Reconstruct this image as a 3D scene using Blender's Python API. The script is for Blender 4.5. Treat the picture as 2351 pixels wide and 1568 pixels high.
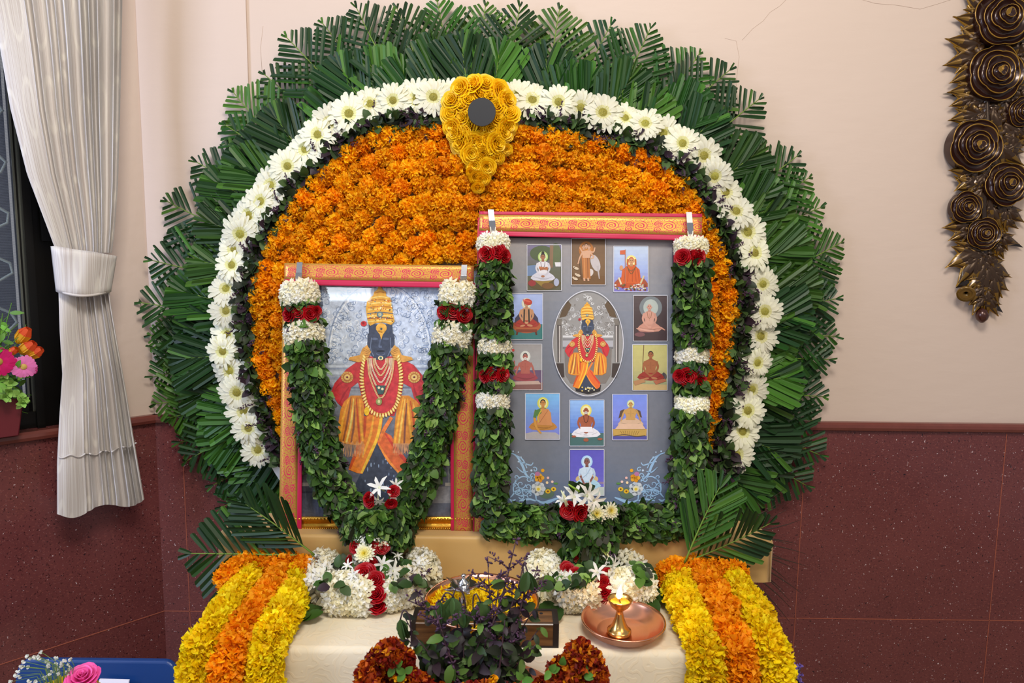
import bpy, math, random
from mathutils import Vector, Matrix, Quaternion, noise
R = random.Random(7)
S = bpy.context.scene
for _o in list(bpy.data.objects):
    bpy.data.objects.remove(_o)
V = Vector
PI = math.pi

def C(r, g, b):
    f = lambda u: (u/12.92 if u <= .04045 else ((u+.055)/1.055)**2.4)
    return (f(r/255), f(g/255), f(b/255))

# ---------------------------------------------------------------- camera
FPX, IW, IH = 1567.0, 2351, 1568
CAM = V((0, -1.65, 1.33))
PITCH, ROLL = math.radians(6.4), math.radians(0.65)
cd = bpy.data.cameras.new('camera'); cam = bpy.data.objects.new('camera', cd)
S.collection.objects.link(cam); S.camera = cam
cd.sensor_width = 36; cd.lens = 36*FPX/IW; cd.clip_start = .05; cd.clip_end = 60
CR = Matrix.Rotation(PI/2-PITCH, 3, 'X') @ Matrix.Rotation(ROLL, 3, 'Z')
cam.matrix_world = Matrix.Translation(CAM) @ CR.to_4x4()
cd.dof.use_dof = True; cd.dof.focus_distance = 1.5; cd.dof.aperture_fstop = 9.0

# ---------------------------------------------------------------- world, lights, exposure
wd = bpy.data.worlds.new('world'); S.world = wd; wd.use_nodes = True
bg = wd.node_tree.nodes['Background']
bg.inputs[0].default_value = (.94, .95, 1.0, 1); bg.inputs[1].default_value = .33
def area(name, loc, aim, size, power, col, sy=None):
    l = bpy.data.lights.new(name, 'AREA'); l.energy = power; l.color = col
    l.shape = 'RECTANGLE'; l.size = size; l.size_y = sy or size
    o = bpy.data.objects.new(name, l); S.collection.objects.link(o); o.location = loc
    o.rotation_euler = (V(aim)-V(loc)).to_track_quat('-Z', 'Y').to_euler(); return o
area('ceiling_light', (.1, -1.75, 2.85), (.0, -.1, .8), .75, 40, (1.0, .925, .83), .5)
area('room_light', (1.6, -2.8, 2.6), (.3, 0, 1.0), 1.0, 15, (1.0, .80, .58))
area('window_light', (-1.95, -1.35, 1.75), (-.4, -.1, 1.2), .7, 30, (.62, .72, 1.0), 1.0)
def mirrored(px, py, P0, N, y):
    d = ray(px, py); p = CAM + d*((V(P0)-CAM).dot(N)/d.dot(N)); q = d-N*2*d.dot(N); return p+q*((y-p.y)/q.y)
S.view_settings.view_transform = 'Standard'; S.view_settings.look = 'None'
S.view_settings.exposure = .0; S.view_settings.gamma = 1.0
S.view_settings.use_curve_mapping = False

# ---------------------------------------------------------------- pixel rays onto real planes
def ray(px, py):
    return (CR @ V(((px-IW/2)/FPX, -(py-IH/2)/FPX, -1))).normalized()
def hit(px, py, P0, N):
    d = ray(px, py); return CAM + d*((V(P0)-CAM).dot(N)/d.dot(N))
def PY(px, py, Y): return hit(px, py, (0, Y, 0), V((0, 1, 0)))
def PZ(px, py, Z): return hit(px, py, (0, 0, Z), V((0, 0, 1)))

# ---------------------------------------------------------------- materials
def newmat(name):
    m = bpy.data.materials.new(name); m.use_nodes = True
    return m, m.node_tree.nodes, m.node_tree.links, m.node_tree.nodes['Principled BSDF']
def plain(name, col, rough=.6, metal=0, bump=0, bscale=200, var=0, vscale=30, coat=0, spec=.5, sheen=0):
    m, n, l, b = newmat(name)
    b.inputs['Base Color'].default_value = (*col, 1); b.inputs['Roughness'].default_value = rough
    b.inputs['Metallic'].default_value = metal; b.inputs['Coat Weight'].default_value = coat
    b.inputs['Specular IOR Level'].default_value = spec; b.inputs['Sheen Weight'].default_value = sheen
    tc = n.new('ShaderNodeTexCoord')
    if var:
        t = n.new('ShaderNodeTexNoise'); t.inputs['Scale'].default_value = vscale; t.inputs['Detail'].default_value = 4
        l.new(tc.outputs['Object'], t.inputs['Vector'])
        mx = n.new('ShaderNodeMix'); mx.data_type = 'RGBA'
        mx.inputs[6].default_value = (*[c*(1-var) for c in col], 1); mx.inputs[7].default_value = (*[min(1, c*(1+var)) for c in col], 1)
        l.new(t.outputs['Fac'], mx.inputs[0]); l.new(mx.outputs[2], b.inputs['Base Color'])
    if bump:
        t = n.new('ShaderNodeTexNoise'); t.inputs['Scale'].default_value = bscale; t.inputs['Detail'].default_value = 3
        l.new(tc.outputs['Object'], t.inputs['Vector'])
        bp = n.new('ShaderNodeBump'); bp.inputs['Strength'].default_value = bump; bp.inputs['Distance'].default_value = .002
        l.new(t.outputs['Fac'], bp.inputs['Height']); l.new(bp.outputs[0], b.inputs['Normal'])
    return m
def tinted(name, rough=.55, rnd=.12, trans=0, spec=.4, metal=0, coat=0, hue=0.0):
    """colour stored per face ('Col'), slightly different for every object"""
    m, n, l, b = newmat(name)
    a = n.new('ShaderNodeAttribute'); a.attribute_name = 'Col'
    oi = n.new('ShaderNodeObjectInfo')
    mr = n.new('ShaderNodeMapRange'); mr.inputs[3].default_value = 1-rnd; mr.inputs[4].default_value = 1+rnd*.6
    l.new(oi.outputs['Random'], mr.inputs[0])
    hs = n.new('ShaderNodeHueSaturation'); l.new(a.outputs['Color'], hs.inputs['Color']); l.new(mr.outputs[0], hs.inputs['Value'])
    if hue:
        m2 = n.new('ShaderNodeMapRange'); m2.inputs[3].default_value = .5-hue; m2.inputs[4].default_value = .5+hue
        l.new(oi.outputs['Random'], m2.inputs[0]); l.new(m2.outputs[0], hs.inputs['Hue'])
    l.new(hs.outputs[0], b.inputs['Base Color'])
    b.inputs['Roughness'].default_value = rough; b.inputs['Specular IOR Level'].default_value = spec
    b.inputs['Metallic'].default_value = metal; b.inputs['Coat Weight'].default_value = coat
    if trans:
        t = n.new('ShaderNodeBsdfTranslucent'); l.new(hs.outputs[0], t.inputs['Color'])
        mx = n.new('ShaderNodeMixShader'); mx.inputs[0].default_value = trans
        l.new(b.outputs[0], mx.inputs[1]); l.new(t.outputs[0], mx.inputs[2])
        l.new(mx.outputs[0], n['Material Output'].inputs['Surface'])
    return m
M = {}
M['petal'] = tinted('flower petal', .6, .12, .30, .25, hue=.006)
M['rose'] = tinted('rose petal', .42, .10, .12, .4)
M['leaf'] = tinted('leaf', .5, .10, .10, .3)
M['frond'] = tinted('palm leaflet', .45, .25, .08, .35, hue=.010)
M['stem'] = tinted('stem', .5, .05, 0, .4)
M['print'] = tinted('printed paper', .45, 0, 0, .4)
M['poster'] = tinted('satin poster', .38, 0, 0, .5)
for _k in ('print', 'poster'):        # slight mottling of the printed ink
    _m = M[_k]; _n, _l = _m.node_tree.nodes, _m.node_tree.links; _b = _n['Principled BSDF']; _src = _b.inputs['Base Color'].links[0].from_socket
    _tc = _n.new('ShaderNodeTexCoord'); _t = _n.new('ShaderNodeTexNoise'); _t.inputs['Scale'].default_value = 110; _t.inputs['Detail'].default_value = 6; _l.new(_tc.outputs['Object'], _t.inputs['Vector'])
    _r = _n.new('ShaderNodeMapRange'); _r.inputs[1].default_value = .3; _r.inputs[2].default_value = .7; _a = .28 if _k == 'print' else .05; _r.inputs[3].default_value = 1-_a; _r.inputs[4].default_value = 1+_a*.7; _l.new(_t.outputs['Fac'], _r.inputs[0])
    _h = _n.new('ShaderNodeHueSaturation'); _l.new(_src, _h.inputs['Color']); _l.new(_r.outputs[0], _h.inputs['Value']); _l.new(_h.outputs[0], _b.inputs['Base Color'])
M['carved'] = tinted('carved bronzed wood', .26, 0, 0, .6, .35, .25)

# ---------------------------------------------------------------- mesh builder
WM = {}
def link(o, parent=None, mw=None):
    S.collection.objects.link(o)
    mw = mw or Matrix.Identity(4); WM[o] = mw
    if parent:
        o.parent = parent; o.matrix_parent_inverse = Matrix.Identity(4)
        o.matrix_basis = WM[parent].inverted() @ mw
    else:
        o.matrix_basis = mw
    return o
class MB:
    def __init__(s): s.v = []; s.f = []; s.c = []; s.m = []; s.uv = None
    def add(s, vs, fs, col=(.5, .5, .5), mi=0):
        n = len(s.v); s.v.extend(vs); s.f.extend([tuple(i+n for i in f) for f in fs])
        if col and isinstance(col[0], (tuple, list)): s.c.extend(col)
        else: s.c.extend([col]*len(fs))
        s.m.extend([mi]*len(fs)); return n
    def box(s, lo, hi, col=(.5, .5, .5), mi=0, mat=None):
        x0, y0, z0 = lo; x1, y1, z1 = hi
        vs = [V(p) for p in ((x0,y0,z0),(x1,y0,z0),(x1,y1,z0),(x0,y1,z0),(x0,y0,z1),(x1,y0,z1),(x1,y1,z1),(x0,y1,z1))]
        if mat: vs = [mat @ v for v in vs]
        s.add(vs, [(0,3,2,1),(4,5,6,7),(0,1,5,4),(1,2,6,5),(2,3,7,6),(3,0,4,7)], col, mi)
    def tube(s, pts, rad, seg=6, col=(.5, .5, .5), mi=0, cap=True):
        pts = [V(p) for p in pts]; n = len(pts)
        if not hasattr(rad, '__len__'): rad = [rad]*n
        t0 = (pts[1]-pts[0]).normalized(); a = t0.orthogonal().normalized(); vs = []
        for i, p in enumerate(pts):
            t = (pts[min(i+1, n-1)]-pts[max(i-1, 0)]).normalized()
            a = (a - t*a.dot(t)).normalized(); b = t.cross(a)
            for k in range(seg):
                q = 2*PI*k/seg; vs.append(p + (a*math.cos(q)+b*math.sin(q))*rad[i])
        fs = [(i*seg+k, i*seg+(k+1) % seg, (i+1)*seg+(k+1) % seg, (i+1)*seg+k) for i in range(n-1) for k in range(seg)]
        if cap: fs += [tuple(range(seg))[::-1], tuple((n-1)*seg+k for k in range(seg))]
        s.add(vs, fs, col, mi)
    def lathe(s, prof, mat=None, seg=32, col=(.5, .5, .5), mi=0):
        mat = mat or Matrix.Identity(4); n = len(prof)
        vs = [mat @ V((r*math.cos(2*PI*k/seg), r*math.sin(2*PI*k/seg), z)) for r, z in prof for k in range(seg)]
        fs = [(i*seg+k, i*seg+(k+1) % seg, (i+1)*seg+(k+1) % seg, (i+1)*seg+k) for i in range(n-1) for k in range(seg)]
        s.add(vs, fs, col, mi)
    def grid(s, fn, nu, nv, col=(.5, .5, .5), mi=0):
        vs = [V(fn(i/nu, j/nv)) for j in range(nv+1) for i in range(nu+1)]
        fs = [(j*(nu+1)+i, j*(nu+1)+i+1, (j+1)*(nu+1)+i+1, (j+1)*(nu+1)+i) for j in range(nv) for i in range(nu)]
        s.add(vs, fs, col, mi)
    def mesh(s, name, mats, smooth=True):
        me = bpy.data.meshes.new(name)
        me.from_pydata([tuple(v) for v in s.v], [], s.f)
        for m in (mats if isinstance(mats, (list, tuple)) else [mats]): me.materials.append(M[m] if isinstance(m, str) else m)
        at = me.color_attributes.new('Col', 'FLOAT_COLOR', 'CORNER')
        buf = []
        for f, c in zip(s.f, s.c): buf.extend((c[0], c[1], c[2], 1.0)*len(f))
        at.data.foreach_set('color', buf)
        me.polygons.foreach_set('material_index', s.m)
        me.polygons.foreach_set('use_smooth', [smooth]*len(s.f))
        if s.uv:
            u = me.uv_layers.new(name='UVMap'); b = []
            for f in s.f:
                for i in f: b.extend(s.uv[i])
            u.data.foreach_set('uv', b)
        me.update(); return me
    def build(s, name, mats, parent=None, smooth=True):
        """vertices are in world space; the origin goes to the bottom centre"""
        xs = [v[0] for v in s.v]; ys = [v[1] for v in s.v]; zs = [v[2] for v in s.v]
        o = V(((min(xs)+max(xs))/2, (min(ys)+max(ys))/2, min(zs)))
        s.v = [V(v)-o for v in s.v]
        ob = bpy.data.objects.new(name, s.mesh(name, mats, smooth))
        return link(ob, parent, Matrix.Translation(o))
def inst(name, me, mw, parent=None):
    return link(bpy.data.objects.new(name, me), parent, mw)
def tag(o, label=None, cat=None, group=None, kind=None):
    if label: o['label'] = label
    if cat: o['category'] = cat
    if group: o['group'] = group
    if kind: o['kind'] = kind
    return o
def thing(name, loc, label, cat, group=None, mw=None):
    o = bpy.data.objects.new(name, None); o.empty_display_size = .02
    link(o, None, mw or Matrix.Translation(V(loc))); return tag(o, label, cat, group)
def frame_of(n, up=(0, 0, 1), spin=0):
    z = V(n).normalized(); u = V(up)
    if abs(z.dot(u.normalized())) > .98: u = V((0, 1, 0))
    x = u.cross(z).normalized(); y = z.cross(x)
    m = Matrix((x, y, z)).transposed()
    return (m @ Matrix.Rotation(spin, 3, 'Z')).to_4x4()
def place(p, n, sc=1, spin=0, up=(0, 0, 1)):
    return Matrix.Translation(V(p)) @ frame_of(n, up, spin) @ Matrix.Scale(sc, 4)
def jit(c, a, r=R):
    k = 1+r.uniform(-a, a); return tuple(min(1, max(0, x*k*(1+r.uniform(-a*.3, a*.3)))) for x in c)
def mixc(a, b, t): return tuple(x+(y-x)*t for x, y in zip(a, b))
def smoothpath(pts, n):
    """Catmull-Rom through 3-D points, n samples evenly by length"""
    P = [V(p) for p in pts]; P = [P[0]*2-P[1]]+P+[P[-1]*2-P[-2]]; out = []
    for i in range(1, len(P)-2):
        for k in range(12):
            t = k/12; a, b, c, d = P[i-1], P[i], P[i+1], P[i+2]
            out.append(.5*((2*b)+(c-a)*t+(2*a-5*b+4*c-d)*t*t+(3*b-a-3*c+d)*t**3))
    out.append(P[-2]); L = [0]
    for a, b in zip(out, out[1:]): L.append(L[-1]+(b-a).length)
    res = []; j = 0
    for k in range(n):
        s = L[-1]*k/(n-1)
        while j < len(L)-2 and L[j+1] < s: j += 1
        t = (s-L[j])/max(1e-9, L[j+1]-L[j]); res.append(out[j].lerp(out[j+1], min(1, t)))
    return res
def pathlen(p): return sum((b-a).length for a, b in zip(p, p[1:]))
_ones = 'zeroth first second third fourth fifth sixth seventh eighth ninth tenth eleventh twelfth thirteenth fourteenth fifteenth sixteenth seventeenth eighteenth nineteenth'.split()
def ordw(n):
    if n < 20: return _ones[n]
    t = {2: ('twenty', 'twentieth'), 3: ('thirty', 'thirtieth'), 4: ('forty', 'fortieth'), 5: ('fifty', 'fiftieth')}[n//10]
    return t[1] if n % 10 == 0 else t[0]+'-'+_ones[n % 10]

# ---------------------------------------------------------------- flower and leaf meshes (local +Z faces the viewer)
def strip(mb, pts, sides, ws, col, cup=0, nrm=None):
    """petal or leaf: centre line pts, side vector, half-widths"""
    vs = []; 
    for p, w in zip(pts, ws):
        off = (nrm or V((0, 0, 1)))*cup*w
        vs += [p-sides*w+off, p, p+sides*w+off]
    n = len(pts)
    fs = [(3*i+k, 3*i+k+1, 3*i+k+4, 3*i+k+3) for i in range(n-1) for k in range(2)]
    mb.add(vs, fs, col)
def fib(n):
    for i in range(n):
        z = 1-2*(i+.5)/n; r = math.sqrt(1-z*z); a = i*2.39996
        yield V((r*math.cos(a), r*math.sin(a), z))
def pom_mesh(name, n, cols, seed, wid=.30, ruff=.16):
    r = random.Random(seed); mb = MB(); mb.lathe([(0, -.66)]+[(.66*math.sin(PI*k/7), -.66*math.cos(PI*k/7)) for k in range(1, 7)]+[(0, .66)], None, 12, cols[1])
    for d in fib(n):
        d = (d+V((r.uniform(-.15, .15) for _ in range(3)))).normalized()
        s = d.orthogonal().normalized(); s.rotate(Quaternion(d, r.uniform(0, 6.3))); t = d.cross(s)
        R1 = r.uniform(.86, 1.08); w = wid*r.uniform(.75, 1.2); col = jit(r.choice(cols), .12, r)
        b = t*r.uniform(-.22, .22)
        vs = []
        for h, ww, bb in ((.45, .35, 0), (.78, .8, .35), (R1, 1, 1)):
            for k in (-1, -.33, .33, 1):
                q = d*h*(1 if h < .9 else r.uniform(.93, 1.05)) + s*k*w*ww + b*bb + t*(r.uniform(-ruff, ruff) if h > .7 else 0)
                vs.append(q)
        mb.add(vs, [(4*i+k, 4*i+k+1, 4*i+k+5, 4*i+k+4) for i in range(2) for k in range(3)], col)
    return mb.mesh(name, 'petal', False)
ORANGE = [C(255, 184, 12), C(255, 175, 10), C(255, 194, 24)]
DEEP = [C(255, 166, 8), C(255, 172, 10), C(255, 158, 8)]
YEL = [C(255, 224, 10), C(253, 214, 8), C(255, 232, 26)]
RUST = [C(140, 30, 6), C(172, 66, 8), C(104, 16, 6), C(226, 140, 16), C(128, 24, 8), C(200, 96, 10)]
pomO = [pom_mesh('marigold head', 135, ORANGE, i, .24) for i in range(3)]
pomD = [pom_mesh('marigold head', 135, DEEP, i+5, .24) for i in range(3)]
pomT = [pom_mesh('marigold head', 190, [C(255, 166, 8), C(255, 158, 8), C(255, 174, 14)], i+40, .19) for i in range(3)]
pomY = [pom_mesh('marigold head', 230, YEL, i+10, .17, .10) for i in range(3)]
pomR = [pom_mesh('rust marigold head', 120, RUST, i+20, .22) for i in range(4)]
def gerbera_parts(seed, n=23):
    r = random.Random(seed); mb = MB(); W0 = C(248, 247, 226)
    for lay, (cnt, L, z0) in enumerate(((n, 1.0, 0), (n-6, .78, .06))):
        for i in range(cnt):
            a = 2*PI*(i+.5*lay)/cnt+r.uniform(-.06, .06); l = L*r.uniform(.86, 1.06); dz = r.uniform(-.10, .12)
            d = V((math.cos(a), math.sin(a), 0)); s = V((-d.y, d.x, 0)); w = .105*r.uniform(.85, 1.15)
            pts = [d*.15+V((0, 0, z0)), d*.45*l+V((0, 0, z0+.07)), d*.8*l+V((0, 0, z0+.05+dz*.6)), d*.95*l+V((0, 0, z0+.0+dz)), d*l+V((0, 0, z0-.02+dz))]
            strip(mb, pts, s, [.4*w, w, w*1.05, w*.7, w*.2], jit(W0, .02, r), .25); k2 = len(mb.c)-8; mb.c[k2] = mb.c[k2+1] = C(238, 236, 176)
    ce = MB(); G = [C(196, 190, 96), C(214, 200, 80), C(180, 172, 84)]
    for i in range(60):
        a = i*2.39996; q = math.sqrt(i/60)*.2; p = V((q*math.cos(a), q*math.sin(a), .07+.06*(1-(q/.2)**2)))
        up = V((p.x*2, p.y*2, 1)).normalized()*.075
        c = jit(r.choice(G), .1, r); s = up.orthogonal().normalized()*.018; t = up.cross(s).normalized()*.018
        ce.add([p-s, p+t, p+s, p-t, p+up], [(0, 1, 4), (1, 2, 4), (2, 3, 4), (3, 0, 4)], c)
    ce.lathe([(.22, .02), (.2, .09), (.1, .13), (.0, .14)], seg=12, col=G[0])
    return mb.mesh('gerbera petals', 'petal'), ce.mesh('gerbera centre', 'petal', False)
GERB = [gerbera_parts(i) for i in range(4)]
def rose_mesh(name, col, seed, mat='rose', rim=None, open_=1.0, lays=None, var=.08):
    r = random.Random(seed); mb = MB()
    lays = lays or [(2, .07, .92, 2.4, .02), (3, .15, .90, 1.5, .05), (3, .25, .84, 1.4, .11), (4, .37, .74, 1.15, .20), (5, .50, .58, .98, .30), (5, .62, .38, .95, .38)]
    for n, r0, Hh, wd_, fl in lays:
        off = r.uniform(0, 6)
        for i in range(n):
            a0 = off+2*PI*i/n+r.uniform(-.1, .1); c = jit(col, var, r); NU, NV = 6, 5; vs = []
            hh = Hh*r.uniform(.9, 1.06)
            for j in range(NV+1):
                h = (0, .25, .5, .75, .93, 1)[j]
                for k in range(NU+1):
                    q = -1+2*k/NU; edge = 1-abs(q)**3*.25*h
                    rr = r0*(.35+.65*min(1, h*2.2)**.6)+fl*open_*h*h+(.05*open_ if j == NV else 0)+q*.05
                    zz = -.25+hh*h*edge*(1 if j < NV else .97)
                    a = a0+q*wd_*(.55+.45*math.sin(h*PI*.62)); wv = .03*math.sin(5*q+i*2+n)*h*h; rr += wv; zz += wv*.6
                    vs.append(V((rr*math.cos(a), rr*math.sin(a), zz)))
            fs = [(j*(NU+1)+k, j*(NU+1)+k+1, (j+1)*(NU+1)+k+1, (j+1)*(NU+1)+k) for j in range(NV) for k in range(NU)]
            cs = [(rim if (rim and j >= NV-1) else c) for j in range(NV) for k in range(NU)]
            mb.add(vs, fs, cs)
    return mb.mesh(name, mat)
roseR = [rose_mesh('red rose', C(172, 4, 20), i) for i in range(3)]
roseY = [rose_mesh('yellow rose', C(254, 204, 18), i+10, var=.05) for i in range(4)]
roseP = [rose_mesh('pink rose', C(240, 90, 170), 31)]
def mum_mesh(name, outer, inner, seed, n=70):
    r = random.Random(seed); mb = MB()
    for i in range(n):
        f = i/n; a = i*2.39996; el = (1-f)*1.35+.1; l = (.45+.55*f)*r.uniform(.88, 1.08)
        d = V((math.cos(a)*math.cos(el), math.sin(a)*math.cos(el), math.sin(el)*.7)); s = V((-math.sin(a), math.cos(a), 0)); w = .10
        pts = [V((0, 0, 0)), d*l*.5+V((0, 0, .1)), d*l*.85+V((0, 0, .1)), d*l+V((0, 0, .04))]
        strip(mb, pts, s, [.02, w*.8, w, w*.3], jit(mixc(inner, outer, min(1, f*1.25)), .05, r), .3)
    return mb.mesh(name, 'petal')
mumW = [mum_mesh('chrysanthemum', C(250, 250, 225), C(244, 226, 60), i) for i in range(3)]
mumY = [mum_mesh('yellow chrysanthemum', C(250, 214, 20), C(244, 196, 10), i+4, 90) for i in range(2)]
def star_mesh(seed):
    r = random.Random(seed); mb = MB()
    for i in range(6):
        a = 2*PI*i/6+r.uniform(-.15, .15); d = V((math.cos(a), math.sin(a), 0)); s = V((-d.y, d.x, 0)); k = r.uniform(.8, 1.1)
        pts = [d*.02, d*.25*k+V((0, 0, .22)), d*.65*k+V((0, 0, .34)), d*1.0*k+V((0, 0, .24))]
        strip(mb, pts, s, [.05, .13, .13, .02], jit(C(252, 252, 246), .03, r), .3)
    mb.tube([V((0, 0, -.9)), V((0, 0, -.3)), V((0, 0, .1))], [.05, .06, .12], 6, C(236, 240, 205))
    return mb.mesh('white lily', 'petal')
lily = [star_mesh(i) for i in range(3)]
def leafy(mb, p, d, n, L, W, col, bend=.25, r=R):
    """ovate folded leaf starting at p, growing along d, face normal n"""
    d = d.normalized(); n = (n-d*n.dot(d)); n = n.normalized() if n.length > 1e-5 else d.orthogonal().normalized(); s = d.cross(n)
    pts = []
    for t in (0, .18, .45, .75, 1): pts.append(p+d*L*t+n*(-bend*L*t*t+bend*.3*L*t))
    strip(mb, pts, s, [W*.10, W*.74, W*1.04, W*.84, W*.16], col, r.uniform(.12, .35), n)
GREENS = [C(58, 92, 30), C(44, 74, 24), C(50, 82, 28), C(76, 114, 40), C(36, 58, 24), C(116, 150, 70), C(48, 52, 36), C(40, 66, 26)]
BASIL = [C(46, 60, 32), C(60, 84, 42), C(54, 40, 50), C(36, 46, 30), C(74, 100, 52)]
def floret(mb, p, d, L, col, r=R):
    a = d.orthogonal().normalized(); a.rotate(Quaternion(d, r.uniform(0, 6))); pts = [p, p+d*L*.4, p+d*L*.8+a*L*.06, p+d*L+a*L*.1]
    mb.tube(pts, [L*.09, L*.18, L*.22, L*.07], 5, col, cap=False)
    for k in range(5):
        q = a.copy(); q.rotate(Quaternion(d, k*PI*.4)); e = (d*.35+q).normalized(); s = d.cross(q)
        b = p+d*L*.72
        mb.add([b-s*L*.08, b+s*L*.08, b+e*L*.40+s*L*.13, b+e*L*.60, b+e*L*.40-s*L*.13], [(0, 1, 2, 3, 4)], col)
# ---------------------------------------------------------------- the room
def nodes_paint():
    m, n, l, b = newmat('wall paint'); b.inputs['Roughness'].default_value = .62
    tc = n.new('ShaderNodeTexCoord')
    t = n.new('ShaderNodeTexNoise'); t.inputs['Scale'].default_value = 3; t.inputs['Detail'].default_value = 6
    l.new(tc.outputs['Object'], t.inputs['Vector'])
    mx = n.new('ShaderNodeMix'); mx.data_type = 'RGBA'
    mx.inputs[6].default_value = (*C(206, 186, 171), 1); mx.inputs[7].default_value = (*C(212, 193, 179), 1)
    l.new(t.outputs['Fac'], mx.inputs[0]); l.new(mx.outputs[2], b.inputs['Base Color'])
    t2 = n.new('ShaderNodeTexNoise'); t2.inputs['Scale'].default_value = 45; t2.inputs['Detail'].default_value = 5
    mp = n.new('ShaderNodeMapping'); mp.inputs['Scale'].default_value = (.35, 1, 1)
    l.new(tc.outputs['Object'], mp.inputs['Vector']); l.new(mp.outputs[0], t2.inputs['Vector'])
    bp = n.new('ShaderNodeBump'); bp.inputs['Strength'].default_value = .25; bp.inputs['Distance'].default_value = .003
    l.new(t2.outputs['Fac'], bp.inputs['Height']); l.new(bp.outputs[0], b.inputs['Normal']); return m
M['paint'] = nodes_paint()
def nodes_granite():
    m, n, l, b = newmat('maroon granite'); b.inputs['Roughness'].default_value = .16; b.inputs['Specular IOR Level'].default_value = .35
    tc = n.new('ShaderNodeTexCoord'); cur = None
    base = n.new('ShaderNodeTexNoise'); base.inputs['Scale'].default_value = 9; base.inputs['Detail'].default_value = 8
    l.new(tc.outputs['Object'], base.inputs['Vector'])
    mx = n.new('ShaderNodeMix'); mx.data_type = 'RGBA'; mx.inputs[6].default_value = (*C(92, 47, 48), 1); mx.inputs[7].default_value = (*C(118, 64, 63), 1)
    l.new(base.outputs['Fac'], mx.inputs[0]); cur = mx.outputs[2]
    for sc, thr, col, seed in ((170, .62, C(122, 68, 64), 1), (240, .65, C(68, 34, 36), 2), (120, .71, C(44, 26, 34), 3), (210, .73, C(206, 186, 188), 4), (95, .735, C(180, 150, 150), 5), (420, .71, C(140, 96, 96), 6)):
        mp = n.new('ShaderNodeMapping'); mp.inputs['Location'].default_value = (seed*3.1, seed, seed*7); mp.inputs['Scale'].default_value = (1, 1, 1.6 if seed % 2 else .8)
        l.new(tc.outputs['Object'], mp.inputs['Vector'])
        t = n.new('ShaderNodeTexNoise'); t.inputs['Scale'].default_value = sc; t.inputs['Detail'].default_value = 2
        l.new(mp.outputs[0], t.inputs['Vector'])
        mr = n.new('ShaderNodeMapRange'); mr.inputs[1].default_value = thr-.02; mr.inputs[2].default_value = thr+.02
        l.new(t.outputs['Fac'], mr.inputs[0])
        x = n.new('ShaderNodeMix'); x.data_type = 'RGBA'; l.new(mr.outputs[0], x.inputs[0]); l.new(cur, x.inputs[6]); x.inputs[7].default_value = (*col, 1); cur = x.outputs[2]
    l.new(cur, b.inputs['Base Color']); return m
M['granite'] = nodes_granite()
M['rail'] = plain('polished maroon rail', C(112, 58, 50), .22, var=.2, vscale=40)
M['grout'] = plain('grout', C(160, 86, 64), .8)
M['floor'] = plain('floor stone', C(170, 150, 130), .35, var=.1)

zr = PY(1870, 968, 0).z                       # top of the wainscot rail
XC = PY(347, 700, 0).x                        # corner between back wall and canted window wall
CT = V((-.7071, -.7071, 0)); CN = V((.7071, -.7071, 0)); CO = V((XC, 0, 0))
def SC(px, py, off=0): return hit(px, py, CO+CN*off, CN)
def sdist(p): return (p-CO).dot(CT)
def cw(s, off, z): return CO+CT*s+CN*off+V((0, 0, z))
CEIL = 3.0
m = MB(); m.box((XC, 0, zr), (2.6, .12, CEIL)); 
wall_back = tag(m.build('wall_back', 'paint', smooth=False), kind='structure')
xs = PY(569, 100, 0).x
m = MB()
for P_ in ([(1812, -8), (1790, 14), (1768, 28), (1752, 48), (1728, 66), (1704, 92)], [(1960, -6), (2010, 8), (2060, 12), (2112, 21), (2150, 10), (2200, -6)], [(1664, 88), (1690, 94), (1697, 130), (1690, 190), (1694, 240)], [(604, 60), (598, 110), (602, 170)]):
    m.tube([PY(x, y, -.0001) for x, y in P_], .00035, 4)
m.build('hairline_crack', plain('crack', C(176, 152, 134), .8), wall_back)
m = MB(); m.box((XC, -.006, zr), (xs, .01, CEIL)); tag(m.build('trim_1', 'paint', smooth=False), kind='structure')
m = MB(); m.box((XC, -.008, 0), (2.6, .1, zr)); tag(m.build('trim_2', 'granite', smooth=False), kind='structure')
def railprof(a, b, nrm, name):
    m = MB(); pr = [(-.004, .0), (.014, .0), (.020, -.005), (.021, -.012), (.018, -.019), (.010, -.022), (-.004, -.022)]; vs = []
    for p in (a, b):
        for o, z in pr: vs.append(p+nrm*o+V((0, 0, zr+z+.002)))
    k = len(pr); m.add(vs, [(i, (i+1) % k, k+(i+1) % k, k+i) for i in range(k)]+[tuple(range(k)), tuple(range(2*k-1, k-1, -1))])
    return tag(m.build(name, 'rail', smooth=False), kind='structure')
railprof(V((XC-.004, 0, 0)), V((2.6, 0, 0)), V((0, -1, 0)), 'trim_3')
railprof(CO, CO+CT*1.5, CN, 'trim_4')
zg = PY(2000, 1421, -.008).z
m = MB()
for x in (PY(1815, 1540, 0).x, PY(2265, 1430, 0).x, PY(441, 1440, 0).x): m.box((x-.0008, -.0086, 0), (x+.0008, -.0076, zr-.022))
m.box((XC, -.0086, zg-.0009), (2.6, -.0076, zg+.0009))
tag(m.build('trim_5', 'grout', smooth=False), kind='structure')
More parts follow.
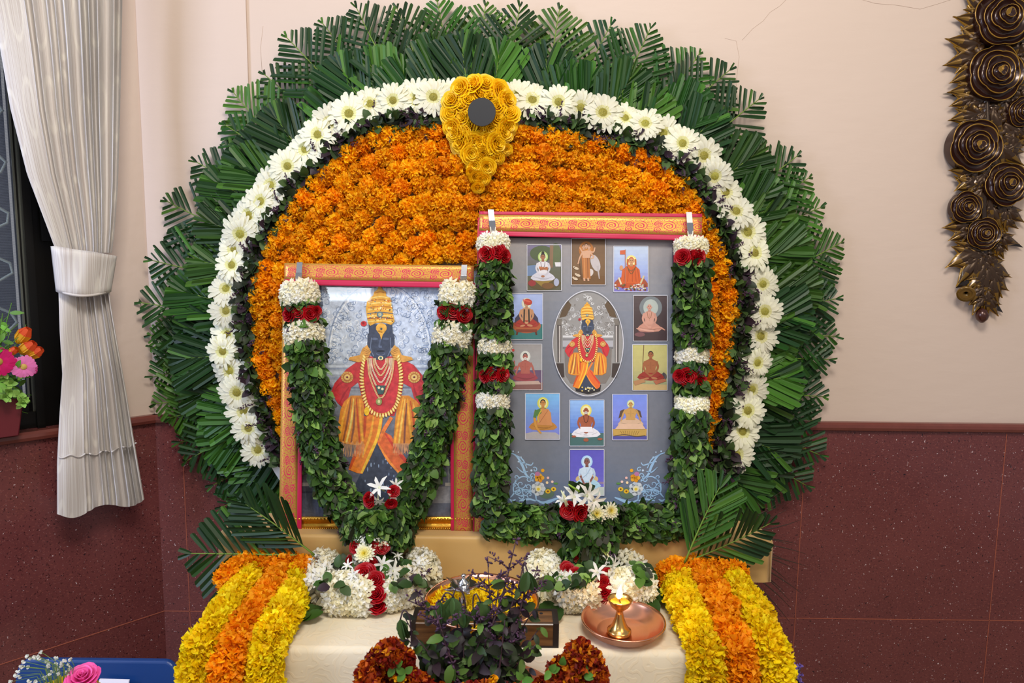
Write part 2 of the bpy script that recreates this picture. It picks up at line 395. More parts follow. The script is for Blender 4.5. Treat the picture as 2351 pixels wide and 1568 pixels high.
# canted window wall
sO = sdist(SC(196, 700)); zs = zr
def cbox(m, s0, s1, o0, o1, z0, z1, col=(.5, .5, .5), mi=0):
    vs = [cw(s, o, z) for z in (z0, z1) for s, o in ((s0, o1), (s1, o1), (s1, o0), (s0, o0))]
    m.add(vs, [(0, 1, 2, 3)[::-1], (4, 5, 6, 7), (0, 1, 5, 4), (1, 2, 6, 5), (2, 3, 7, 6), (3, 0, 4, 7)], col, mi)
m = MB(); cbox(m, 0, sO, -.12, 0, zr, CEIL); cbox(m, 1.15, 1.5, -.12, 0, zr, CEIL); cbox(m, sO, 1.15, -.12, 0, 2.3, CEIL)
tag(m.build('wall_left', 'paint', smooth=False), kind='structure')
m = MB(); cbox(m, 0, 1.5, -.12, .006, 0, zr-.001); tag(m.build('trim_6', 'granite', smooth=False), kind='structure')
m = MB(); cbox(m, 0, .0012, .004, .0072, 0, zr-.02); cbox(m, 0, 1.5, .004, .0070, zg-.0009, zg+.0009)
tag(m.build('trim_7', 'grout', smooth=False), kind='structure')
m = MB(); m.box((-2.2, -3.4, -.05), (2.6, .12, 0)); tag(m.build('floor', 'floor', smooth=False), kind='structure')
# window: dark aluminium frame, sliding sash, insect screen, scalloped grille, glass
M['alu'] = plain('dark anodised aluminium', C(26, 25, 24), .28, .6)
M['alu2'] = plain('sash edge', C(120, 122, 112), .25, .8)
M['grille'] = plain('painted grille', C(168, 186, 184), .45)
def nodes_screen():
    m, n, l, b = newmat('insect screen'); b.inputs['Base Color'].default_value = (*C(96, 104, 122), 1); b.inputs['Roughness'].default_value = .5
    b.inputs['Metallic'].default_value = .3
    tr = n.new('ShaderNodeBsdfTransparent'); mx = n.new('ShaderNodeMixShader')
    tc = n.new('ShaderNodeTexCoord'); mp = n.new('ShaderNodeMapping'); mp.inputs['Rotation'].default_value = (0, 0, PI/4)
    l.new(tc.outputs['Object'], mp.inputs['Vector'])
    w = [n.new('ShaderNodeTexWave') for _ in range(2)]
    for q, ax in zip(w, ('X', 'Z')):
        q.bands_direction = ax; q.inputs['Scale'].default_value = 130; l.new(mp.outputs[0], q.inputs['Vector'])
    ad = n.new('ShaderNodeMath'); ad.operation = 'MAXIMUM'; l.new(w[0].outputs['Fac'], ad.inputs[0]); l.new(w[1].outputs['Fac'], ad.inputs[1])
    mr = n.new('ShaderNodeMapRange'); mr.inputs[1].default_value = .5; mr.inputs[2].default_value = .9; mr.inputs[3].default_value = .25; mr.inputs[4].default_value = .8
    l.new(ad.outputs[0], mr.inputs[0]); l.new(mr.outputs[0], mx.inputs[0]); l.new(tr.outputs[0], mx.inputs[1]); l.new(b.outputs[0], mx.inputs[2])
    l.new(mx.outputs[0], n['Material Output'].inputs['Surface']); return m
M['screen'] = nodes_screen()
M['glass'] = plain('window glass', C(40, 48, 62), .08)
def nodes_glass():
    m, n, l, b = newmat('clear glass'); g = n.new('ShaderNodeBsdfGlossy'); g.inputs['Roughness'].default_value = .03
    tr = n.new('ShaderNodeBsdfTransparent'); fr = n.new('ShaderNodeFresnel'); fr.inputs['IOR'].default_value = 1.5; mx = n.new('ShaderNodeMixShader')
    l.new(fr.outputs[0], mx.inputs[0]); l.new(tr.outputs[0], mx.inputs[1]); l.new(g.outputs[0], mx.inputs[2]); l.new(mx.outputs[0], n['Material Output'].inputs['Surface']); return m
M['clear'] = nodes_glass()
s1 = sdist(SC(62, 700, -.05)); s2 = sdist(SC(50, 700, -.05)); zf = SC(110, 938, -.05).z; zt = 2.3
win = thing('window_1', cw(.6, -.05, zs), None, None); tag(win, kind='structure')
m = MB(); cbox(m, sO, s1, -.10, -.035, zs, zt); cbox(m, s1, 1.15, -.10, -.035, zs, zf); cbox(m, s1-.015, s1, -.035, -.022, zs, zt); m.build('window_frame', 'alu', win, False)
m = MB(); cbox(m, s1+.0, s2, -.075, -.05, zf, zt); cbox(m, s1, 1.15, -.075, -.05, zf, zf+.035); m.build('sash', 'alu', win, False)
m = MB(); cbox(m, s1-.002, s1+.003, -.05, -.044, zf, zt); cbox(m, s2-.003, s2+.001, -.052, -.046, zf+.03, zt); m.build('sash_edge', 'alu2', win, False)
m = MB(); m.add([cw(s2, -.066, zf), cw(1.15, -.066, zf), cw(1.15, -.066, zt), cw(s2, -.066, zt)], [(0, 1, 2, 3)]); m.build('insect_screen', 'screen', win, False)
m = MB(); cbox(m, s2, 1.15, -.115, -.108, zf, zt); m.build('glass_pane', 'glass', win, False)
m = MB()
for j in range(4):
    for ph in (0, 1):
        pts = []
        for i in range(60):
            z = zf+i*.022; k = math.sin((i*.022)/.115*2*PI+ph*PI)
            k = math.copysign(abs(k)**.7, k); pts.append(cw(s2+.035+j*.13+.03*k+ph*.068, -.085, z))
        m.tube(pts, .0035, 5)
m.build('grille', 'grille', win)
m = MB(); cbox(m, sdist(SC(108, 450, -.03)), sdist(SC(88, 450, -.03)), -.03, -.015, SC(98, 553, -.03).z, SC(98, 430, -.03).z, C(24, 30, 44))
m.build('latch', 'alu', win, False)

# ---------------------------------------------------------------- curtain
def nodes_curtain():
    m, n, l, b = newmat('woven curtain'); b.inputs['Roughness'].default_value = .55; b.inputs['Sheen Weight'].default_value = .25
    uv = n.new('ShaderNodeUVMap'); mp = n.new('ShaderNodeMapping'); mp.inputs['Scale'].default_value = (160, 1.6, 1); l.new(uv.outputs[0], mp.inputs[0])
    t = n.new('ShaderNodeTexNoise'); t.inputs['Scale'].default_value = 1; t.inputs['Detail'].default_value = 4; l.new(mp.outputs[0], t.inputs['Vector'])
    cr = n.new('ShaderNodeValToRGB'); e = cr.color_ramp.elements
    e[0].position = .28; e[0].color = (*C(176, 164, 158), 1); e[1].position = .72; e[1].color = (*C(222, 219, 218), 1)
    q = e.new(.5); q.color = (*C(204, 198, 194), 1); l.new(t.outputs['Fac'], cr.inputs[0])
    # woven scroll motif: thin rings in staggered cells
    m2 = n.new('ShaderNodeMapping'); m2.inputs['Scale'].default_value = (7, 4.2, 1); l.new(uv.outputs[0], m2.inputs[0])
    vo = n.new('ShaderNodeTexVoronoi'); vo.inputs['Scale'].default_value = 1; vo.inputs['Randomness'].default_value = .35; l.new(m2.outputs[0], vo.inputs['Vector'])
    a = n.new('ShaderNodeMath'); a.operation = 'SUBTRACT'; a.inputs[1].default_value = .36; l.new(vo.outputs['Distance'], a.inputs[0])
    ab = n.new('ShaderNodeMath'); ab.operation = 'ABSOLUTE'; l.new(a.outputs[0], ab.inputs[0])
    mr = n.new('ShaderNodeMapRange'); mr.inputs[1].default_value = .02; mr.inputs[2].default_value = .05; mr.inputs[3].default_value = .55; mr.inputs[4].default_value = 0
    l.new(ab.outputs[0], mr.inputs[0])
    mx = n.new('ShaderNodeMix'); mx.data_type = 'RGBA'; l.new(mr.outputs[0], mx.inputs[0]); l.new(cr.outputs[0], mx.inputs[6]); mx.inputs[7].default_value = (*C(224, 220, 212), 1)
    l.new(mx.outputs[2], b.inputs['Base Color'])
    bp = n.new('ShaderNodeBump'); bp.inputs['Strength'].default_value = .35; bp.inputs['Distance'].default_value = .0015; l.new(t.outputs['Fac'], bp.inputs['Height']); l.new(bp.outputs[0], b.inputs['Normal'])
    return m
M['curtain'] = nodes_curtain()
def interp(tab, y):
    if y <= tab[0][0]: return tab[0][1]
    for (a, b), (c, d) in zip(tab, tab[1:]):
        if y <= c: return b+(d-b)*(y-a)/(c-a)
    return tab[-1][1]
def drape(name, ytop, ybot, left, right, nf, amp, par, sag=None, NU=260, NV=70, seed=1, vofs=0, pinch=None, flat=.25):
    r = random.Random(seed); ph = [r.uniform(-.5, .5) for _ in range(nf+2)]; m = MB(); vs = []; uv = []
    for j in range(NV+1):
        v = j/NV
        for i in range(NU+1):
            u = i/NU; yb = ybot+(sag(u) if sag else 0); yy = ytop+(yb-ytop)*v
            xl, xr = interp(left, yy), interp(right, yy)
            f = nf*(max(0, u-flat)/(1-flat))**.92+.18*u; w = f+.22*math.sin(2*PI*(f/3.1))
            wave = math.sin(2*PI*w); wave = math.copysign(abs(wave)**.6, wave)
            A = amp*(pinch(v) if pinch else 1)*(.75+.35*math.sin(7*u+2))
            side = .10*math.cos(2*PI*w)/nf
            P = SC(xl+(xr-xl)*(u+side*.6*(1 if .03 < u < .97 else 0)), yy, .085+A*wave+.004*math.sin(9*v+6*u))
            vs.append(P); uv.append((u*(.9 if nf > 6 else .5), vofs+v*(ybot-ytop)/900))
    m.add(vs, [(j*(NU+1)+i, j*(NU+1)+i+1, (j+1)*(NU+1)+i+1, (j+1)*(NU+1)+i) for j in range(NV) for i in range(NU)]); m.uv = uv
    return m.build(name, 'curtain', par)
cur = thing('curtain', SC(220, 1180, .08), 'pale striped curtain gathered by a wide cloth tieback in front of the window', 'curtain')
LU = [(-420, -125), (0, -22), (110, 0), (250, 24), (400, 62), (500, 100), (575, 128)]; RU = [(-420, 284), (0, 281), (250, 276), (420, 271), (520, 264), (590, 256)]
LL = [(660, 134), (760, 137), (860, 143), (960, 136), (1060, 131), (1190, 131)]; RL = [(660, 250), (700, 255), (800, 272), (900, 290), (1000, 306), (1150, 332)]
drape('upper_drape', -420, 580, LU, RU, 9, .026, cur, pinch=lambda v: .45+.55*min(1, (1-v)*2.2))
drape('lower_drape', 668, 1180, LL, RL, 7, .020, cur, flat=.33, sag=lambda u: -38*u**2+10*math.sin(9*u), seed=4, vofs=.4, pinch=lambda v: .45+.7*v)
# hem seam
m = MB(); vs = []
for i in range(81):
    u = .01+.965*i/80; y = 1048-30*u*u+3*math.sin(30*u)
    f = 7*(max(0, u-.33)/.67)**.92+.18*u; w = f+.22*math.sin(2*PI*f/3.1); k = math.sin(2*PI*w); k = math.copysign(abs(k)**.6, k); vs.append(SC(132+(316-132)*(u+.06*math.cos(2*PI*w)/7), y, .0875+.020*1.0*(.75+.35*math.sin(7*u+2))*k+.004*math.sin(9*.74+6*u)))
m.tube(vs, .0018, 5); m.uv = [(.1, .1)]*len(m.v); m.build('hem_seam', 'curtain', cur)
# tieback band
m = MB(); vs = []; uv = []; NB = 60
for j in range(13):
    v = j/12
    for i in range(NB+1):
        u = i/NB; x0 = 122+12*v-1; x1 = 264-13*v; yt = 566+22*u; yb = 668+12*math.sin(PI*u)**.8
        bulge = math.sin(PI*u)**.5*.030
        e = .004 if (j in (0, 12)) else .008+.0015*math.sin(12*u+3*v)
        vs.append(SC(x0+(x1-x0)*u, yt+(yb-yt)*v, .082+bulge+e)); uv.append((u*.45, .2+v*.12))
m.add(vs, [(j*(NB+1)+i, j*(NB+1)+i+1, (j+1)*(NB+1)+i+1, (j+1)*(NB+1)+i) for j in range(12) for i in range(NB)]); m.uv = uv
tb = m.build('tieback', 'curtain', cur); sd = tb.modifiers.new('thickness', 'SOLIDIFY'); sd.thickness = .004
m = MB(); m.tube([SC(124+11*0.98, 664, .10)]+[SC(135+(251-135)*i/20, 667+12*math.sin(PI*i/20)**.8, .088+.034*math.sin(PI*i/20)**.5) for i in range(21)], .0028, 6); m.uv = [(.3, .3)]*len(m.v); m.build('tieback_edge', 'curtain', cur)

# ---------------------------------------------------------------- maroon planter with flowers on the sill
M['pot'] = plain('maroon planter', C(104, 34, 44), .35)
sv = sdist(SC(31, 950, .0)); vz = SC(10, 912, .02).z
vase = thing('flower_planter', cw(sv+.12, .0, zr), 'maroon box planter of mixed flowers on the window sill', 'planter')
m = MB(); o0, o1 = -.035, .045
vs = [cw(s, o, z) for (s, o, z) in ((sv, o1, zr+.003), (sv+.26, o1, zr+.003), (sv+.26, o0, zr+.003), (sv, o0, zr+.003), (sv-.012, o1+.008, vz), (sv+.27, o1+.008, vz), (sv+.27, o0-.008, vz), (sv-.012, o0-.008, vz))]
m.add(vs, [(3, 2, 1, 0), (4, 5, 6, 7), (0, 1, 5, 4), (1, 2, 6, 5), (2, 3, 7, 6), (3, 0, 4, 7)]); ob = m.build('pot', 'pot', vase, False)
bv = ob.modifiers.new('b', 'BEVEL'); bv.width = .002
def SV(px, py, o=.05): return SC(px, py, o)
root = cw(sv+.05, .0, vz-.01)
m = MB(); r = random.Random(3)
for i in range(46):
    px, py = r.choice([(20, 750), (5, 720), (55, 850), (0, 800), (70, 900), (30, 870), (50, 930), (-20, 800), (-30, 880)]); p = SV(px+r.uniform(-25, 25), py+r.uniform(-25, 25), r.uniform(.02, .11))
    a = root+CT*r.uniform(-.03, .08); mid = (a+p)/2+V((0, 0, .02))
    m.tube([a, mid, p], [.0015, .0013, .0008], 4, jit(C(86, 130, 50), .2, r))
    for k in range(3): leafy(m, a.lerp(p, .5+.2*k), V((r.uniform(-1, 1), r.uniform(-1, 0), r.uniform(-.4, 1))), V((.5, -.8, .3)), r.uniform(.018, .03), .0045, jit(C(104, 158, 52), .25, r), r=r)
for (px, py) in ((8, 745), (-5, 700), (24, 760), (35, 790), (60, 745)):
    a = root; p = SV(px, py, .06); m.tube([a, (a+p)/2+CN*.02, p], [.0012, .001, .0003], 4, C(120, 180, 50))
m.build('foliage', 'leaf', vase)
m = MB()
for (px, py) in ((45, 905), (60, 915), (52, 925), (20, 900), (12, 912), (25, 880), (8, 855)):
    p = SV(px, py, .07)
    for k in range(7): leafy(m, p, V((r.uniform(-1, 1), r.uniform(-1, .2), r.uniform(-1, .8))), CN, .016, .005, jit(C(150, 196, 96), .15, r), r=r)
m.build('sprig', 'leaf', vase)
for (px, py, dx, dy, s) in ((52, 772, 18, -22, 26), (62, 800, 22, -16, 28), (78, 810, 24, -10, 25), (30, 806, 10, -8, 16)):
    a = SV(px-dx*.7, py-dy*.7, .06); b = SV(px+dx*.6, py+dy*.6, .075); d = (b-a).normalized(); q = MB(); R0 = s*.00042
    for k in range(6):
        an = k*PI/3; s_ = d.orthogonal().normalized(); s_.rotate(Quaternion(d, an)); t_ = d.cross(s_)
        L = (b-a).length*1.15; pts = [a+s_*R0*w+d*L*h for h, w in ((0, .2), (.3, .95), (.65, 1.05), (1, .55))]
        for i2 in range(3):
            cc = (C(240, 206, 50), C(244, 186, 50), C(236, 96, 50))[i2]
            w0, w1 = ((.3, .75), (.75, .8), (.8, .25))[i2]
            q.add([pts[i2]-t_*R0*w0, pts[i2]+t_*R0*w0, pts[i2+1]+t_*R0*w1, pts[i2+1]-t_*R0*w1], [(0, 1, 2, 3)], cc)
    tag(q.build('tulip', 'petal', vase), 'orange tipped yellow tulip')
pinkg = MB()
def gflower(cx, cy, rad, col, cen, lab):
    p = SV(cx, cy, .085); me = MB(); n = 20
    F = frame_of(CN+V((.2, -.3, .1)))
    for i in range(n):
        a = 2*PI*i/n; d = (F @ V((math.cos(a), math.sin(a), 0))); s = F @ V((-math.sin(a), math.cos(a), 0)); nn = F @ V((0, 0, 1))
        k = rad*r.uniform(.9, 1.05); strip(me, [p+d*k*.15, p+d*k*.6+nn*k*.12, p+d*k*.92, p+d*k], s, [k*.04, k*.14, k*.14, k*.05], jit(col, .1, r))
    o = me.build('gerbera', 'petal', vase); o['label'] = lab
    me = MB(); me.lathe([(rad*.26, 0), (rad*.2, rad*.1), (.0, rad*.12)], Matrix.Translation(p+(F @ V((0, 0, rad*.06)))) @ F, 10, cen); me.build('flower_centre', 'petal', o)
gflower(54, 842, .024, C(240, 130, 200), C(230, 200, 110), 'light pink gerbera')
gflower(-4, 830, .030, C(226, 30, 120), C(210, 180, 90), 'magenta gerbera')
gflower(72, 848, .012, C(190, 60, 130), C(190, 60, 130), 'small purple flower head')
# ---------------------------------------------------------------- flower arch: board, palm fronds, rim flowers, marigold strings
M['foam'] = plain('white foam board', C(226, 226, 222), .8)
RIM = [(593,1032),(572,982),(561,944),(545,900),(530,850),(513,806),(524,768),(520,714),(520,663),(534,609),(540,571),(553,537),(574,495),(600,463),(623,427),(661,382),(703,344),(731,310),(761,282),(802,262),(850,240),(903,231),(958,228),(995,224),(1222,231),(1282,235),(1334,247),(1383,260),(1434,272),(1481,285),(1523,306),(1566,330),(1615,358),(1641,404),(1665,442),(1689,486),(1715,534),(1731,581),(1750,652),(1755,715),(1745,772),(1737,832),(1725,893),(1715,942),(1703,990),(1690,1042)]
CX, CY = 1137, 800
pol = sorted((math.atan2(x-CX, CY-y), math.hypot(x-CX, y-CY)) for x, y in RIM)   # angle from the top, clockwise
def RIMR(a):
    if a <= pol[0][0]: return pol[0][1]-(pol[0][0]-a)*20
    if a >= pol[-1][0]: return pol[-1][1]+(pol[-1][0]-a)*20
    sm = w = 0
    for q, rr in pol:
        k = math.exp(-((q-a)/.09)**2); sm += k*rr; w += k
    return sm/w if w > 1e-6 else 600
def arc(a, dr, Y): 
    r_ = RIMR(a)+dr; return PY(CX+r_*math.sin(a), CY-r_*math.cos(a), Y)
m = MB(); N = 90; ring = [arc(-2.18+4.36*i/(N-1), -8, -.085) for i in range(N)]; n0 = len(ring)
zb = PZ(1137, 1190, .775).z
vs = [V((p.x, -.085, max(p.z, zb))) for p in ring]+[V((p.x, -.066, max(p.z, zb))) for p in ring]
m.add(vs, [tuple(range(n0)), tuple(range(2*n0-1, n0-1, -1))]+[(i, n0+i, n0+(i+1) % n0, (i+1) % n0) for i in range(n0)])
tag(m.build('backing_board', 'foam', smooth=False), 'round white foam board carrying the marigold backdrop', 'backdrop board')

# palm fronds
FG = [C(36, 74, 22), C(27, 60, 23), C(52, 94, 27), C(30, 64, 30), C(70, 112, 36)]
def frond(L, ang, gap, r, lmax, col, w0=.0050, tiplen=.016, k=.80, droop=0, nz=.012, trim=True):
    """rachis along +Z from origin, leaflets in the XZ plane, faces -Y"""
    ra = MB(); lf = MB(); N = 26; bx = r.uniform(-.05, .05)
    def P(t): return V((bx*L*math.sin(PI*t*.8), -.006*math.sin(t*3), L*t))
    ra.tube([P(i/12) for i in range(13)], [.0030*(1-.75*i/12)+.0004 for i in range(13)], 5, C(110, 140, 50))
    n = int(L*.93/gap)
    for i in range(n):
        d = i*gap+.004; t = 1-d/L
        if t < .08: break
        for sd_ in (-1, 1):
            if r.random() < .04: continue
            ll = min(lmax, tiplen+k*d)*r.uniform(.93, 1.05); a = ang*(.90+.20*min(1, d/.12))+r.uniform(-.05, .05)
            if i == 0: a *= .5
            p = P(t-.004*(sd_ > 0)); dr = V((sd_*math.sin(a), 0, math.cos(a))); side = V((math.cos(a), 0, -sd_*math.sin(a)))
            tw = r.uniform(-.5, .5); side = (side+V((0, tw, 0))).normalized(); dy = r.uniform(-nz, nz)
            w = w0*r.uniform(.8, 1.2)*(.5+.5*min(1, ll/.08)); cc = jit(col if r.random() < .7 else r.choice(FG), .14, r)
            pts = [p+dr*ll*q+V((0, dy*q-droop*q*q*.5, -droop*ll*q*q*3)) for q in (0, .3, .65, .94, 1)]
            nn = V((0, -1, 0)); vs = []
            ws = [w*.35, w*.9, w*1.05, w, w*.75]
            for j, (pp, ww) in enumerate(zip(pts, ws)):
                sk = dr*(w*.5 if j == 4 else 0)
                vs += [pp-side*ww+nn*ww*.45, pp, pp+side*ww+nn*ww*.45-sk]
            lf.add(vs, [(3*q+e, 3*q+e+1, 3*q+e+4, 3*q+e+3) for q in range(4) for e in range(2)], cc)
    return ra, lf
def vari(seed, **kw):
    r_ = random.Random(seed); ra, lf = frond(r=r_, col=FG[seed % 5], **kw)
    return ra.mesh('rachis', 'stem'), lf.mesh('leaflets', 'frond', False)
OUT = [vari(i, L=.36, ang=.74, gap=.0182, lmax=.145) for i in range(7)]
INN = [vari(i+20, L=.30, ang=.42, gap=.0185, lmax=.17, w0=.0072, k=.9, tiplen=.05) for i in range(6)]
def put_frond(base, tip, var, name_i, label, grp, twist=0, sc=1, roll=0):
    d = (tip-base); L0 = d.length; z = d.normalized(); y = V((0, 1, 0)); y = (y-z*y.dot(z)).normalized(); x = y.cross(z)
    F = Matrix((x, y, z)).transposed().to_4x4() @ Matrix.Rotation(twist, 4, 'Z')
    mw = Matrix.Translation(base) @ F @ Matrix.Scale(sc, 4)
    t = thing('palm_frond', base, label, 'palm leaf', grp, mw)
    inst('rachis', var[0], mw, t); inst('leaflets', var[1], mw, t); return t
TIPS = [(507,1160),(485,1110),(430,1065),(409,1011),(417,985),(386,955),(354,922),(350,868),(352,800),(344,765),(321,701),(348,592),(385,455),(452,367),(512,291),(538,207),(602,175),(652,88),(735,55),(822,14),(905,20),(995,3),(1120,12),(1200,15),(1290,20),(1408,58),(1492,62),(1600,116),(1680,163),(1748,232),(1828,352),(1855,400),(1888,480),(1930,548),(1915,620),(1922,690),(1920,770),(1905,830),(1893,905),(1872,960),(1882,1050),(1850,1120)]
rf = random.Random(11)
for i, (x, y) in enumerate(TIPS):
    a = math.atan2(x-CX, CY-y); Yt = -.012-.008*(i % 3)
    tip = PY(x, y, -.02-.006*(i % 3)); rb = RIMR(a)*.93; aa = a+rf.uniform(-.05, .05); 
    dirp = V((x-CX, y-CY)).normalized(); off = rf.uniform(-.12, .12)
    Lpx = 310+rf.uniform(-15, 15)
    bxp, byp = x-(dirp.x*math.cos(off)-dirp.y*math.sin(off))*Lpx, y-(dirp.x*math.sin(off)+dirp.y*math.cos(off))*Lpx
    base = PY(bxp, byp, -.060)
    v = OUT[rf.randrange(len(OUT))]; sc = (tip-base).length/.36
    put_frond(base, tip, v, i, f'green palm leaf in the outer fan, {ordw(i+1)} counted clockwise from the lower left', 'outer palm leaves round the flower arch', rf.uniform(-.15, .15), sc)
NI = 40
for i in range(NI):
    a = -2.15+4.25*i/(NI-1)+rf.uniform(-.03, .03); r1 = RIMR(a)+rf.uniform(70, 120); r0 = r1-270; a2 = a+rf.uniform(-.10, .10)
    tip = PY(CX+r1*math.sin(a), CY-r1*math.cos(a), -.058-.006*(i % 2)); base = PY(CX+r0*math.sin(a2), CY-r0*math.cos(a2), -.062)
    put_frond(base, tip, INN[rf.randrange(len(INN))], i, f'shorter palm leaf in the inner layer, {ordw(i+1)} counted clockwise from the lower left', 'inner palm leaves behind the daisies', rf.uniform(-.25, .25), (tip-base).length/.30*.95)

# white gerbera rim
left = [p for p in RIM if p[0] < 1100]; right = [p for p in RIM if p[0] > 1100]
def gerb(px, py, i, lab, Y=-.108, rad=.0455):
    g = GERB[i % 4]; p = PY(px, py, Y); d = V((px-CX, 0, -(py-CY))).normalized()
    n = V((0, -1, 0))+d*rf.uniform(-.1, .25)+V((rf.uniform(-.18, .18), 0, rf.uniform(-.12, .25)))
    mw = place(p, n, rad*rf.uniform(.90, 1.08), rf.uniform(0, 6))
    t = thing('gerbera_daisy', p, lab, 'flower', 'white gerbera daisies round the rim', mw)
    inst('petals', g[0], mw, t); tag(inst('flower_centre', g[1], mw, t), 'yellow green centre')
nl = len(left)
gerb(1030, 222, 2, 'white gerbera daisy half hidden behind the left edge of the yellow roses', -.100)
gerb(1186, 222, 3, 'white gerbera daisy half hidden behind the right edge of the yellow roses', -.100)
for i, (x, y) in enumerate(left): gerb(x, y, i, f'white gerbera daisy, {ordw(nl-i)} full bloom down the rim to the left of the yellow roses', -.106-.006*(i % 2))
for i, (x, y) in enumerate(right): gerb(x, y, i+1, f'white gerbera daisy, {ordw(i+1)} full bloom down the rim to the right of the yellow roses', -.106-.006*(i % 2))

# dark basil band inside the daisies
def spike(mb, p, d, L, r, col=C(78, 54, 76)):
    pts = [p+d*L*t+V((0, 0, -.15*L*t*t)) for t in (0, .5, 1)]; mb.tube(pts, [.0009, .0008, .0005], 4, col)
    for k in range(14):
        q = p+d*L*(.2+.8*k/14); e = V((r.uniform(-1, 1), r.uniform(-1, 1), r.uniform(-1, 1))).normalized()
        mb.tube([q, q+e*.0035, q+e*.0055], [.0006, .0017, .0008], 4, jit(col, .25, r))
def band(mb, pts, n, rad, L, W, cols, r, spikes=0, down=0):
    for i in range(n):
        t = r.random()*(len(pts)-1.001); k = int(t); p = pts[k].lerp(pts[k+1], t-k); ax = (pts[k+1]-pts[k]).normalized()
        q = V((r.gauss(0, 1), -abs(r.gauss(0, 1))*.8, r.gauss(0, 1))).normalized(); p = p+q*rad*r.uniform(.3, 1)
        d = (q+V((r.uniform(-.8, .8), r.uniform(-.4, .2), r.uniform(-.8, .8)))+ax*r.uniform(-.7, .7)).normalized()
        if i < spikes: spike(mb, p, d, L*1.6, r)
        else: leafy(mb, p, d, V((r.uniform(-.6, .6), -1, r.uniform(-.2, .8))), L*r.uniform(.65, 1.15), W*r.uniform(.7, 1.1), jit(r.choice(cols), .22, r), r=r)
for side, (a0, a1) in (('left', (-2.07, -.17)), ('right', (.16, 2.0))):
    pts = [arc(a0+(a1-a0)*i/60, -53, -.100) for i in range(61)]
    t = thing('basil_band', pts[30], f'dark green and purple basil garland edging the {side} side of the marigolds', 'garland', 'basil bands inside the daisy rim')
    mb = MB(); band(mb, pts, 1150, .023, .027, .0100, BASIL, random.Random(side), 90); mb.build('basil_leaves', 'leaf', t)
    mb = MB(); mb.tube(pts[::2], .012, 6, C(40, 48, 30)); mb.build('stem_bundle', 'leaf', t)
mb = MB(); band(mb, [PY(1668, 1030, -.105), PY(1660, 1090, -.105)], 90, .02, .03, .010, BASIL, random.Random(2), 8)
tag(mb.build('basil_sprig', 'leaf'), 'loose dark basil sprig under the lowest right daisy', 'sprig')

# marigold strings, concentric arcs
def hidden(x, y):
    return (690 < x < 1075 and y > 655) or (1130 < x < 1590 and y > 530)
for k in range(13):
    dr = -80-43*k; heads = []
    rr = 575+dr
    if rr < 40: break
    n = int(4.6*(RIMR(0)+dr)/31.5)
    for i in range(n):
        a = -2.32+4.64*(i+.5*(k % 2))/n; q = RIMR(a)+dr*(1+.0); x, y = CX+q*math.sin(a), CY-q*math.cos(a)
        if hidden(x, y) or y > 1130: continue
        if y > 600 and abs(x-CX) < 40 : continue
        if (1165 > x > 1050 and y < 345): continue
        heads.append((x, y))
    if len(heads) < 3: continue
    t = thing('marigold_string', PY(heads[len(heads)//2][0], heads[len(heads)//2][1], -.105), f'string of orange marigolds, {ordw(k+1)} arc counted inward from the daisy rim', 'marigold string', 'orange marigold strings filling the arch')
    sp = MB(); pp = [PY(x, y, -.096) for x, y in heads]
    run = [pp[0]]
    for a_, b_ in zip(pp, pp[1:]):
        if (a_-b_).length > .09:
            if len(run) > 1: sp.tube(run, .0016, 4, C(170, 110, 50))
            run = []
        run.append(b_)
    if len(run) > 1: sp.tube(run, .0016, 4, C(170, 110, 50))
    for j, (x, y) in enumerate(heads):
        p = PY(x+rf.uniform(-3, 3), y+rf.uniform(-3, 3), -.109+rf.uniform(-.005, .004))
        me = rf.choice(pomO if rf.random() < .75 else pomD)
        mw = Matrix.Translation(p) @ Matrix.Rotation(rf.uniform(0, 6), 4, (rf.uniform(-1, 1), rf.uniform(-1, 1), 1)) @ Matrix.Scale(.0242*rf.uniform(.88, 1.1), 4)
        inst('marigold_head', me, mw, t)
        if j >= 98: break
    if sp.v: sp.build('thread', 'stem', t)

# yellow rose drop with a black disc
pd = thing('yellow_rose_pendant', PY(1103, 300, -.13), 'teardrop cluster of yellow roses with a black disc pinned at the top of the arch', 'rose arrangement')
M['black'] = plain('black card', C(24, 26, 32), .55)
cxp, cyp = 1103, 262; spots = []
for ring_, n, off in ((69, 14, 0), (42, 10, .3)):
    for i in range(n): a = off+2*PI*i/n; spots.append((cxp+ring_*math.cos(a), cyp-3+ring_*.98*math.sin(a), 21 if ring_ > 50 else 19))
spots += [(1060,330,25),(1100,328,22),(1140,332,23),(1160,310,18),(1046,306,18),(1080,352,21),(1112,356,20),(1138,360,15),(1090,380,19),(1116,384,18),(1092,404,15),(1108,408,15),(1098,428,13),(1104,340,18),(1072,342,16),(1126,345,16),(1104,396,13),(1100,366,15),(1160,342,12),(1103,418,11),(1082,394,11),(1128,372,12)]
for i, (x, y, s) in enumerate(spots):
    p = PY(x+rf.uniform(-3, 3), y+rf.uniform(-3, 3), -.138+rf.uniform(-.004, .004)); n = V((rf.uniform(-.4, .4)+(x-cxp)*.006, -1, -(y-cyp)*.004+rf.uniform(-.3, .3)))
    inst('yellow_rose', roseY[i % 4], place(p, n, s*.00112, rf.uniform(0, 6)), pd)
m = MB(); vs = []
for i in range(40):
    a = 2*PI*i/40; k = 78 if math.sin(a) < .5 else 78+ (math.sin(a)-.5)*180; kx = 1 if math.sin(a) < .5 else 1-(math.sin(a)-.5)*1.6
    vs.append(PY(cxp+k*math.cos(a)*kx, cyp+k*math.sin(a), -.128))
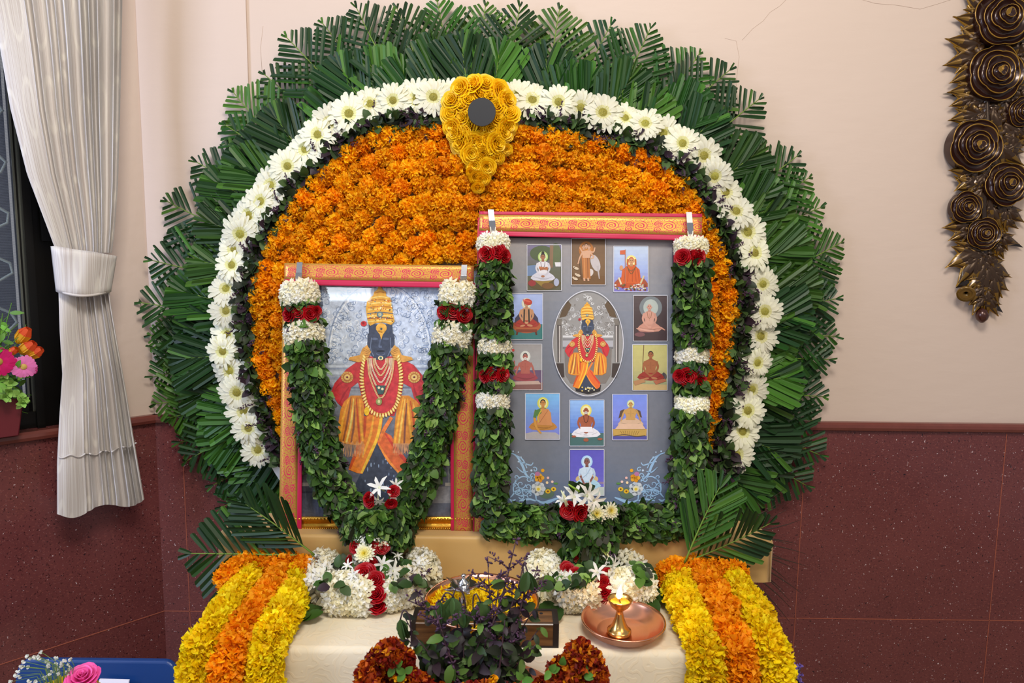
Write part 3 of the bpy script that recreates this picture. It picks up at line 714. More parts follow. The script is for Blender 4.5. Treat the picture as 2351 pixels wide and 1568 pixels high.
vs += [v+V((0, .02, 0)) for v in vs]; m.add(vs, [tuple(range(40))[::-1], tuple(range(40, 80))]+[(i, (i+1) % 40, 40+(i+1) % 40, 40+i) for i in range(40)], C(150, 140, 40)); m.build('rose_base', 'leaf', pd, False)
m = MB(); m.lathe([(0, .0), (.0290, .0), (.0295, -.002), (.0290, -.004), (0, -.004)], Matrix.Translation(PY(1106, 257, -.170)) @ Matrix.Rotation(-PI/2, 4, 'X').inverted(), 40, C(20, 20, 24)); m.build('black_disc', 'black', pd, False)
# ---------------------------------------------------------------- platform and table
ZT, ZB = .68, .772
def nodes_cloth(name, c0, c1, lace=0, rough=.7, sheen=.2):
    m, n, l, b = newmat(name); b.inputs['Roughness'].default_value = rough; b.inputs['Sheen Weight'].default_value = sheen
    tc = n.new('ShaderNodeTexCoord'); t = n.new('ShaderNodeTexNoise'); t.inputs['Scale'].default_value = 7; t.inputs['Detail'].default_value = 5
    mp = n.new('ShaderNodeMapping'); mp.inputs['Scale'].default_value = (1, 6 if lace else 2, 1); l.new(tc.outputs['Object'], mp.inputs[0]); l.new(mp.outputs[0], t.inputs['Vector'])
    mx = n.new('ShaderNodeMix'); mx.data_type = 'RGBA'; mx.inputs[6].default_value = (*c0, 1); mx.inputs[7].default_value = (*c1, 1)
    l.new(t.outputs['Fac'], mx.inputs[0]); l.new(mx.outputs[2], b.inputs['Base Color'])
    bp = n.new('ShaderNodeBump'); bp.inputs['Strength'].default_value = .16 if lace else .15; bp.inputs['Distance'].default_value = .004 if lace else .002
    if lace:
        v = n.new('ShaderNodeTexVoronoi'); v.inputs['Scale'].default_value = 13; v.inputs['Randomness'].default_value = .8
        d = n.new('ShaderNodeTexNoise'); d.inputs['Scale'].default_value = 16; d.inputs['Detail'].default_value = 2
        l.new(tc.outputs['Object'], v.inputs['Vector']); l.new(tc.outputs['Object'], d.inputs['Vector'])
        sn = n.new('ShaderNodeMath'); sn.operation = 'MULTIPLY'; sn.inputs[1].default_value = 20; l.new(v.outputs['Distance'], sn.inputs[0])
        ad = n.new('ShaderNodeMath'); ad.operation = 'MULTIPLY_ADD'; ad.inputs[1].default_value = 70; l.new(d.outputs['Fac'], ad.inputs[0]); l.new(sn.outputs[0], ad.inputs[2])
        si = n.new('ShaderNodeMath'); si.operation = 'SINE'; l.new(ad.outputs[0], si.inputs[0])
        mr = n.new('ShaderNodeMapRange'); mr.inputs[1].default_value = .2; mr.inputs[2].default_value = .7; l.new(si.outputs[0], mr.inputs[0])
        l.new(mr.outputs[0], bp.inputs['Height'])
        m3 = n.new('ShaderNodeMix'); m3.data_type = 'RGBA'; l.new(mr.outputs[0], m3.inputs[0]); l.new(mx.outputs[2], m3.inputs[6]); m3.inputs[7].default_value = (*[min(1, c*1.06+.02) for c in c1], 1)
        mm = n.new('ShaderNodeMath'); mm.operation = 'MULTIPLY'; mm.inputs[1].default_value = .5; l.new(mr.outputs[0], mm.inputs[0]); l.new(mm.outputs[0], m3.inputs[0]); l.new(m3.outputs[2], b.inputs['Base Color'])
    else: l.new(t.outputs['Fac'], bp.inputs['Height'])
    l.new(bp.outputs[0], b.inputs['Normal']); return m
M['lace'] = nodes_cloth('cream lace cloth', C(236, 228, 206), C(230, 214, 182), 1)
M['beige'] = nodes_cloth('beige satin cloth', C(204, 166, 102), C(192, 152, 88), 0, .5, .3)
YF = PZ(1137, 1234, ZB).y                       # front face of the platform
xl = PY(497, 1262, YF).x; xr = PY(1776, 1262, YF).x; zlow = PY(1776, 1338, YF).z
YBK = PZ(1680, 1188, ZB).y
def roundbox(mb, x0, x1, y0, y1, z0, z1, cham, rr=.006, wob=0, seed=0, nx=90, nz=10, fold=.0):
    """open-bottom cloth shell over a box; corners at the back chamfered"""
    r = random.Random(seed)
    per = []
    def seg(a, b, n):
        for i in range(n): t = i/n; per.append((a[0]+(b[0]-a[0])*t, a[1]+(b[1]-a[1])*t))
    seg((x0+.004, y0), (x1-.004, y0), nx); seg((x1, y0+.004), (x1, y1-cham), 14); seg((x1, y1-cham), (x1-cham, y1), 6); seg((x1-cham, y1), (x0+cham, y1), nx); seg((x0+cham, y1), (x0, y1-cham), 6); seg((x0, y1-cham), (x0, y0+.004), 14)
    n = len(per); cx, cy = (x0+x1)/2, (y0+y1)/2; rows = []
    prof = [(-rr, 0), (-rr*.3, -rr*.25), (0, -rr)]+[(0, -rr-(z1-z0-rr)*k/nz) for k in range(1, nz+1)]
    for o, dz in prof:
        row = []
        for i, (x, y) in enumerate(per):
            d = V((x-cx, (y-cy)*3, 0)).normalized(); k = min(1, -dz/(z1-z0)); w = fold*k*(noise.noise(V((x*9, y*9, seed)))+.5*noise.noise(V((x*23, y*23, dz*8))))
            row.append(V((x+d.x*(o+w), y+math.copysign(1, d.y)*(o+w)*(abs(d.y) > .3), z1+dz+(wob*noise.noise(V((x*5, y*5, seed))) if -rr <= dz < 0 else 0))))
        rows.append(row)
    vs = [v for row in rows for v in row]; fs = [(j*n+i, (j+1)*n+i, (j+1)*n+(i+1) % n, j*n+(i+1) % n) for j in range(len(rows)-1) for i in range(n)]
    mb.add(vs, fs); top = [v.copy() for v in rows[0]]; k0 = len(mb.v); mb.add([V((cx+(v.x-cx)*q, cy+(v.y-cy)*q, v.z)) for q in (1, .985) for v in top], [(i, (i+1) % n, n+(i+1) % n, n+i) for i in range(n)]+[tuple(range(n, 2*n))])
plat = thing('platform', (0, YF, zlow), 'low platform draped in plain beige cloth behind the table', 'platform')
m = MB(); roundbox(m, xl, xr, YF, YBK, zlow, ZB, .05, .006, 0, seed=2, fold=.004); m.build('beige_cloth', 'beige', plat)
m = MB()
e = [(xl+.005, YF-.0012), (xr-.006, YF-.0012)]
m.tube([V((xr-.006, YF-.002, zlow+.004)), V((xr-.006, YF-.002, ZB-.012)), V((xr-.010, YF-.002, ZB-.003)), V((xr-.03, YF+.001, ZB+.001))], .0016, 6)
m.build('corner_piping', 'beige', plat)
m = MB(); m.box((xl+.08, YF+.02, 0), (xr-.08, YBK-.01, zlow+.02)); m.build('support', plain('wood stand', C(90, 66, 44), .6), plat, False)
# table: front corners from the photograph
YTF = PZ(1113, 1494, ZT).y; tx0 = PZ(413, 1490, ZT).x; tx1 = PZ(1806, 1500, ZT).x; YTB = YF-.004
tab = thing('table', ((tx0+tx1)/2, YTF, 0), 'small table covered to the floor with a cream lace tablecloth', 'table')
m = MB(); roundbox(m, tx0, tx1, YTF, YTB, .02, ZT, .004, .010, 0, seed=5, fold=.018, nz=24, nx=120)
m.build('tablecloth', 'lace', tab)
m = MB(); m.box((tx0+.02, YTF+.02, ZT-.03), (tx1-.02, YTB-.02, ZT-.008)); m.build('table_top', 'alu', tab, False)
for sx in (tx0+.05, tx1-.05):
    for sy in (YTF+.05, YTB-.05):
        m = MB(); m.box((sx-.015, sy-.015, 0), (sx+.015, sy+.015, ZT-.03)); m.build('leg', 'alu', tab, False)

# ---------------------------------------------------------------- framed pictures (leaning planes)
class Plane:
    def __init__(s, ybot, ztop_px, ytop):
        s.P0 = V((0, ybot, ZB)); pt = PY(1100, ztop_px, ytop); d = V((0, pt.y-ybot, pt.z-ZB)).normalized(); s.up = d; s.N = V((0, -d.z, d.y))
    def __call__(s, px, py, off=0): return hit(px, py, s.P0+s.N*off, s.N)
FA = Plane(-.252, 608, -.158); FB = Plane(-.256, 492, -.150)
M['gold'] = plain('gilt moulding', C(212, 160, 60), .3, .85, bump=.3, bscale=120)
M['backboard'] = plain('frame board', C(90, 60, 40), .6)
M['magenta'] = plain('magenta silk', C(192, 4, 70), .42, sheen=.3, var=.08)
def nodes_brocade():
    m, n, l, b = newmat('gold brocade ribbon'); uv = n.new('ShaderNodeUVMap'); sp = n.new('ShaderNodeSeparateXYZ'); l.new(uv.outputs[0], sp.inputs[0])
    def mt(op, a, bb=None, c=None):
        q = n.new('ShaderNodeMath'); q.operation = op
        for k, x in enumerate((a, bb, c)):
            if x is None: continue
            if isinstance(x, (int, float)): q.inputs[k].default_value = x
            else: l.new(x, q.inputs[k])
        return q.outputs[0]
    u, v = sp.outputs[0], sp.outputs[1]            # u in motif repeats, v across 0..1
    fu = mt('SUBTRACT', mt('FRACT', u), .5); fv = mt('MULTIPLY', mt('SUBTRACT', v, .5), .95)
    nz = n.new('ShaderNodeTexNoise'); nz.inputs['Scale'].default_value = 7; cb = n.new('ShaderNodeCombineXYZ'); l.new(fu, cb.inputs[0]); l.new(fv, cb.inputs[1]); l.new(cb.outputs[0], nz.inputs['Vector'])
    wob = mt('MULTIPLY', mt('SUBTRACT', nz.outputs['Fac'], .5), .35)
    def spiral(cx, cy, k, thr, rmax, rmin=0):
        dx = mt('SUBTRACT', fu, cx); dy = mt('SUBTRACT', fv, cy); rr = mt('SQRT', mt('ADD', mt('MULTIPLY', dx, dx), mt('MULTIPLY', dy, dy)))
        th = mt('ARCTAN2', dy, dx); s_ = mt('SINE', mt('ADD', mt('ADD', mt('MULTIPLY', rr, k), th), mt('MULTIPLY', wob, 16)))
        return mt('MULTIPLY', mt('MULTIPLY', mt('GREATER_THAN', s_, thr), mt('LESS_THAN', rr, rmax)), mt('GREATER_THAN', rr, rmin))
    a = spiral(.14, .02, 62, .45, .27); c = spiral(-.24, -.10, 90, .0, .16, .01); d = spiral(-.26, .20, 90, .1, .14, .01)
    nz2 = n.new('ShaderNodeTexNoise'); nz2.inputs['Scale'].default_value = 22; l.new(cb.outputs[0], nz2.inputs['Vector'])
    dots = mt('MULTIPLY', mt('GREATER_THAN', nz2.outputs['Fac'], .56), mt('GREATER_THAN', mt('ABSOLUTE', fv), .22))
    dots2 = mt('MULTIPLY', mt('GREATER_THAN', nz2.outputs['Fac'], .57), mt('GREATER_THAN', mt('ABSOLUTE', mt('SUBTRACT', fu, .14)), .22))
    mask = mt('MAXIMUM', mt('MAXIMUM', a, c), mt('MAXIMUM', d, mt('MAXIMUM', dots, dots2)))
    mask = mt('MULTIPLY', mask, mt('LESS_THAN', mt('ABSOLUTE', fv), .40))
    mx = n.new('ShaderNodeMix'); mx.data_type = 'RGBA'; l.new(mask, mx.inputs[0]); mx.inputs[6].default_value = (*C(216, 164, 70), 1); mx.inputs[7].default_value = (*C(204, 20, 78), 1)
    l.new(mx.outputs[2], b.inputs['Base Color']); b.inputs['Roughness'].default_value = .38
    l.new(mt('MULTIPLY', mt('SUBTRACT', 1, mask), .55), b.inputs['Metallic']); b.inputs['Sheen Weight'].default_value = .2; return m
M['brocade'] = nodes_brocade()
def ribbon(par, pl, A, B, Wt, off, lab, edges=(.0, .16), rep=.062, wav=.0015, seed=0, side=1):
    """A,B centreline pixel ends; Wt half-width in px towards 'inner' given by vector; edges = magenta strip fractions (outer, inner)"""
    (ax, ay, awx, awy), (bx, by, bwx, bwy) = A, B; n = 40; L = (pl(ax, ay)-pl(bx, by)).length
    for nm, mat, v0, v1 in (('brocade_band', 'brocade', edges[0], 1-edges[1]), ('magenta_edge', 'magenta', 1-edges[1], 1), ('magenta_edge', 'magenta', 0, edges[0])):
        if v1-v0 < .01: continue
        m = MB(); vs = []; uv = []
        for s_ in (0, 1):
            for i in range(n+1):
                t = i/n
                for j in range(5):
                    v = v0+(v1-v0)*j/4; x = ax+(bx-ax)*t+(awx+(bwx-awx)*t)*v; y = ay+(by-ay)*t+(awy+(bwy-awy)*t)*v
                    o = off+wav*noise.noise(V((t*L*14, v*1.5, seed)))-s_*.0015
                    vs.append(pl(x, y, o)); uv.append((t*L/rep, (v-edges[0])/max(.01, 1-edges[0]-edges[1])))
        fs = [(i*5+j, i*5+j+1, (i+1)*5+j+1, (i+1)*5+j) for i in range(n) for j in range(4)]; k = (n+1)*5
        fs += [tuple(k+q for q in f[::-1]) for f in fs]
        fs += [(i*5, (i+1)*5, k+(i+1)*5, k+i*5) for i in range(n)]+[(i*5+4, k+i*5+4, k+(i+1)*5+4, (i+1)*5+4) for i in range(n)]+[(0, k, k+1, 1), (1, k+1, k+2, 2), (2, k+2, k+3, 3), (3, k+3, k+4, 4)]
        q = n*5; fs += [(q+a, q+a+1, k+q+a+1, k+q+a) for a in range(4)]
        m.add(vs, fs); m.uv = uv; m.build(nm, mat, par)
def sash(name, label, pl, grp, *a, **kw):
    t = thing(name, pl(a[0][0], a[0][1], .01), label, 'ribbon', grp); ribbon(t, pl, *a, lab=label, **kw); return t

# ---- flat artwork built from thin printed shapes
class Art:
    def __init__(s, pl, base=.0): s.pl = pl; s.o = base; s.m = MB(); s.map = lambda x, y: (x, y)
    def up(s, k=1): s.o += .00005*k
    def P(s, x, y): x, y = s.map(x, y); return s.pl(x, y, s.o)
    def poly(s, pts, col, up=True):
        if up: s.up()
        s.m.add([s.P(*p) for p in pts], [tuple(range(len(pts)))[::-1]], col)
    def vgrad(s, x0, y0, x1, y1, cols, n=14):
        s.up()
        for i in range(n):
            t = (i+.5)/n*(len(cols)-1); k = min(len(cols)-2, int(t)); c = mixc(cols[k], cols[k+1], t-k)
            s.poly([(x0, y0+(y1-y0)*i/n), (x1, y0+(y1-y0)*i/n), (x1, y0+(y1-y0)*(i+1)/n), (x0, y0+(y1-y0)*(i+1)/n)], c, False)
    def ell(s, cx, cy, rx, ry, col, rot=0, n=20, up=True, a0=0, a1=2*PI):
        pts = []
        for i in range(n):
            a = a0+(a1-a0)*i/n; x, y = rx*math.cos(a), ry*math.sin(a); pts.append((cx+x*math.cos(rot)-y*math.sin(rot), cy+x*math.sin(rot)+y*math.cos(rot)))
        s.poly(pts, col, up)
    def line(s, pts, w, col, up=True, sm=True):
        """polyline brush stroke; w number or list of widths"""
        if up: s.up()
        P = pts
        if sm and len(pts) > 2:
            q = smoothpath([V((x, y, 0)) for x, y in pts], max(8, len(pts)*4)); P = [(a.x, a.y) for a in q]
        n = len(P); ws = [w]*n if not hasattr(w, '__len__') else [w[min(len(w)-1, int(i/(n-1)*(len(w)-1)))]+(w[min(len(w)-1, int(i/(n-1)*(len(w)-1))+1)]-w[min(len(w)-1, int(i/(n-1)*(len(w)-1)))])*((i/(n-1)*(len(w)-1)) % 1) for i in range(n)]
        vs = []
        for i, (x, y) in enumerate(P):
            ax, ay = P[max(0, i-1)]; bx, by = P[min(n-1, i+1)]; dx, dy = bx-ax, by-ay; L = math.hypot(dx, dy) or 1; h = ws[i]/2
            vs += [s.P(x-dy/L*h, y+dx/L*h), s.P(x+dy/L*h, y-dx/L*h)]
        s.m.add(vs, [(2*i, 2*i+1, 2*i+3, 2*i+2) for i in range(n-1)], col)
    def curl(s, x, y, r_, a, turns, w, col, sgn=1):
        pts = []
        for i in range(18): t = i/17; q = a+sgn*turns*2*PI*t; k = r_*(1-t*.85); pts.append((x+k*math.cos(q), y+k*math.sin(q)))
        s.line(pts, [w, w, w*.6], col, False, False)
    def frame(s, x0, y0, x1, y1, w, col):
        s.up()
        for a in (((x0, y0), (x1, y0)), ((x1, y0), (x1, y1)), ((x1, y1), (x0, y1)), ((x0, y1), (x0, y0))): s.line(list(a), w, col, False, False)
    def done(s, name, par, mat='print', label=None):
        o = s.m.build(name, mat, par, False)
        if label: o['label'] = label
        return o
GOLD = C(232, 172, 60)
def deity(A, big=True):
    """standing dark stone idol in gold crown, red tunic and saffron cloth; left picture pixel coordinates"""
    r = random.Random(5); dk = C(64, 72, 92); g2 = C(206, 130, 40); g3 = C(246, 214, 120); red = C(204, 56, 62)
    # legs
    A.poly([(850, 1040), (858, 1010), (884, 1010), (900, 1060), (925, 1120), (935, 1180), (805, 1180), (812, 1120)] if big else [(850, 1040), (858, 1010), (884, 1010), (900, 1060), (912, 1096), (836, 1096)], dk)
    for i in range(26 if big else 0): A.ell(r.uniform(838, 905), r.uniform(1050, 1130), r.uniform(.8, 1.8), r.uniform(2, 6), C(150, 172, 206), up=i == 0, n=6)
    # dhoti
    sf = C(236, 134, 46); sfl = C(246, 178, 60); sfd = C(206, 84, 40)
    A.poly([(842, 945), (880, 950), (876, 985), (864, 1020), (850, 1052), (832, 1088), (820, 1086), (800, 1078), (806, 1058), (826, 1020), (836, 985)], sf)
    A.line([(838, 955), (832, 1000), (815, 1045), (803, 1076)], [8, 12, 9, 5], sfd); A.line([(876, 955), (866, 1005), (846, 1050), (830, 1086)], [6, 7, 5], C(250, 200, 60))
    A.line([(858, 955), (850, 1000), (832, 1050)], [3, 6, 4], sfl, False)
    A.poly([(898, 955), (880, 985), (866, 1015), (872, 1030), (895, 1062), (915, 1088), (922, 1090), (935, 1080), (938, 1060), (915, 1030), (898, 1000), (884, 992)], C(228, 108, 52))
    A.line([(868, 1018), (890, 1055), (918, 1088)], [3, 6, 4], C(250, 150, 60)); A.line([(884, 995), (905, 1025), (934, 1062)], [3, 7, 9], C(214, 70, 50), False); A.line([(899, 958), (880, 990), (870, 1014)], [8, 9, 5], C(240, 132, 60), False)
    # arms, tunic
    A.poly([(842, 818), (820, 830), (795, 848), (768, 880), (760, 900), (775, 925), (786, 935), (800, 912), (806, 890), (822, 878), (828, 900), (836, 950), (905, 955), (922, 905), (926, 880), (944, 890), (950, 912), (962, 935), (975, 920), (984, 890), (975, 868), (950, 838), (925, 825), (905, 818)], red)
    for p in ([(770, 892), (782, 880), (800, 870)], [(780, 925), (790, 905), (802, 888)], [(972, 880), (958, 868), (945, 862)], [(965, 925), (955, 905), (948, 880)]): A.line(p, [2, 5, 2], C(176, 40, 52), p[0][0] == 770)
    # hanging shawls
    A.poly([(806, 908), (830, 908), (836, 930), (834, 980), (836, 1020), (815, 1022), (790, 1018), (778, 1012), (776, 975), (782, 940), (790, 922)], C(226, 142, 50))
    for p, c_ in (([(800, 918), (788, 960), (780, 1008)], sfl), ([(812, 915), (806, 970), (795, 1016)], C(244, 214, 110)), ([(818, 915), (822, 970), (826, 1016)], sfd), ([(826, 915), (828, 965), (833, 1012)], sfl), ([(806, 912), (798, 965), (788, 1012)], C(150, 86, 50)), ([(815, 930), (812, 980), (806, 1016)], C(150, 90, 60))): A.line(p, [2, 5, 4], c_, p[0][0] == 800)
    A.poly([(920, 908), (938, 908), (956, 920), (968, 935), (970, 975), (966, 1010), (945, 1022), (932, 1020), (902, 1020), (908, 960), (912, 930)], C(226, 142, 50))
    for p, c_ in (([(926, 912), (914, 970), (906, 1018)], sfl), ([(930, 915), (922, 970), (916, 1018)], C(244, 196, 90)), ([(936, 915), (940, 970), (946, 1016)], sfl), ([(934, 925), (930, 975), (928, 1018)], C(140, 80, 60)), ([(948, 922), (956, 965), (960, 1008)], C(244, 180, 80)), ([(942, 920), (950, 970), (952, 1012)], sfd)): A.line(p, [2, 5, 4], c_, p[0][0] == 926)
    if big:
        for i in range(34):
            x = 779+i*1.75; A.line([(x, 1016+4*math.sin(i)), (x-2+r.uniform(-2, 2), 1045+r.uniform(-5, 6))], .9, C(222, 170, 120), i == 0, False)
            x = 903+i*1.2; A.line([(x, 1018), (x+r.uniform(-2, 3), 1040+r.uniform(-4, 6))], .9, C(222, 160, 110), False, False)
    # head
    A.poly([(846, 744), (900, 744), (902, 765), (905, 768), (906, 795), (898, 798), (896, 815), (880, 826), (862, 826), (851, 815), (849, 798), (843, 795), (844, 768), (847, 765)], dk)
    for (x0, y0, w_, h_) in ((860, 800, 8, 3), (886, 800, 8, 3)): A.ell(x0, y0-22, w_, h_, C(96, 108, 134), n=10, up=x0 == 860)
    A.line([(874, 776), (871, 795), (877, 796)], [2, 4, 5], C(92, 104, 130)); A.ell(874, 806, 10, 2.4, C(34, 38, 52)); A.line([(864, 812), (874, 816), (884, 812)], 2, C(100, 112, 140), False)
    A.line([(853, 775), (851, 800), (858, 818)], 1.6, C(120, 134, 160), False); A.line([(896, 775), (897, 800), (890, 818)], 1.6, C(120, 134, 160), False)
    # brow mark
    A.ell(875.5, 753, 12.5, 11, C(238, 178, 70)); A.poly([(865, 759), (886, 759), (879, 768), (875.5, 780), (872, 768)], C(238, 178, 70), False); A.ell(875.5, 755, 2.6, 2.6, C(70, 84, 90))
    # crown
    A.poly([(845, 742), (842, 725), (840, 708), (843, 690), (850, 683), (857, 678), (859, 670), (866, 665), (869, 658), (875, 658), (878, 665), (885, 670), (887, 680), (896, 684), (899, 700), (902, 720), (906, 738), (898, 746), (880, 740), (862, 742), (850, 748)], GOLD)
    for y, w_, c_ in ((738, 29, g3), (731, 30, C(150, 90, 40)), (726, 30, g3), (719, 30, C(120, 110, 100)), (711, 29, g3), (705, 28, g2), (697, 26, g3), (690, 26, g2), (683, 20, g3), (672, 13, g2)):
        A.line([(873-w_, y+1), (873, y-2), (873+w_, y+1)], 2.6, c_, y == 738)
    if big:
        for i in range(60): A.ell(r.uniform(846, 902), r.uniform(688, 738), 1.5, 1.5, r.choice([C(90, 120, 130), C(200, 60, 50), C(250, 236, 190), C(120, 70, 40), C(170, 120, 60)]), up=i == 0, n=6)
    A.ell(872, 722, 7, 7, C(100, 130, 140)); A.ell(872, 722, 4, 4, C(196, 190, 150)); A.ell(835, 743, 7, 6, C(206, 46, 50)); A.ell(834, 742, 3, 3, C(150, 24, 40))
    # collar fans, epaulettes
    for sx in (-1, 1):
        X = lambda x: 874+sx*(x-874)
        A.poly([(X(896), 808), (X(905), 792), (X(916), 800), (X(922), 815), (X(945), 820), (X(948), 826), (X(925), 832), (X(905), 826)], C(222, 162, 76), sx == -1)
        for k in range(5): A.line([(X(898), 808+k*3), (X(914-k), 798+k*6)], .9, C(160, 100, 50), k == 0 and sx == -1, False)
        A.ell(X(951), 866, 14, 13, C(232, 190, 110), n=24); A.ell(X(951), 866, 10, 9.5, C(190, 124, 60)); A.ell(X(951), 866, 7, 6.5, C(236, 200, 120)); A.ell(X(951), 866, 2.5, 2.5, C(120, 50, 50))
        for k in range(14): q = k*PI/7; A.ell(X(951)+12*math.cos(q), 866+11*math.sin(q), 1.8, 1.8, C(214, 150, 70), up=k == 0, n=6)
    # necklaces
    for k, (wd_, dp) in enumerate(((13, 26), (17, 40), (22, 56), (26, 76), (30, 92))):
        pts = [(874-wd_, 822), (874-wd_*.85, 822+dp*.45), (874-wd_*.3, 822+dp*.9), (874, 822+dp), (874+wd_*.3, 822+dp*.9), (874+wd_*.85, 822+dp*.45), (874+wd_, 822)]
        A.line(pts, 3.2, [C(248, 232, 190), C(240, 214, 150), C(250, 240, 214)][k % 3]); A.line(pts, 1, [C(190, 100, 60), C(150, 90, 60)][k % 2])
    A.ell(874, 822, 6, 5, C(246, 226, 170)); A.ell(874, 822, 3, 3, C(70, 120, 110)); A.poly([(862, 885), (886, 885), (880, 905), (868, 905)], C(60, 92, 88)); A.ell(870, 890, 3, 3, C(240, 226, 180)); A.ell(878, 893, 3, 3, C(240, 226, 180), up=False); A.ell(870, 922, 7, 8, C(150, 160, 90)); A.ell(870, 922, 3, 4, C(226, 226, 160))
    path = smoothpath([V((838, 822, 0)), V((834, 870, 0)), V((846, 930, 0)), V((876, 950, 0)), V((906, 930, 0)), V((917, 870, 0)), V((912, 822, 0))], 46 if big else 34)
    A.line([(p.x, p.y) for p in path], 1.4, C(190, 130, 40))
    for i, p in enumerate(path):
        a = math.atan2(p.y-880, p.x-874); A.ell(p.x+4*math.cos(a), p.y+4*math.sin(a), 5.6, 2.6, C(248, 212, 110), a, 8, up=i == 0)
    for i, p in enumerate(path): a = math.atan2(p.y-880, p.x-874); A.ell(p.x+4*math.cos(a), p.y+4*math.sin(a), 3, 1, C(255, 240, 180), a, 6, up=i == 0)
    A.ell(842, 944, 6, 10, C(246, 200, 40))

def silver(A, x0, y0, x1, y1, cx, sc, seed, cs):
    """embossed silver backdrop, printed: scrolls and rays"""
    r = random.Random(seed); lo, mid, hi = cs
    def ok(x, y, q=0): return x0+q < x < x1-q and y0+q < y < y1-q
    A.up()
    for ring_, c_ in ((118*sc, lo), (114*sc, hi), (98*sc, mid)):
        pts = []
        for i in range(28):
            a = PI+PI*i/27; pts.append((cx+ring_*math.cos(a), y0+150*sc+ring_*1.35*math.sin(a)))
        pts = [(x, max(y0+2, y)) for x, y in pts if ok(x, max(y0+2, y))]
        if len(pts) > 3: A.line(pts, 2.2*sc, c_, False)
    for i in range(58):
        a = PI*1.0+PI*i/57
        p = [(cx+k*sc*math.cos(a), y0+150*sc+k*1.35*sc*math.sin(a)) for k in (100, 112)]
        if all(ok(*q) for q in p): A.line(p, 1.6*sc, lo if i % 2 else hi, False, False)
    for i in range(360):
        x, y = r.uniform(x0+9, x1-9), r.uniform(y0+9, y0+(175*sc))
        q = r.uniform(4, 11)*sc
        if ok(x, y, q): A.curl(x, y, q, r.uniform(0, 6), r.uniform(.6, 1.3), 1.8*sc, r.choice([lo, hi, mid, lo]), r.choice((-1, 1)))
pictA = thing('framed_picture', FA(870, 1218), 'gilt framed picture of a dark stone idol in gold crown and saffron cloth', 'picture')
m = MB()
A0, A1, A2, A3 = (662, 618), (1082, 622), (1086, 1217), (648, 1217)
def slab(m, pl, q, o0, o1, col=(.5, .5, .5)):
    vs = [pl(x, y, o) for o in (o1, o0) for x, y in q]; m.add(vs, [(3, 2, 1, 0), (4, 5, 6, 7), (0, 1, 5, 4), (1, 2, 6, 5), (2, 3, 7, 6), (3, 0, 4, 7)], col)
slab(m, FA, [A0, A1, (1085, 1216), (650, 1216)], -.020, -.006); m.build('back_board', 'backboard', pictA, False)
def moulding(pl, corners, wpx, par, name='frame_moulding'):
    """stepped gilt moulding with beads, mitred corners"""
    prof = [(0, -.006), (0, .004), (.10, .010), (.22, .010), (.30, .004), (.5, .002), (.66, .008), (.8, .012), (.93, .010), (1, .0), (1, -.006)]
    m = MB(); k = len(prof); cx = sum(x for x, y in corners)/4; cy = sum(y for x, y in corners)/4; vs = []
    for (x, y) in corners:
        for t, o in prof: sx = 1 if x < cx else -1; sy = 1 if y < cy else -1; vs.append(pl(x+sx*wpx*t, y+sy*wpx*t, o))
    m.add(vs, [(i*k+j, i*k+j+1, ((i+1) % 4)*k+j+1, ((i+1) % 4)*k+j) for i in range(4) for j in range(k-1)]); o = m.build(name, 'gold', par, False)
    m = MB(); (x3, y3), (x2, y2) = corners[3], corners[2]
    for yy, rr, n_ in ((.16, .0022, 90), (.80, .0030, 56)):
        for i in range(n_):
            t = (i+.5)/n_; p = pl(x3+(x2-x3)*t, y3+(y2-y3)*t-wpx*yy, .011 if yy < .5 else .0115)
            m.lathe([(0, -rr), (rr*.8, -rr*.5), (rr, 0), (rr*.7, rr*.7), (0, rr)], Matrix.Translation(p), 6)
    m.build('beading', 'gold', o); return o
moulding(FA, [(657, 612), (1085, 616), (1089, 1219), (644, 1219)], 34, pictA)
A = Art(FA, -.005); px0, py0, px1, py1 = 686, 640, 1056, 1187
A.vgrad(px0, py0, px1, py1, [C(186, 202, 226), C(200, 212, 232), C(196, 208, 226), C(164, 172, 188), C(120, 124, 136), C(96, 100, 116), C(100, 104, 120), C(88, 92, 106)], 30)
A.poly([(690, 656), (738, 656), (742, 700), (726, 750), (735, 850), (690, 850)], C(92, 104, 128)); A.poly([(1010, 656), (1056, 656), (1056, 760), (1020, 740), (1006, 700)], C(120, 124, 138), False)
A.ell(874, 655, 48, 34, C(206, 208, 216)); silver(A, 728, 658, 1018, 850, 872, 1.0, 3, (C(142, 160, 192), C(206, 218, 236), C(238, 244, 252)))
A.up()
for y, c_, h in ((838, C(206, 216, 230), 5), (845, C(140, 152, 176), 3), (852, C(196, 206, 220), 8), (866, C(150, 160, 182), 3), (873, C(190, 200, 214), 10), (888, C(120, 128, 148), 4)): A.poly([(690, y), (1054, y), (1054, y+h), (690, y+h)], c_, False)
for sx in (700, 1036):
    A.poly([(sx-12, 1060), (sx+14, 1060), (sx+14, 1066), (sx-12, 1066)], C(196, 190, 184)); A.poly([(sx-9, 1066), (sx+11, 1066), (sx+9, 1108), (sx-7, 1108)], C(142, 142, 148), False)
    A.poly([(sx-14, 1108), (sx+18, 1108), (sx+18, 1116), (sx-14, 1116)], C(206, 200, 190), False); A.ell(sx, 1082, 5, 9, C(90, 94, 104))
A.poly([(px0, 1130), (px1, 1130), (px1, py1), (px0, py1)], C(92, 98, 116)); A.poly([(930, 1117), (1054, 1117), (1054, 1155), (940, 1155)], C(150, 150, 158)); A.poly([(px0, 1128), (760, 1128), (760, 1132), (px0, 1132)], C(70, 76, 92))
deity(A); A.done('printed_picture', pictA, label='printed idol with gold crown on silver backdrop')
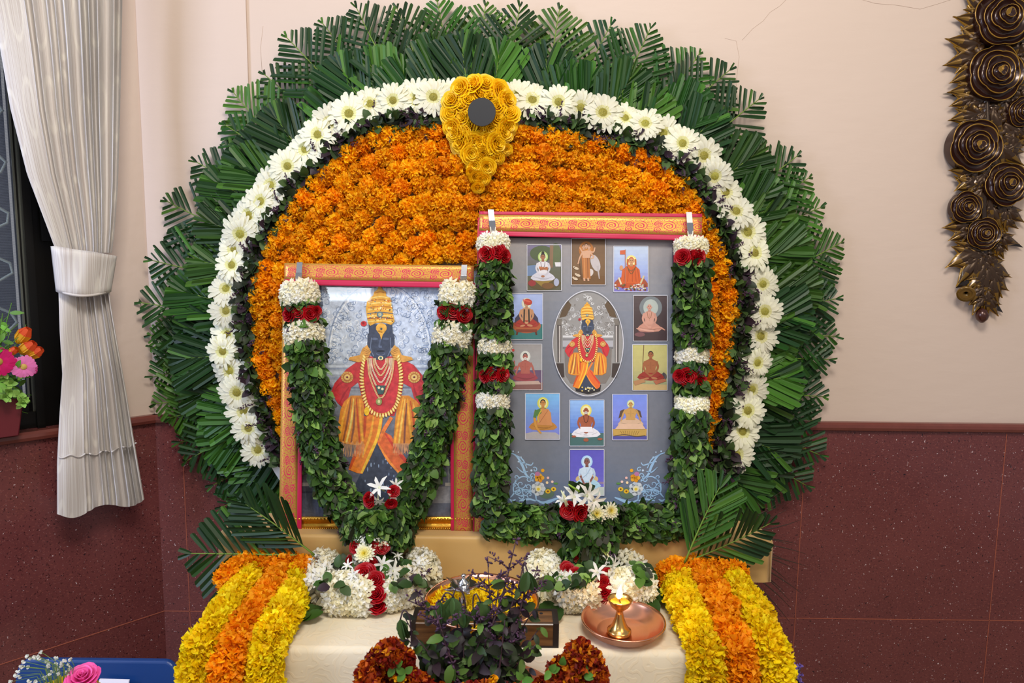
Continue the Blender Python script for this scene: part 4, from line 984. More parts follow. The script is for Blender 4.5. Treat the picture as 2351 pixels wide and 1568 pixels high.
m = MB(); m.add([FA(688, 640, .0025), FA(1056, 640, .0025), FA(1056, 1187, .0025), FA(688, 1187, .0025)], [(0, 1, 2, 3)]); m.build('glass', 'clear', pictA, False)
q4 = [mirrored(px, py, FA.P0+FA.N*.0025, FA.N, -3.4) for px, py in ((690, 640), (852, 640), (852, 690), (690, 690))]
cq = sum(q4, V())/4; area('high_window_light', cq, cq+V((0, 1, -.02)), abs(q4[1].x-q4[0].x), 5, (.86, .94, 1.0), abs(q4[2].z-q4[1].z))

# ---- poster with portraits
pictB = thing('framed_poster', FB(1355, 1225), 'large grey poster of seated saint portraits around an oval idol picture', 'picture')
m = MB(); slab(m, FB, [(1108, 494), (1606, 500), (1622, 1222), (1094, 1222)], -.022, -.006); m.build('back_board', 'backboard', pictB, False)
m = MB(); slab(m, FB, [(1160, 540), (1562, 548), (1558, 1180), (1146, 1172)], -.006, -.004, C(44, 46, 54)); m.build('dark_border', 'print', pictB, False)
A = Art(FB, -.0038); A.map = lambda x, y: (x, y)
# poster edges lean very slightly
def pe(y): t = (y-545)/(1165-545); return 1166-16*t, 1544+0*t
A.up()
cols = [C(150, 144, 144), C(142, 142, 148), C(128, 134, 148), C(120, 126, 140), C(118, 122, 134), C(118, 122, 132), C(112, 120, 136), C(96, 114, 142)]  # warmer, lighter greys at the top: a warm reflection painted into the print
for i in range(30):
    y0_, y1_ = 546+(1168-546)*i/30, 546+(1168-546)*(i+1)/30; t = (i+.5)/30*(len(cols)-1); k = min(len(cols)-2, int(t)); c_ = mixc(cols[k], cols[k+1], t-k)
    A.poly([(pe(y0_)[0], y0_), (1544, y0_+3), (1544, y1_+3), (pe(y1_)[0], y1_)], c_, False)
# white scrolls and flowers printed in lower corners
LB = C(158, 196, 232)
for cx_, sg in ((1230, 1), (1466, -1)):
    X = lambda x: cx_+sg*(x-1230); A.up()
    for p, w in (([(1165, 1038), (1185, 1046), (1200, 1070), (1208, 1090), (1225, 1105)], [1, 4, 6, 5, 3]), ([(1180, 1042), (1200, 1055), (1210, 1075)], [1, 3, 2]), ([(1225, 1102), (1200, 1094), (1182, 1108), (1180, 1130), (1200, 1140)], [2, 3, 3, 2]), ([(1172, 1142), (1190, 1126), (1225, 1130), (1232, 1150)], [2, 6, 5, 2]),
                 ([(1232, 1148), (1250, 1154), (1285, 1142)], [3, 8, 3]), ([(1192, 1150), (1215, 1146), (1230, 1150)], [2, 5, 3]), ([(1195, 1060), (1218, 1068), (1224, 1062)], [2, 3, 2]), ([(1186, 1072), (1200, 1084), (1212, 1082)], [1, 3, 2]), ([(1170, 1146), (1176, 1150), (1184, 1146)], [3, 5, 2])):
        A.line([(X(x), y) for x, y in p], w, LB, False)
    for x, y, q, a, s_ in ((1196, 1112, 11, 0, 1), (1212, 1118, 9, 2, -1), (1190, 1128, 9, 4, 1), (1206, 1130, 8, 1, 1), (1185, 1096, 7, 2, -1), (1214, 1100, 8, 5, 1), (1198, 1140, 7, 3, -1), (1228, 1078, 6, 4, 1), (1222, 1092, 7, 1, -1), (1182, 1114, 6, 0, -1), (1216, 1136, 7, 2, 1)): A.curl(X(x), y, q, a*sg+(PI if sg < 0 else 0), 1.1, 2.2, LB, s_*sg)
    for x, y, q in ((1178, 1036, 2), (1190, 1038, 1.6), (1196, 1050, 2), (1220, 1080, 2.6), (1208, 1066, 2), (1190, 1060, 1.8)): A.ell(X(x), y, q, q, C(190, 216, 244), up=False, n=8)
    A.ell(X(1255), 1132, 18, 13, C(96, 118, 100)); 
    for a in range(7): A.ell(X(1236)+9*math.cos(a*.9), 1122+9*math.sin(a*.9), 8, 7, [C(206, 214, 220), C(190, 200, 212)][a % 2], a, 10, up=a == 0)
    A.ell(X(1236), 1122, 7, 7, C(232, 226, 190)); A.ell(X(1236), 1123, 3.5, 3.5, C(230, 200, 60))
    for a in range(5): A.ell(X(1238)+6*math.cos(a*1.26), 1097+5*math.sin(a*1.26), 6, 5, [C(232, 170, 50), C(222, 146, 30)][a % 2], a, 10, up=a == 0)
    A.ell(X(1234), 1088, 6, 5, C(186, 120, 160)); A.ell(X(1246), 1080, 4, 4, C(236, 170, 30)); A.ell(X(1258), 1128, 6, 5, C(232, 184, 40)); A.ell(X(1271), 1123, 6, 5, C(238, 196, 50)); A.ell(X(1268), 1106, 3, 3, C(244, 206, 190)); A.ell(X(1256), 1108, 3, 3, C(250, 220, 170)); A.ell(X(1258), 1097, 3, 3, C(240, 190, 180)); A.ell(X(1276), 1110, 5, 2.5, C(90, 140, 70)); A.ell(X(1258), 1128, 2, 2, C(120, 70, 30)); A.ell(X(1271), 1123, 2, 2, C(120, 70, 30))
posterprint = A.done('poster_print', pictB, 'poster')
WH = C(214, 216, 226)
def portrait(x0, y0, x1, y1, cols, fn, label):
    A = Art(FB, -.0022); A.vgrad(x0, y0, x1, y1, cols, 12); fn(A, (x0+x1)/2, y0, (x1-x0)/78, (y1-y0)/106)
    A.frame(x0, y0, x1, y1, 1.3, WH); A.done('portrait', posterprint, 'poster', label)
SK = C(196, 140, 104)
def head(A, cx, cy, sc, skin, hair, look=0, bald=False, beard=None, halo=None, hr=13):
    if halo: A.ell(cx, cy, hr*sc*1.05, hr*sc*1.15, halo, n=26)
    if halo: A.ell(cx, cy, hr*sc*.82, hr*sc*.9, mixc(halo, (1, 1, .9), .35), n=26)
    A.poly([(cx-3*sc, cy+4*sc), (cx+3*sc, cy+4*sc), (cx+4*sc, cy+13*sc), (cx-4*sc, cy+13*sc)], mixc(skin, (0, 0, 0), .2))
    if hair and not bald: A.ell(cx, cy-1.5*sc, 6.7*sc, 8.4*sc, hair)
    A.ell(cx+look*sc, cy+.6*sc, 5.5*sc, 7.3*sc, skin)
    A.ell(cx-6*sc, cy+1*sc, 1.2*sc, 2*sc, skin, up=False, n=8); A.ell(cx+6*sc, cy+1*sc, 1.2*sc, 2*sc, skin, up=False, n=8)
    dk = C(50, 34, 30); x = cx+look*1.3*sc
    for k in (-1, 1):
        A.ell(x+k*2.3*sc, cy-.6*sc, 1.3*sc, .6*sc, dk, n=8, up=k < 0); A.line([(x+k*1*sc, cy-2.2*sc), (x+k*3.8*sc, cy-2.4*sc)], .8*sc, dk, False, False)
    A.line([(x, cy-.5*sc), (x+.4*sc, cy+2.2*sc)], .8*sc, mixc(skin, (0, 0, 0), .3), False, False); A.line([(x-1.8*sc, cy+4*sc), (x+1.8*sc, cy+4*sc)], .9*sc, C(150, 70, 64), False, False)
    if beard: A.ell(x, cy+5.4*sc, 4*sc, 3.4*sc, beard); A.line([(x-1.6*sc, cy+4.6*sc), (x+1.6*sc, cy+4.6*sc)], .7*sc, C(130, 60, 60), True, False)
def sitter(A, cx, y0, sc, hy, skin, top, legs, hair=None, halo=None, arm=None, robe=None, beard=None, legc=None, look=0, hr=13, beads=None, bald=False, w=1.0, arms='down', shade=True):
    Y = lambda v: y0+v*sc; X = lambda v: cx+v*sc; ls = mixc(legs, (0, 0, 0), .3); arm = arm or skin
    if halo: A.ell(cx, Y(hy), hr*sc*1.05, hr*sc*1.15, halo, n=26); A.ell(cx, Y(hy), hr*sc*.8, hr*sc*.88, mixc(halo, (1, 1, .9), .35), n=26)
    b = hy+13; hip = hy+46
    A.poly([(X(-13*w), Y(hip-6)), (X(-28*w), Y(hip+4)), (X(-34*w), Y(hip+12)), (X(-26*w), Y(hip+18)), (X(0), Y(hip+20)), (X(26*w), Y(hip+18)), (X(34*w), Y(hip+12)), (X(28*w), Y(hip+4)), (X(13*w), Y(hip-6))], legs)
    if shade:
        A.line([(X(-26*w), Y(hip+8)), (X(-6), Y(hip+13)), (X(12), Y(hip+12))], [1*sc, 3*sc, 1*sc], ls); A.line([(X(26*w), Y(hip+8)), (X(8), Y(hip+15)), (X(-8), Y(hip+17))], [1*sc, 2.4*sc, 1*sc], ls, False)
    if legc: A.ell(X(9*w), Y(hip+14), 8*sc, 3*sc, legc, .2); A.ell(X(-11*w), Y(hip+15), 7*sc, 2.6*sc, legc, -.2, up=False)
    A.poly([(X(-5), Y(b-2)), (X(-14*w), Y(b+3)), (X(-16*w), Y(b+12)), (X(-12*w), Y(b+22)), (X(-12*w), Y(hip)), (X(12*w), Y(hip)), (X(12*w), Y(b+22)), (X(16*w), Y(b+12)), (X(14*w), Y(b+3)), (X(5), Y(b-2))], top)
    if shade: A.line([(X(0), Y(b+4)), (X(0), Y(b+24))], 1*sc, mixc(top, (0, 0, 0), .25)); A.line([(X(-9*w), Y(b+14)), (X(-3), Y(b+15))], 1*sc, mixc(top, (0, 0, 0), .2), False); A.line([(X(9*w), Y(b+14)), (X(3), Y(b+15))], 1*sc, mixc(top, (0, 0, 0), .2), False)
    if robe: robe(A, X, Y, b, hip, sc)
    if arms == 'down':
        for k in (-1, 1): A.line([(X(k*14*w), Y(b+4)), (X(k*18*w), Y(b+18)), (X(k*13*w), Y(b+30)), (X(k*3), Y(hip+6))], [6*sc, 5.5*sc, 4.4*sc, 3.6*sc], arm if k < 0 else mixc(arm, (0, 0, 0), .12), k < 0)
        A.ell(X(0), Y(hip+7), 5*sc, 3*sc, skin)
    elif arms == 'knees':
        for k in (-1, 1): A.line([(X(k*14*w), Y(b+4)), (X(k*20*w), Y(b+17)), (X(k*26*w), Y(hip+4))], [6*sc, 5*sc, 3.5*sc], arm if k < 0 else mixc(arm, (0, 0, 0), .12), k < 0)
    if beads: A.line([(X(-6), Y(b)), (X(-4), Y(b+12)), (X(0), Y(b+17)), (X(4), Y(b+12)), (X(6), Y(b))], 1.3*sc, beads)
    head(A, cx, Y(hy), sc, skin, hair, look, bald, beard)
def p1(A, cx, y0, sx, sc):
    A.poly([(cx-39*sx, y0+48), (cx-18, y0+46), (cx-14, y0+70), (cx-39*sx, y0+72)], C(110, 136, 178)); A.ell(cx-5, y0+20, 28, 18, C(76, 92, 60)); A.ell(cx+26, y0+22, 13, 26, C(92, 104, 70)); A.poly([(cx+13, y0), (cx+21, y0), (cx+20, y0+52), (cx+12, y0+54)], C(132, 104, 78))
    A.poly([(cx+24, y0+40), (cx+38, y0+40), (cx+38, y0+50), (cx+26, y0+50)], C(220, 220, 224)); A.ell(cx, y0+88, 38, 16, C(92, 78, 44)); A.poly([(cx-32, y0+74), (cx+10, y0+66), (cx+22, y0+80), (cx-6, y0+96)], C(150, 124, 54)); A.ell(cx-28, y0+88, 9, 7, C(150, 50, 52)); A.ell(cx+28, y0+86, 6, 9, C(170, 176, 200)); A.ell(cx+8, y0+94, 14, 7, C(120, 84, 44))
    sitter(A, cx-3, y0, .84, 33, C(168, 112, 80), C(226, 224, 234), C(208, 208, 224), hair=C(40, 32, 30), halo=C(176, 206, 120), arm=C(214, 212, 226), beads=C(90, 60, 60)); A.ell(cx-3, y0+19, 3.5, 4, C(40, 32, 30)); A.line([(cx-12, y0+52), (cx+8, y0+56)], 5, C(190, 120, 76)); A.line([(cx+8, y0+52), (cx-10, y0+57)], 4, C(170, 104, 66))
def p2(A, cx, y0, sx, sc):
    A.ell(cx-5, y0+26, 17, 20, C(168, 104, 40)); A.ell(cx-5, y0+26, 12, 15, C(196, 126, 56)); sk = C(206, 160, 128)
    A.poly([(cx-39, y0+80), (cx+38, y0+86), (cx+38, y0+105), (cx-39, y0+105)], C(110, 78, 44)); A.ell(cx+16, y0+56, 10, 20, C(190, 182, 182), -.35); A.line([(cx+21, y0+62), (cx+25, y0+92)], [5, 2], C(180, 172, 172)); A.ell(cx+4, y0+78, 7, 9, C(206, 196, 190), .4)
    A.poly([(cx-16, y0+40), (cx+2, y0+38), (cx+5, y0+92), (cx-12, y0+92)], C(178, 112, 58)); A.line([(cx-10, y0+42), (cx-8, y0+90)], 2, C(206, 142, 84)); A.line([(cx-2, y0+42), (cx-1, y0+90)], 2, C(140, 84, 44), False)
    A.poly([(cx-15, y0+28), (cx+5, y0+26), (cx+4, y0+44), (cx-13, y0+44)], sk)
    for a, b_, c_ in (((-14, 32), (-20, 44), (-24, 58)), ((-12, 34), (-17, 26), (-20, 20)), ((4, 32), (12, 42), (4, 46)), ((4, 30), (12, 30), (15, 20))): A.line([(cx+a[0], y0+a[1]), (cx+b_[0], y0+b_[1]), (cx+c_[0], y0+c_[1])], [4, 3, 2.4], sk)
    for dx, dy in ((-11, 19), (1, 19), (-5, 16)): head(A, cx+dx, y0+dy, .56, sk, C(60, 44, 36))
    for dx in (-10, -1): A.line([(cx+dx, y0+90), (cx+dx+1, y0+97)], 4, sk, dx < -5, False)
    for dx, dy in ((-28, 68), (-24, 84), (-30, 92)): A.ell(cx+dx, y0+dy, 6, 3, C(206, 186, 160), .3); A.ell(cx+dx-5, y0+dy-3, 2.4, 2.2, C(206, 186, 160), up=False)
    A.line([(cx-20, y0+56), (cx-16, y0+92)], 1.4, C(90, 60, 40))
def p3(A, cx, y0, sx, sc):
    def rb(A, X, Y, b, hip, s): A.poly([(X(-7), Y(b-4)), (X(-22), Y(b+8)), (X(-26), Y(hip+8)), (X(24), Y(hip+8)), (X(20), Y(b+8)), (X(7), Y(b-4))], C(204, 92, 36)); [A.line([(X(k), Y(b+6)), (X(k*1.3), Y(hip+4))], 1.6, C(170, 70, 28), k == -14) for k in (-14, -7, 2, 9, 15)]
    A.poly([(cx-38, y0+84), (cx-26, y0+72), (cx+30, y0+74), (cx+39, y0+86), (cx+39, y0+94), (cx-38, y0+94)], C(160, 80, 50))
    sitter(A, cx+1, y0, .95, 36, C(204, 150, 104), C(204, 92, 36), C(190, 80, 34), hair=C(190, 96, 50), halo=C(232, 220, 120), robe=rb, arms='none', hr=12, shade=False)
    A.line([(cx-7, y0+30), (cx-8, y0+44)], 4, C(186, 92, 46)); A.line([(cx+10, y0+30), (cx+11, y0+44)], 4, C(186, 92, 46), False); A.line([(cx-8, y0+48), (cx+1, y0+64), (cx+11, y0+48)], 1.6, C(110, 80, 40)); A.line([(cx-10, y0+46), (cx+1, y0+57), (cx+12, y0+46)], 1.2, C(120, 90, 50))
    A.line([(cx-13, y0+8), (cx-13, y0+94)], 1.8, C(176, 110, 84), True, False); A.poly([(cx-25, y0+10), (cx-13, y0+9), (cx-13, y0+19), (cx-25, y0+19)], C(200, 96, 60)); r = random.Random(3)
    A.up()
    for i in range(60): A.ell(cx+r.uniform(-36, 36), y0+r.uniform(88, 101), 2.6, 2, r.choice([C(226, 216, 206), C(206, 190, 170), C(150, 60, 50), C(110, 110, 60)]), up=False, n=7)
    A.line([(cx-28, y0+72), (cx-22, y0+88)], 4, C(220, 206, 170)); A.line([(cx+30, y0+68), (cx+22, y0+86)], 4, C(206, 190, 150), False); A.ell(cx-22, y0+50, 4, 6, C(206, 150, 110))
def p4(A, cx, y0, sx, sc):
    A.poly([(cx-37, y0+70), (cx+37, y0+70), (cx+37, y0+105), (cx-37, y0+105)], C(58, 122, 122)); A.ell(cx, y0+74, 33, 17, C(176, 96, 60)); A.poly([(cx-24, y0+82), (cx+24, y0+82), (cx+24, y0+89), (cx-24, y0+89)], C(130, 62, 40)); A.line([(cx-21, y0+88), (cx-23, y0+95)], 4, C(96, 48, 34), True, False); A.line([(cx+21, y0+88), (cx+23, y0+95)], 4, C(96, 48, 34), False, False)
    A.poly([(cx-8, y0+35), (cx-26, y0+56), (cx-28, y0+72), (cx+28, y0+72), (cx+26, y0+56), (cx+10, y0+35)], C(70, 62, 84))
    sitter(A, cx, y0, .84, 27, C(202, 150, 112), C(198, 146, 108), C(168, 58, 48), halo=C(214, 216, 196), look=-1.2, hair=C(50, 36, 30), legc=C(196, 142, 104))
    for k in (-5, 5): A.line([(cx+k, y0+36), (cx+k*1.2, y0+66)], 3.4, C(60, 52, 44), k < 0)
    A.ell(cx+3, y0+19, 10, 7, C(186, 62, 46), .2); A.ell(cx+2, y0+17, 8, 2, C(214, 96, 70), .3); A.line([(cx-5, y0+18), (cx-8, y0+13)], [4, 2], C(216, 120, 110))
def p5(A, cx, y0, sx, sc):
    A.poly([(cx-38, y0+88), (cx+40, y0+88), (cx+40, y0+105), (cx-38, y0+105)], C(136, 96, 92)); A.poly([(cx-38, y0+60), (cx+40, y0+60), (cx+40, y0+88), (cx-38, y0+88)], C(108, 88, 120)); A.poly([(cx-30, y0+86), (cx+30, y0+84), (cx+36, y0+92), (cx-26, y0+93)], C(196, 170, 160))
    sitter(A, cx, y0, .86, 33, C(186, 110, 100), C(182, 104, 94), C(160, 74, 84), halo=C(214, 220, 216), hair=C(90, 84, 84), beard=C(226, 220, 216), arms='knees'); A.line([(cx-20, y0+50), (cx-26, y0+58), (cx-25, y0+38)], [4, 4, 3], C(176, 98, 92)); A.ell(cx-28, y0+14, 3.4, 3, C(206, 70, 66))
def p6(A, cx, y0, sx, sc):
    A.ell(cx+1, y0+28, 26, 26, C(120, 128, 132), n=26); A.ell(cx+1, y0+28, 17, 19, C(176, 186, 180), n=26); s_ = C(206, 152, 134); A.ell(cx-8, y0+82, 20, 4, C(104, 70, 76)); A.ell(cx-24, y0+90, 12, 5, C(120, 80, 84))
    sitter(A, cx-2, y0, .88, 30, s_, s_, C(198, 142, 124), bald=True, beads=C(150, 110, 80), w=.95); A.line([(cx-32, y0+76), (cx-10, y0+80), (cx+8, y0+82)], [2, 5, 4], C(212, 160, 142)); A.line([(cx+4, y0+76), (cx+22, y0+74), (cx+34, y0+80)], [4, 5, 2], C(206, 148, 128))
def p7(A, cx, y0, sx, sc):
    s_ = C(160, 98, 62); A.poly([(cx-38, y0+90), (cx+40, y0+92), (cx+40, y0+105), (cx-38, y0+105)], C(196, 168, 116)); A.ell(cx+32, y0+74, 7, 9, C(90, 84, 84)); A.line([(cx+32, y0+64), (cx+32, y0+80)], 3, C(70, 66, 70)); A.line([(cx-14, y0+1), (cx-18, y0+84)], 1.6, C(110, 80, 50), True, False)
    sitter(A, cx+2, y0, .90, 26, s_, s_, C(150, 54, 44), hair=C(60, 46, 40), legc=C(176, 118, 80), w=1.02, beads=None); A.poly([(cx-38, y0+84), (cx-14, y0+78), (cx-10, y0+86), (cx-34, y0+94)], C(176, 130, 90)); A.poly([(cx+8, y0+84), (cx+34, y0+78), (cx+38, y0+84), (cx+14, y0+92)], C(176, 104, 76))
def p8(A, cx, y0, sx, sc):
    def rb(A, X, Y, b, hip, s): A.poly([(X(-7), Y(b)), (X(12), Y(b)), (X(19), Y(b+10)), (X(22), Y(hip+8)), (X(-14), Y(hip+6)), (X(-14), Y(b+20)), (X(-3), Y(b+10))], C(206, 142, 90)); A.line([(X(-3), Y(b+2)), (X(-12), Y(b+20)), (X(-10), Y(hip))], 2.4, C(206, 186, 60)); A.line([(X(12), Y(b+4)), (X(0), Y(b+22)), (X(-8), Y(b+34))], 1.4, C(176, 112, 70))
    A.poly([(cx-39, y0+92), (cx-20, y0+88), (cx+30, y0+90), (cx+39, y0+96), (cx+39, y0+105), (cx-39, y0+105)], C(176, 172, 176))
    sitter(A, cx+1, y0, .95, 24, C(208, 150, 84), C(90, 130, 70), C(190, 132, 60), hair=C(40, 30, 28), halo=C(216, 216, 90), arm=C(200, 150, 80), robe=rb, w=1.02, arms='none'); A.line([(cx-15, y0+40), (cx-18, y0+58), (cx-14, y0+78), (cx-3, y0+92)], [7, 6, 5, 4], C(206, 150, 70)); A.line([(cx-14, y0+38), (cx-18, y0+56)], 7, C(84, 130, 74)); A.ell(cx+1, y0+19.5, 1, 1, C(200, 40, 40))
def p9(A, cx, y0, sx, sc):
    A.poly([(cx-39, y0+76), (cx+39, y0+76), (cx+39, y0+105), (cx-39, y0+105)], C(74, 110, 108)); s_ = C(166, 92, 64)
    sitter(A, cx-2, y0, .94, 26, s_, s_, C(232, 230, 236), halo=C(226, 214, 104), bald=True, beard=C(206, 200, 196), beads=C(60, 40, 36), w=1.05, legc=C(232, 230, 236)); A.poly([(cx-15, y0+62), (cx+12, y0+62), (cx+14, y0+74), (cx-16, y0+74)], C(238, 236, 242)); A.ell(cx-2, y0+92, 6, 4, s_); A.ell(cx-30, y0+84, 5, 2.6, s_); A.ell(cx+30, y0+90, 6, 2.6, s_)
def p10(A, cx, y0, sx, sc):
    s_ = C(200, 156, 92); A.poly([(cx-39, y0+80), (cx+39, y0+80), (cx+38, y0+96), (cx-38, y0+96)], C(196, 160, 84)); A.line([(cx-36, y0+96), (cx-12, y0+93), (cx+14, y0+97), (cx+36, y0+95)], 2, C(90, 74, 60))
    for i in range(9): A.line([(cx+(i-4)*4, y0+94), (cx+(i-4)*5.4, y0+84)], 1, C(140, 106, 50), i == 0)
    A.poly([(cx-12, y0+34), (cx-22, y0+38), (cx-26, y0+56), (cx-17, y0+50)], C(96, 76, 60)); A.poly([(cx+14, y0+34), (cx+24, y0+38), (cx+28, y0+54), (cx+18, y0+50)], C(96, 76, 60), False)
    sitter(A, cx+2, y0, .80, 28, s_, s_, C(214, 180, 150), bald=True, halo=C(206, 220, 160), arms='knees', hr=10, w=1.1); A.poly([(cx-34, y0+80), (cx-24, y0+68), (cx+28, y0+68), (cx+36, y0+80)], C(222, 186, 158))
def p11(A, cx, y0, sx, sc):
    A.poly([(cx-39, y0+74), (cx+39, y0+74), (cx+39, y0+79), (cx-39, y0+79)], C(150, 130, 160)); A.ell(cx, y0+68, 26, 12, C(214, 186, 130)); A.poly([(cx-39, y0+86), (cx+39, y0+86), (cx+39, y0+105), (cx-39, y0+105)], C(196, 206, 196)); s_ = C(140, 92, 84)
    sitter(A, cx, y0, .96, 29, s_, C(206, 224, 240), C(176, 214, 232), hair=C(120, 116, 124), halo=C(176, 214, 246), arm=C(200, 220, 238), look=-.8, w=1.0, beard=None); A.line([(cx-15, y0+60), (cx-6, y0+80)], 4.5, s_); A.line([(cx+14, y0+62), (cx+4, y0+80)], 4.5, s_); A.line([(cx+8, y0+42), (cx, y0+56), (cx-12, y0+66)], 1.4, C(170, 196, 220)); A.ell(cx, y0+84, 6, 4, s_)
portrait(1210, 562, 1289, 667, [C(120, 112, 150), C(96, 100, 84), C(92, 88, 66)], p1, 'portrait of person in white seated under a tree')
portrait(1312, 548, 1390, 654, [C(104, 78, 54), C(120, 90, 60), C(110, 82, 50)], p2, 'picture of a standing three headed figure with a white cow')
portrait(1409, 565, 1488, 670, [C(190, 206, 226), C(160, 178, 226), C(118, 108, 190)], p3, 'portrait of person in orange robe with a flag')
portrait(1172, 674, 1246, 779, [C(172, 190, 240), C(156, 176, 232), C(150, 170, 226)], p4, 'portrait of person in red turban on a low seat')
portrait(1168, 790, 1244, 895, [C(160, 156, 158), C(166, 168, 172), C(130, 120, 150)], p5, 'portrait of white bearded person sitting cross legged')
portrait(1454, 678, 1532, 783, [C(86, 74, 76), C(72, 58, 60), C(70, 54, 56)], p6, 'portrait of bare chested person on a dark background')
portrait(1452, 791, 1532, 896, [C(196, 190, 120), C(190, 182, 120), C(140, 150, 120)], p7, 'portrait of bare chested person holding a staff')
portrait(1206, 903, 1285, 1009, [C(126, 190, 240), C(116, 150, 220), C(130, 130, 214)], p8, 'portrait of person in an orange sari')
portrait(1308, 918, 1387, 1024, [C(150, 190, 240), C(110, 146, 220), C(60, 80, 150)], p9, 'portrait of person in a white dhoti')
portrait(1406, 905, 1486, 1010, [C(122, 146, 230), C(130, 144, 230), C(80, 76, 150)], p10, 'portrait of person with hands on knees on a draped seat')
portrait(1308, 1032, 1387, 1138, [C(96, 90, 190), C(104, 98, 196), C(120, 116, 206)], p11, 'portrait of person in a pale blue robe')
# oval
A = Art(FB, -.0022); cxo, cyo, rx, ry = 1350, 788, 81, 121
A.ell(cxo, cyo, rx, ry, C(150, 148, 146), n=64)
def inov(x, y, k=.97): return ((x-cxo)/rx)**2+((y-cyo)/ry)**2 < k*k
r = random.Random(8)
A.up()
for i in range(150):
    x, y = r.uniform(cxo-75, cxo+75), r.uniform(cyo-118, cyo-20); q = r.uniform(2.5, 6)
    if inov(x, y, .9): A.curl(x, y, q, r.uniform(0, 6), 1, 1.3, r.choice([C(206, 208, 210), C(226, 226, 226), C(116, 110, 106), C(186, 186, 190)]), 1)
for sx in (-1, 1):
    X = lambda v: cxo+sx*v
    A.poly([(X(46), 690), (X(60), 712), (X(66), 730), (X(50), 726), (X(38), 700)], C(96, 78, 58)); A.poly([(X(59), 732), (X(73), 732), (X(72), 746), (X(61), 746)], C(122, 116, 108)); A.poly([(X(61), 746), (X(71), 746), (X(70), 832), (X(62), 832)], C(90, 84, 82)); A.line([(X(65), 748), (X(65), 832)], 3, C(196, 190, 186)); A.poly([(X(56), 834), (X(73), 834), (X(64), 868), (X(54), 866)], C(70, 60, 56))
A.up()
for y, h, c_ in ((770, 5, C(214, 214, 216)), (777, 3, C(140, 138, 142)), (782, 14, C(176, 176, 182)), (797, 3, C(120, 118, 122))): A.poly([(cxo-58, y), (cxo+58, y), (cxo+58, y+h), (cxo-58, y+h)], c_, False)
A.poly([(cxo-54, 800), (cxo+54, 800), (cxo+52, 860), (cxo+40, 880), (cxo-40, 880), (cxo-52, 860)], C(128, 120, 114)); A.poly([(cxo-30, 884), (cxo+30, 884), (cxo+28, 898), (cxo, 905), (cxo-28, 898)], C(50, 46, 48))
A.map = lambda x, y: (1349+(x-874)*.461, 694+(y-658)*.461); deity(A, False); A.map = lambda x, y: (x, y)
for i in range(12): A.ell(cxo+r.uniform(-14, 14), r.uniform(889, 898), 2, 1.6, r.choice([C(240, 236, 200), C(230, 200, 100)]), up=i == 0, n=7)
pts = [(cxo+rx*math.cos(2*PI*i/72), cyo+ry*math.sin(2*PI*i/72)) for i in range(73)]; A.line(pts, 1.8, WH, True, False)
A.done('portrait', posterprint, 'poster', 'oval picture of a dark idol in gold crown with silver pillars')

# ---- silk ribbons on the frames
GR = 'magenta and gold silk ribbons on the frames'
sash('silk_ribbon', 'magenta and gold silk ribbon along the top of the smaller left picture', FA, GR, (653, 604, 0, 50), (1088, 610, 0, 52), 0, .014, edges=(.0, .26), rep=.062, seed=1)
sash('silk_ribbon', 'gold brocade ribbon hanging down the left side of the smaller left picture', FA, GR, (650, 640, 48, 0), (640, 1221, 52, 0), 0, .013, edges=(.0, .20), rep=.062, seed=2)
sash('silk_ribbon', 'gold brocade ribbon between the two pictures, on the right side of the smaller one', FA, GR, (1090, 650, -58, 0), (1089, 1219, -54, 0), 0, .013, edges=(.06, .14), rep=.062, seed=3)
sash('silk_ribbon', 'magenta edged gold ribbon along the top of the large grey poster', FB, GR, (1100, 485, 0, 56), (1612, 491, 0, 62), 0, .014, edges=(.13, .20), rep=.062, seed=4)
sash('silk_ribbon', 'magenta ribbon down the left side of the large grey poster', FB, GR, (1097, 500, 58, 0), (1086, 1228, 60, 0), 0, .012, edges=(.05, .16), rep=.062, seed=5)
sash('silk_ribbon', 'magenta ribbon down the right side of the large grey poster behind the leaf garland', FB, GR, (1610, 500, -66, 0), (1626, 1130, -66, 0), 0, .012, edges=(.08, .62), rep=.062, seed=6)
# ---- metal clips with thread loops
M['steel'] = plain('steel clip', C(196, 198, 204), .22, .95)
def clip(pl, x, y, tilt, lab):
    t = thing('metal_clip', pl(x, y+25, .02), lab, 'clip', 'steel clips holding garlands on the frames')
    m = MB(); w = 6.5
    pts = [(-2, -.022), (-2, .024), (22, .026), (44, .018), (50, .0165)]
    for i in range(len(pts)-1):
        (y0_, o0), (y1_, o1) = pts[i], pts[i+1]
        a = [pl(x+tilt*(y0_/50)-w, y+y0_, o0), pl(x+tilt*(y0_/50)+w, y+y0_, o0), pl(x+tilt*(y1_/50)+w, y+y1_, o1), pl(x+tilt*(y1_/50)-w, y+y1_, o1)]
        n = pl.N*.0016; a2 = [q-n for q in a]; m.add(a+a2, [(0, 1, 2, 3), (7, 6, 5, 4), (0, 4, 5, 1), (2, 6, 7, 3), (1, 5, 6, 2), (3, 7, 4, 0)])
    m.build('clip_body', 'steel', t, False)
    m = MB(); n = pl.N*.003
    a = [pl(x+tilt*.5-w-1, y+23, .027), pl(x+tilt*.5+w+1, y+23, .027), pl(x+tilt+w, y+50, .021), pl(x+tilt-w, y+50, .021)]; a2 = [q-n for q in a]
    m.add(a+a2, [(0, 1, 2, 3), (7, 6, 5, 4), (0, 4, 5, 1), (2, 6, 7, 3), (1, 5, 6, 2), (3, 7, 4, 0)]); m.build('clip_lever', 'steel', t, False)
clip(FA, 688, 604, -4, 'steel clip at the top left corner of the smaller picture')
clip(FA, 1066, 610, -3, 'steel clip at the top right corner of the smaller picture')
clip(FB, 1127, 483, 5, 'steel clip at the top left corner of the large poster')
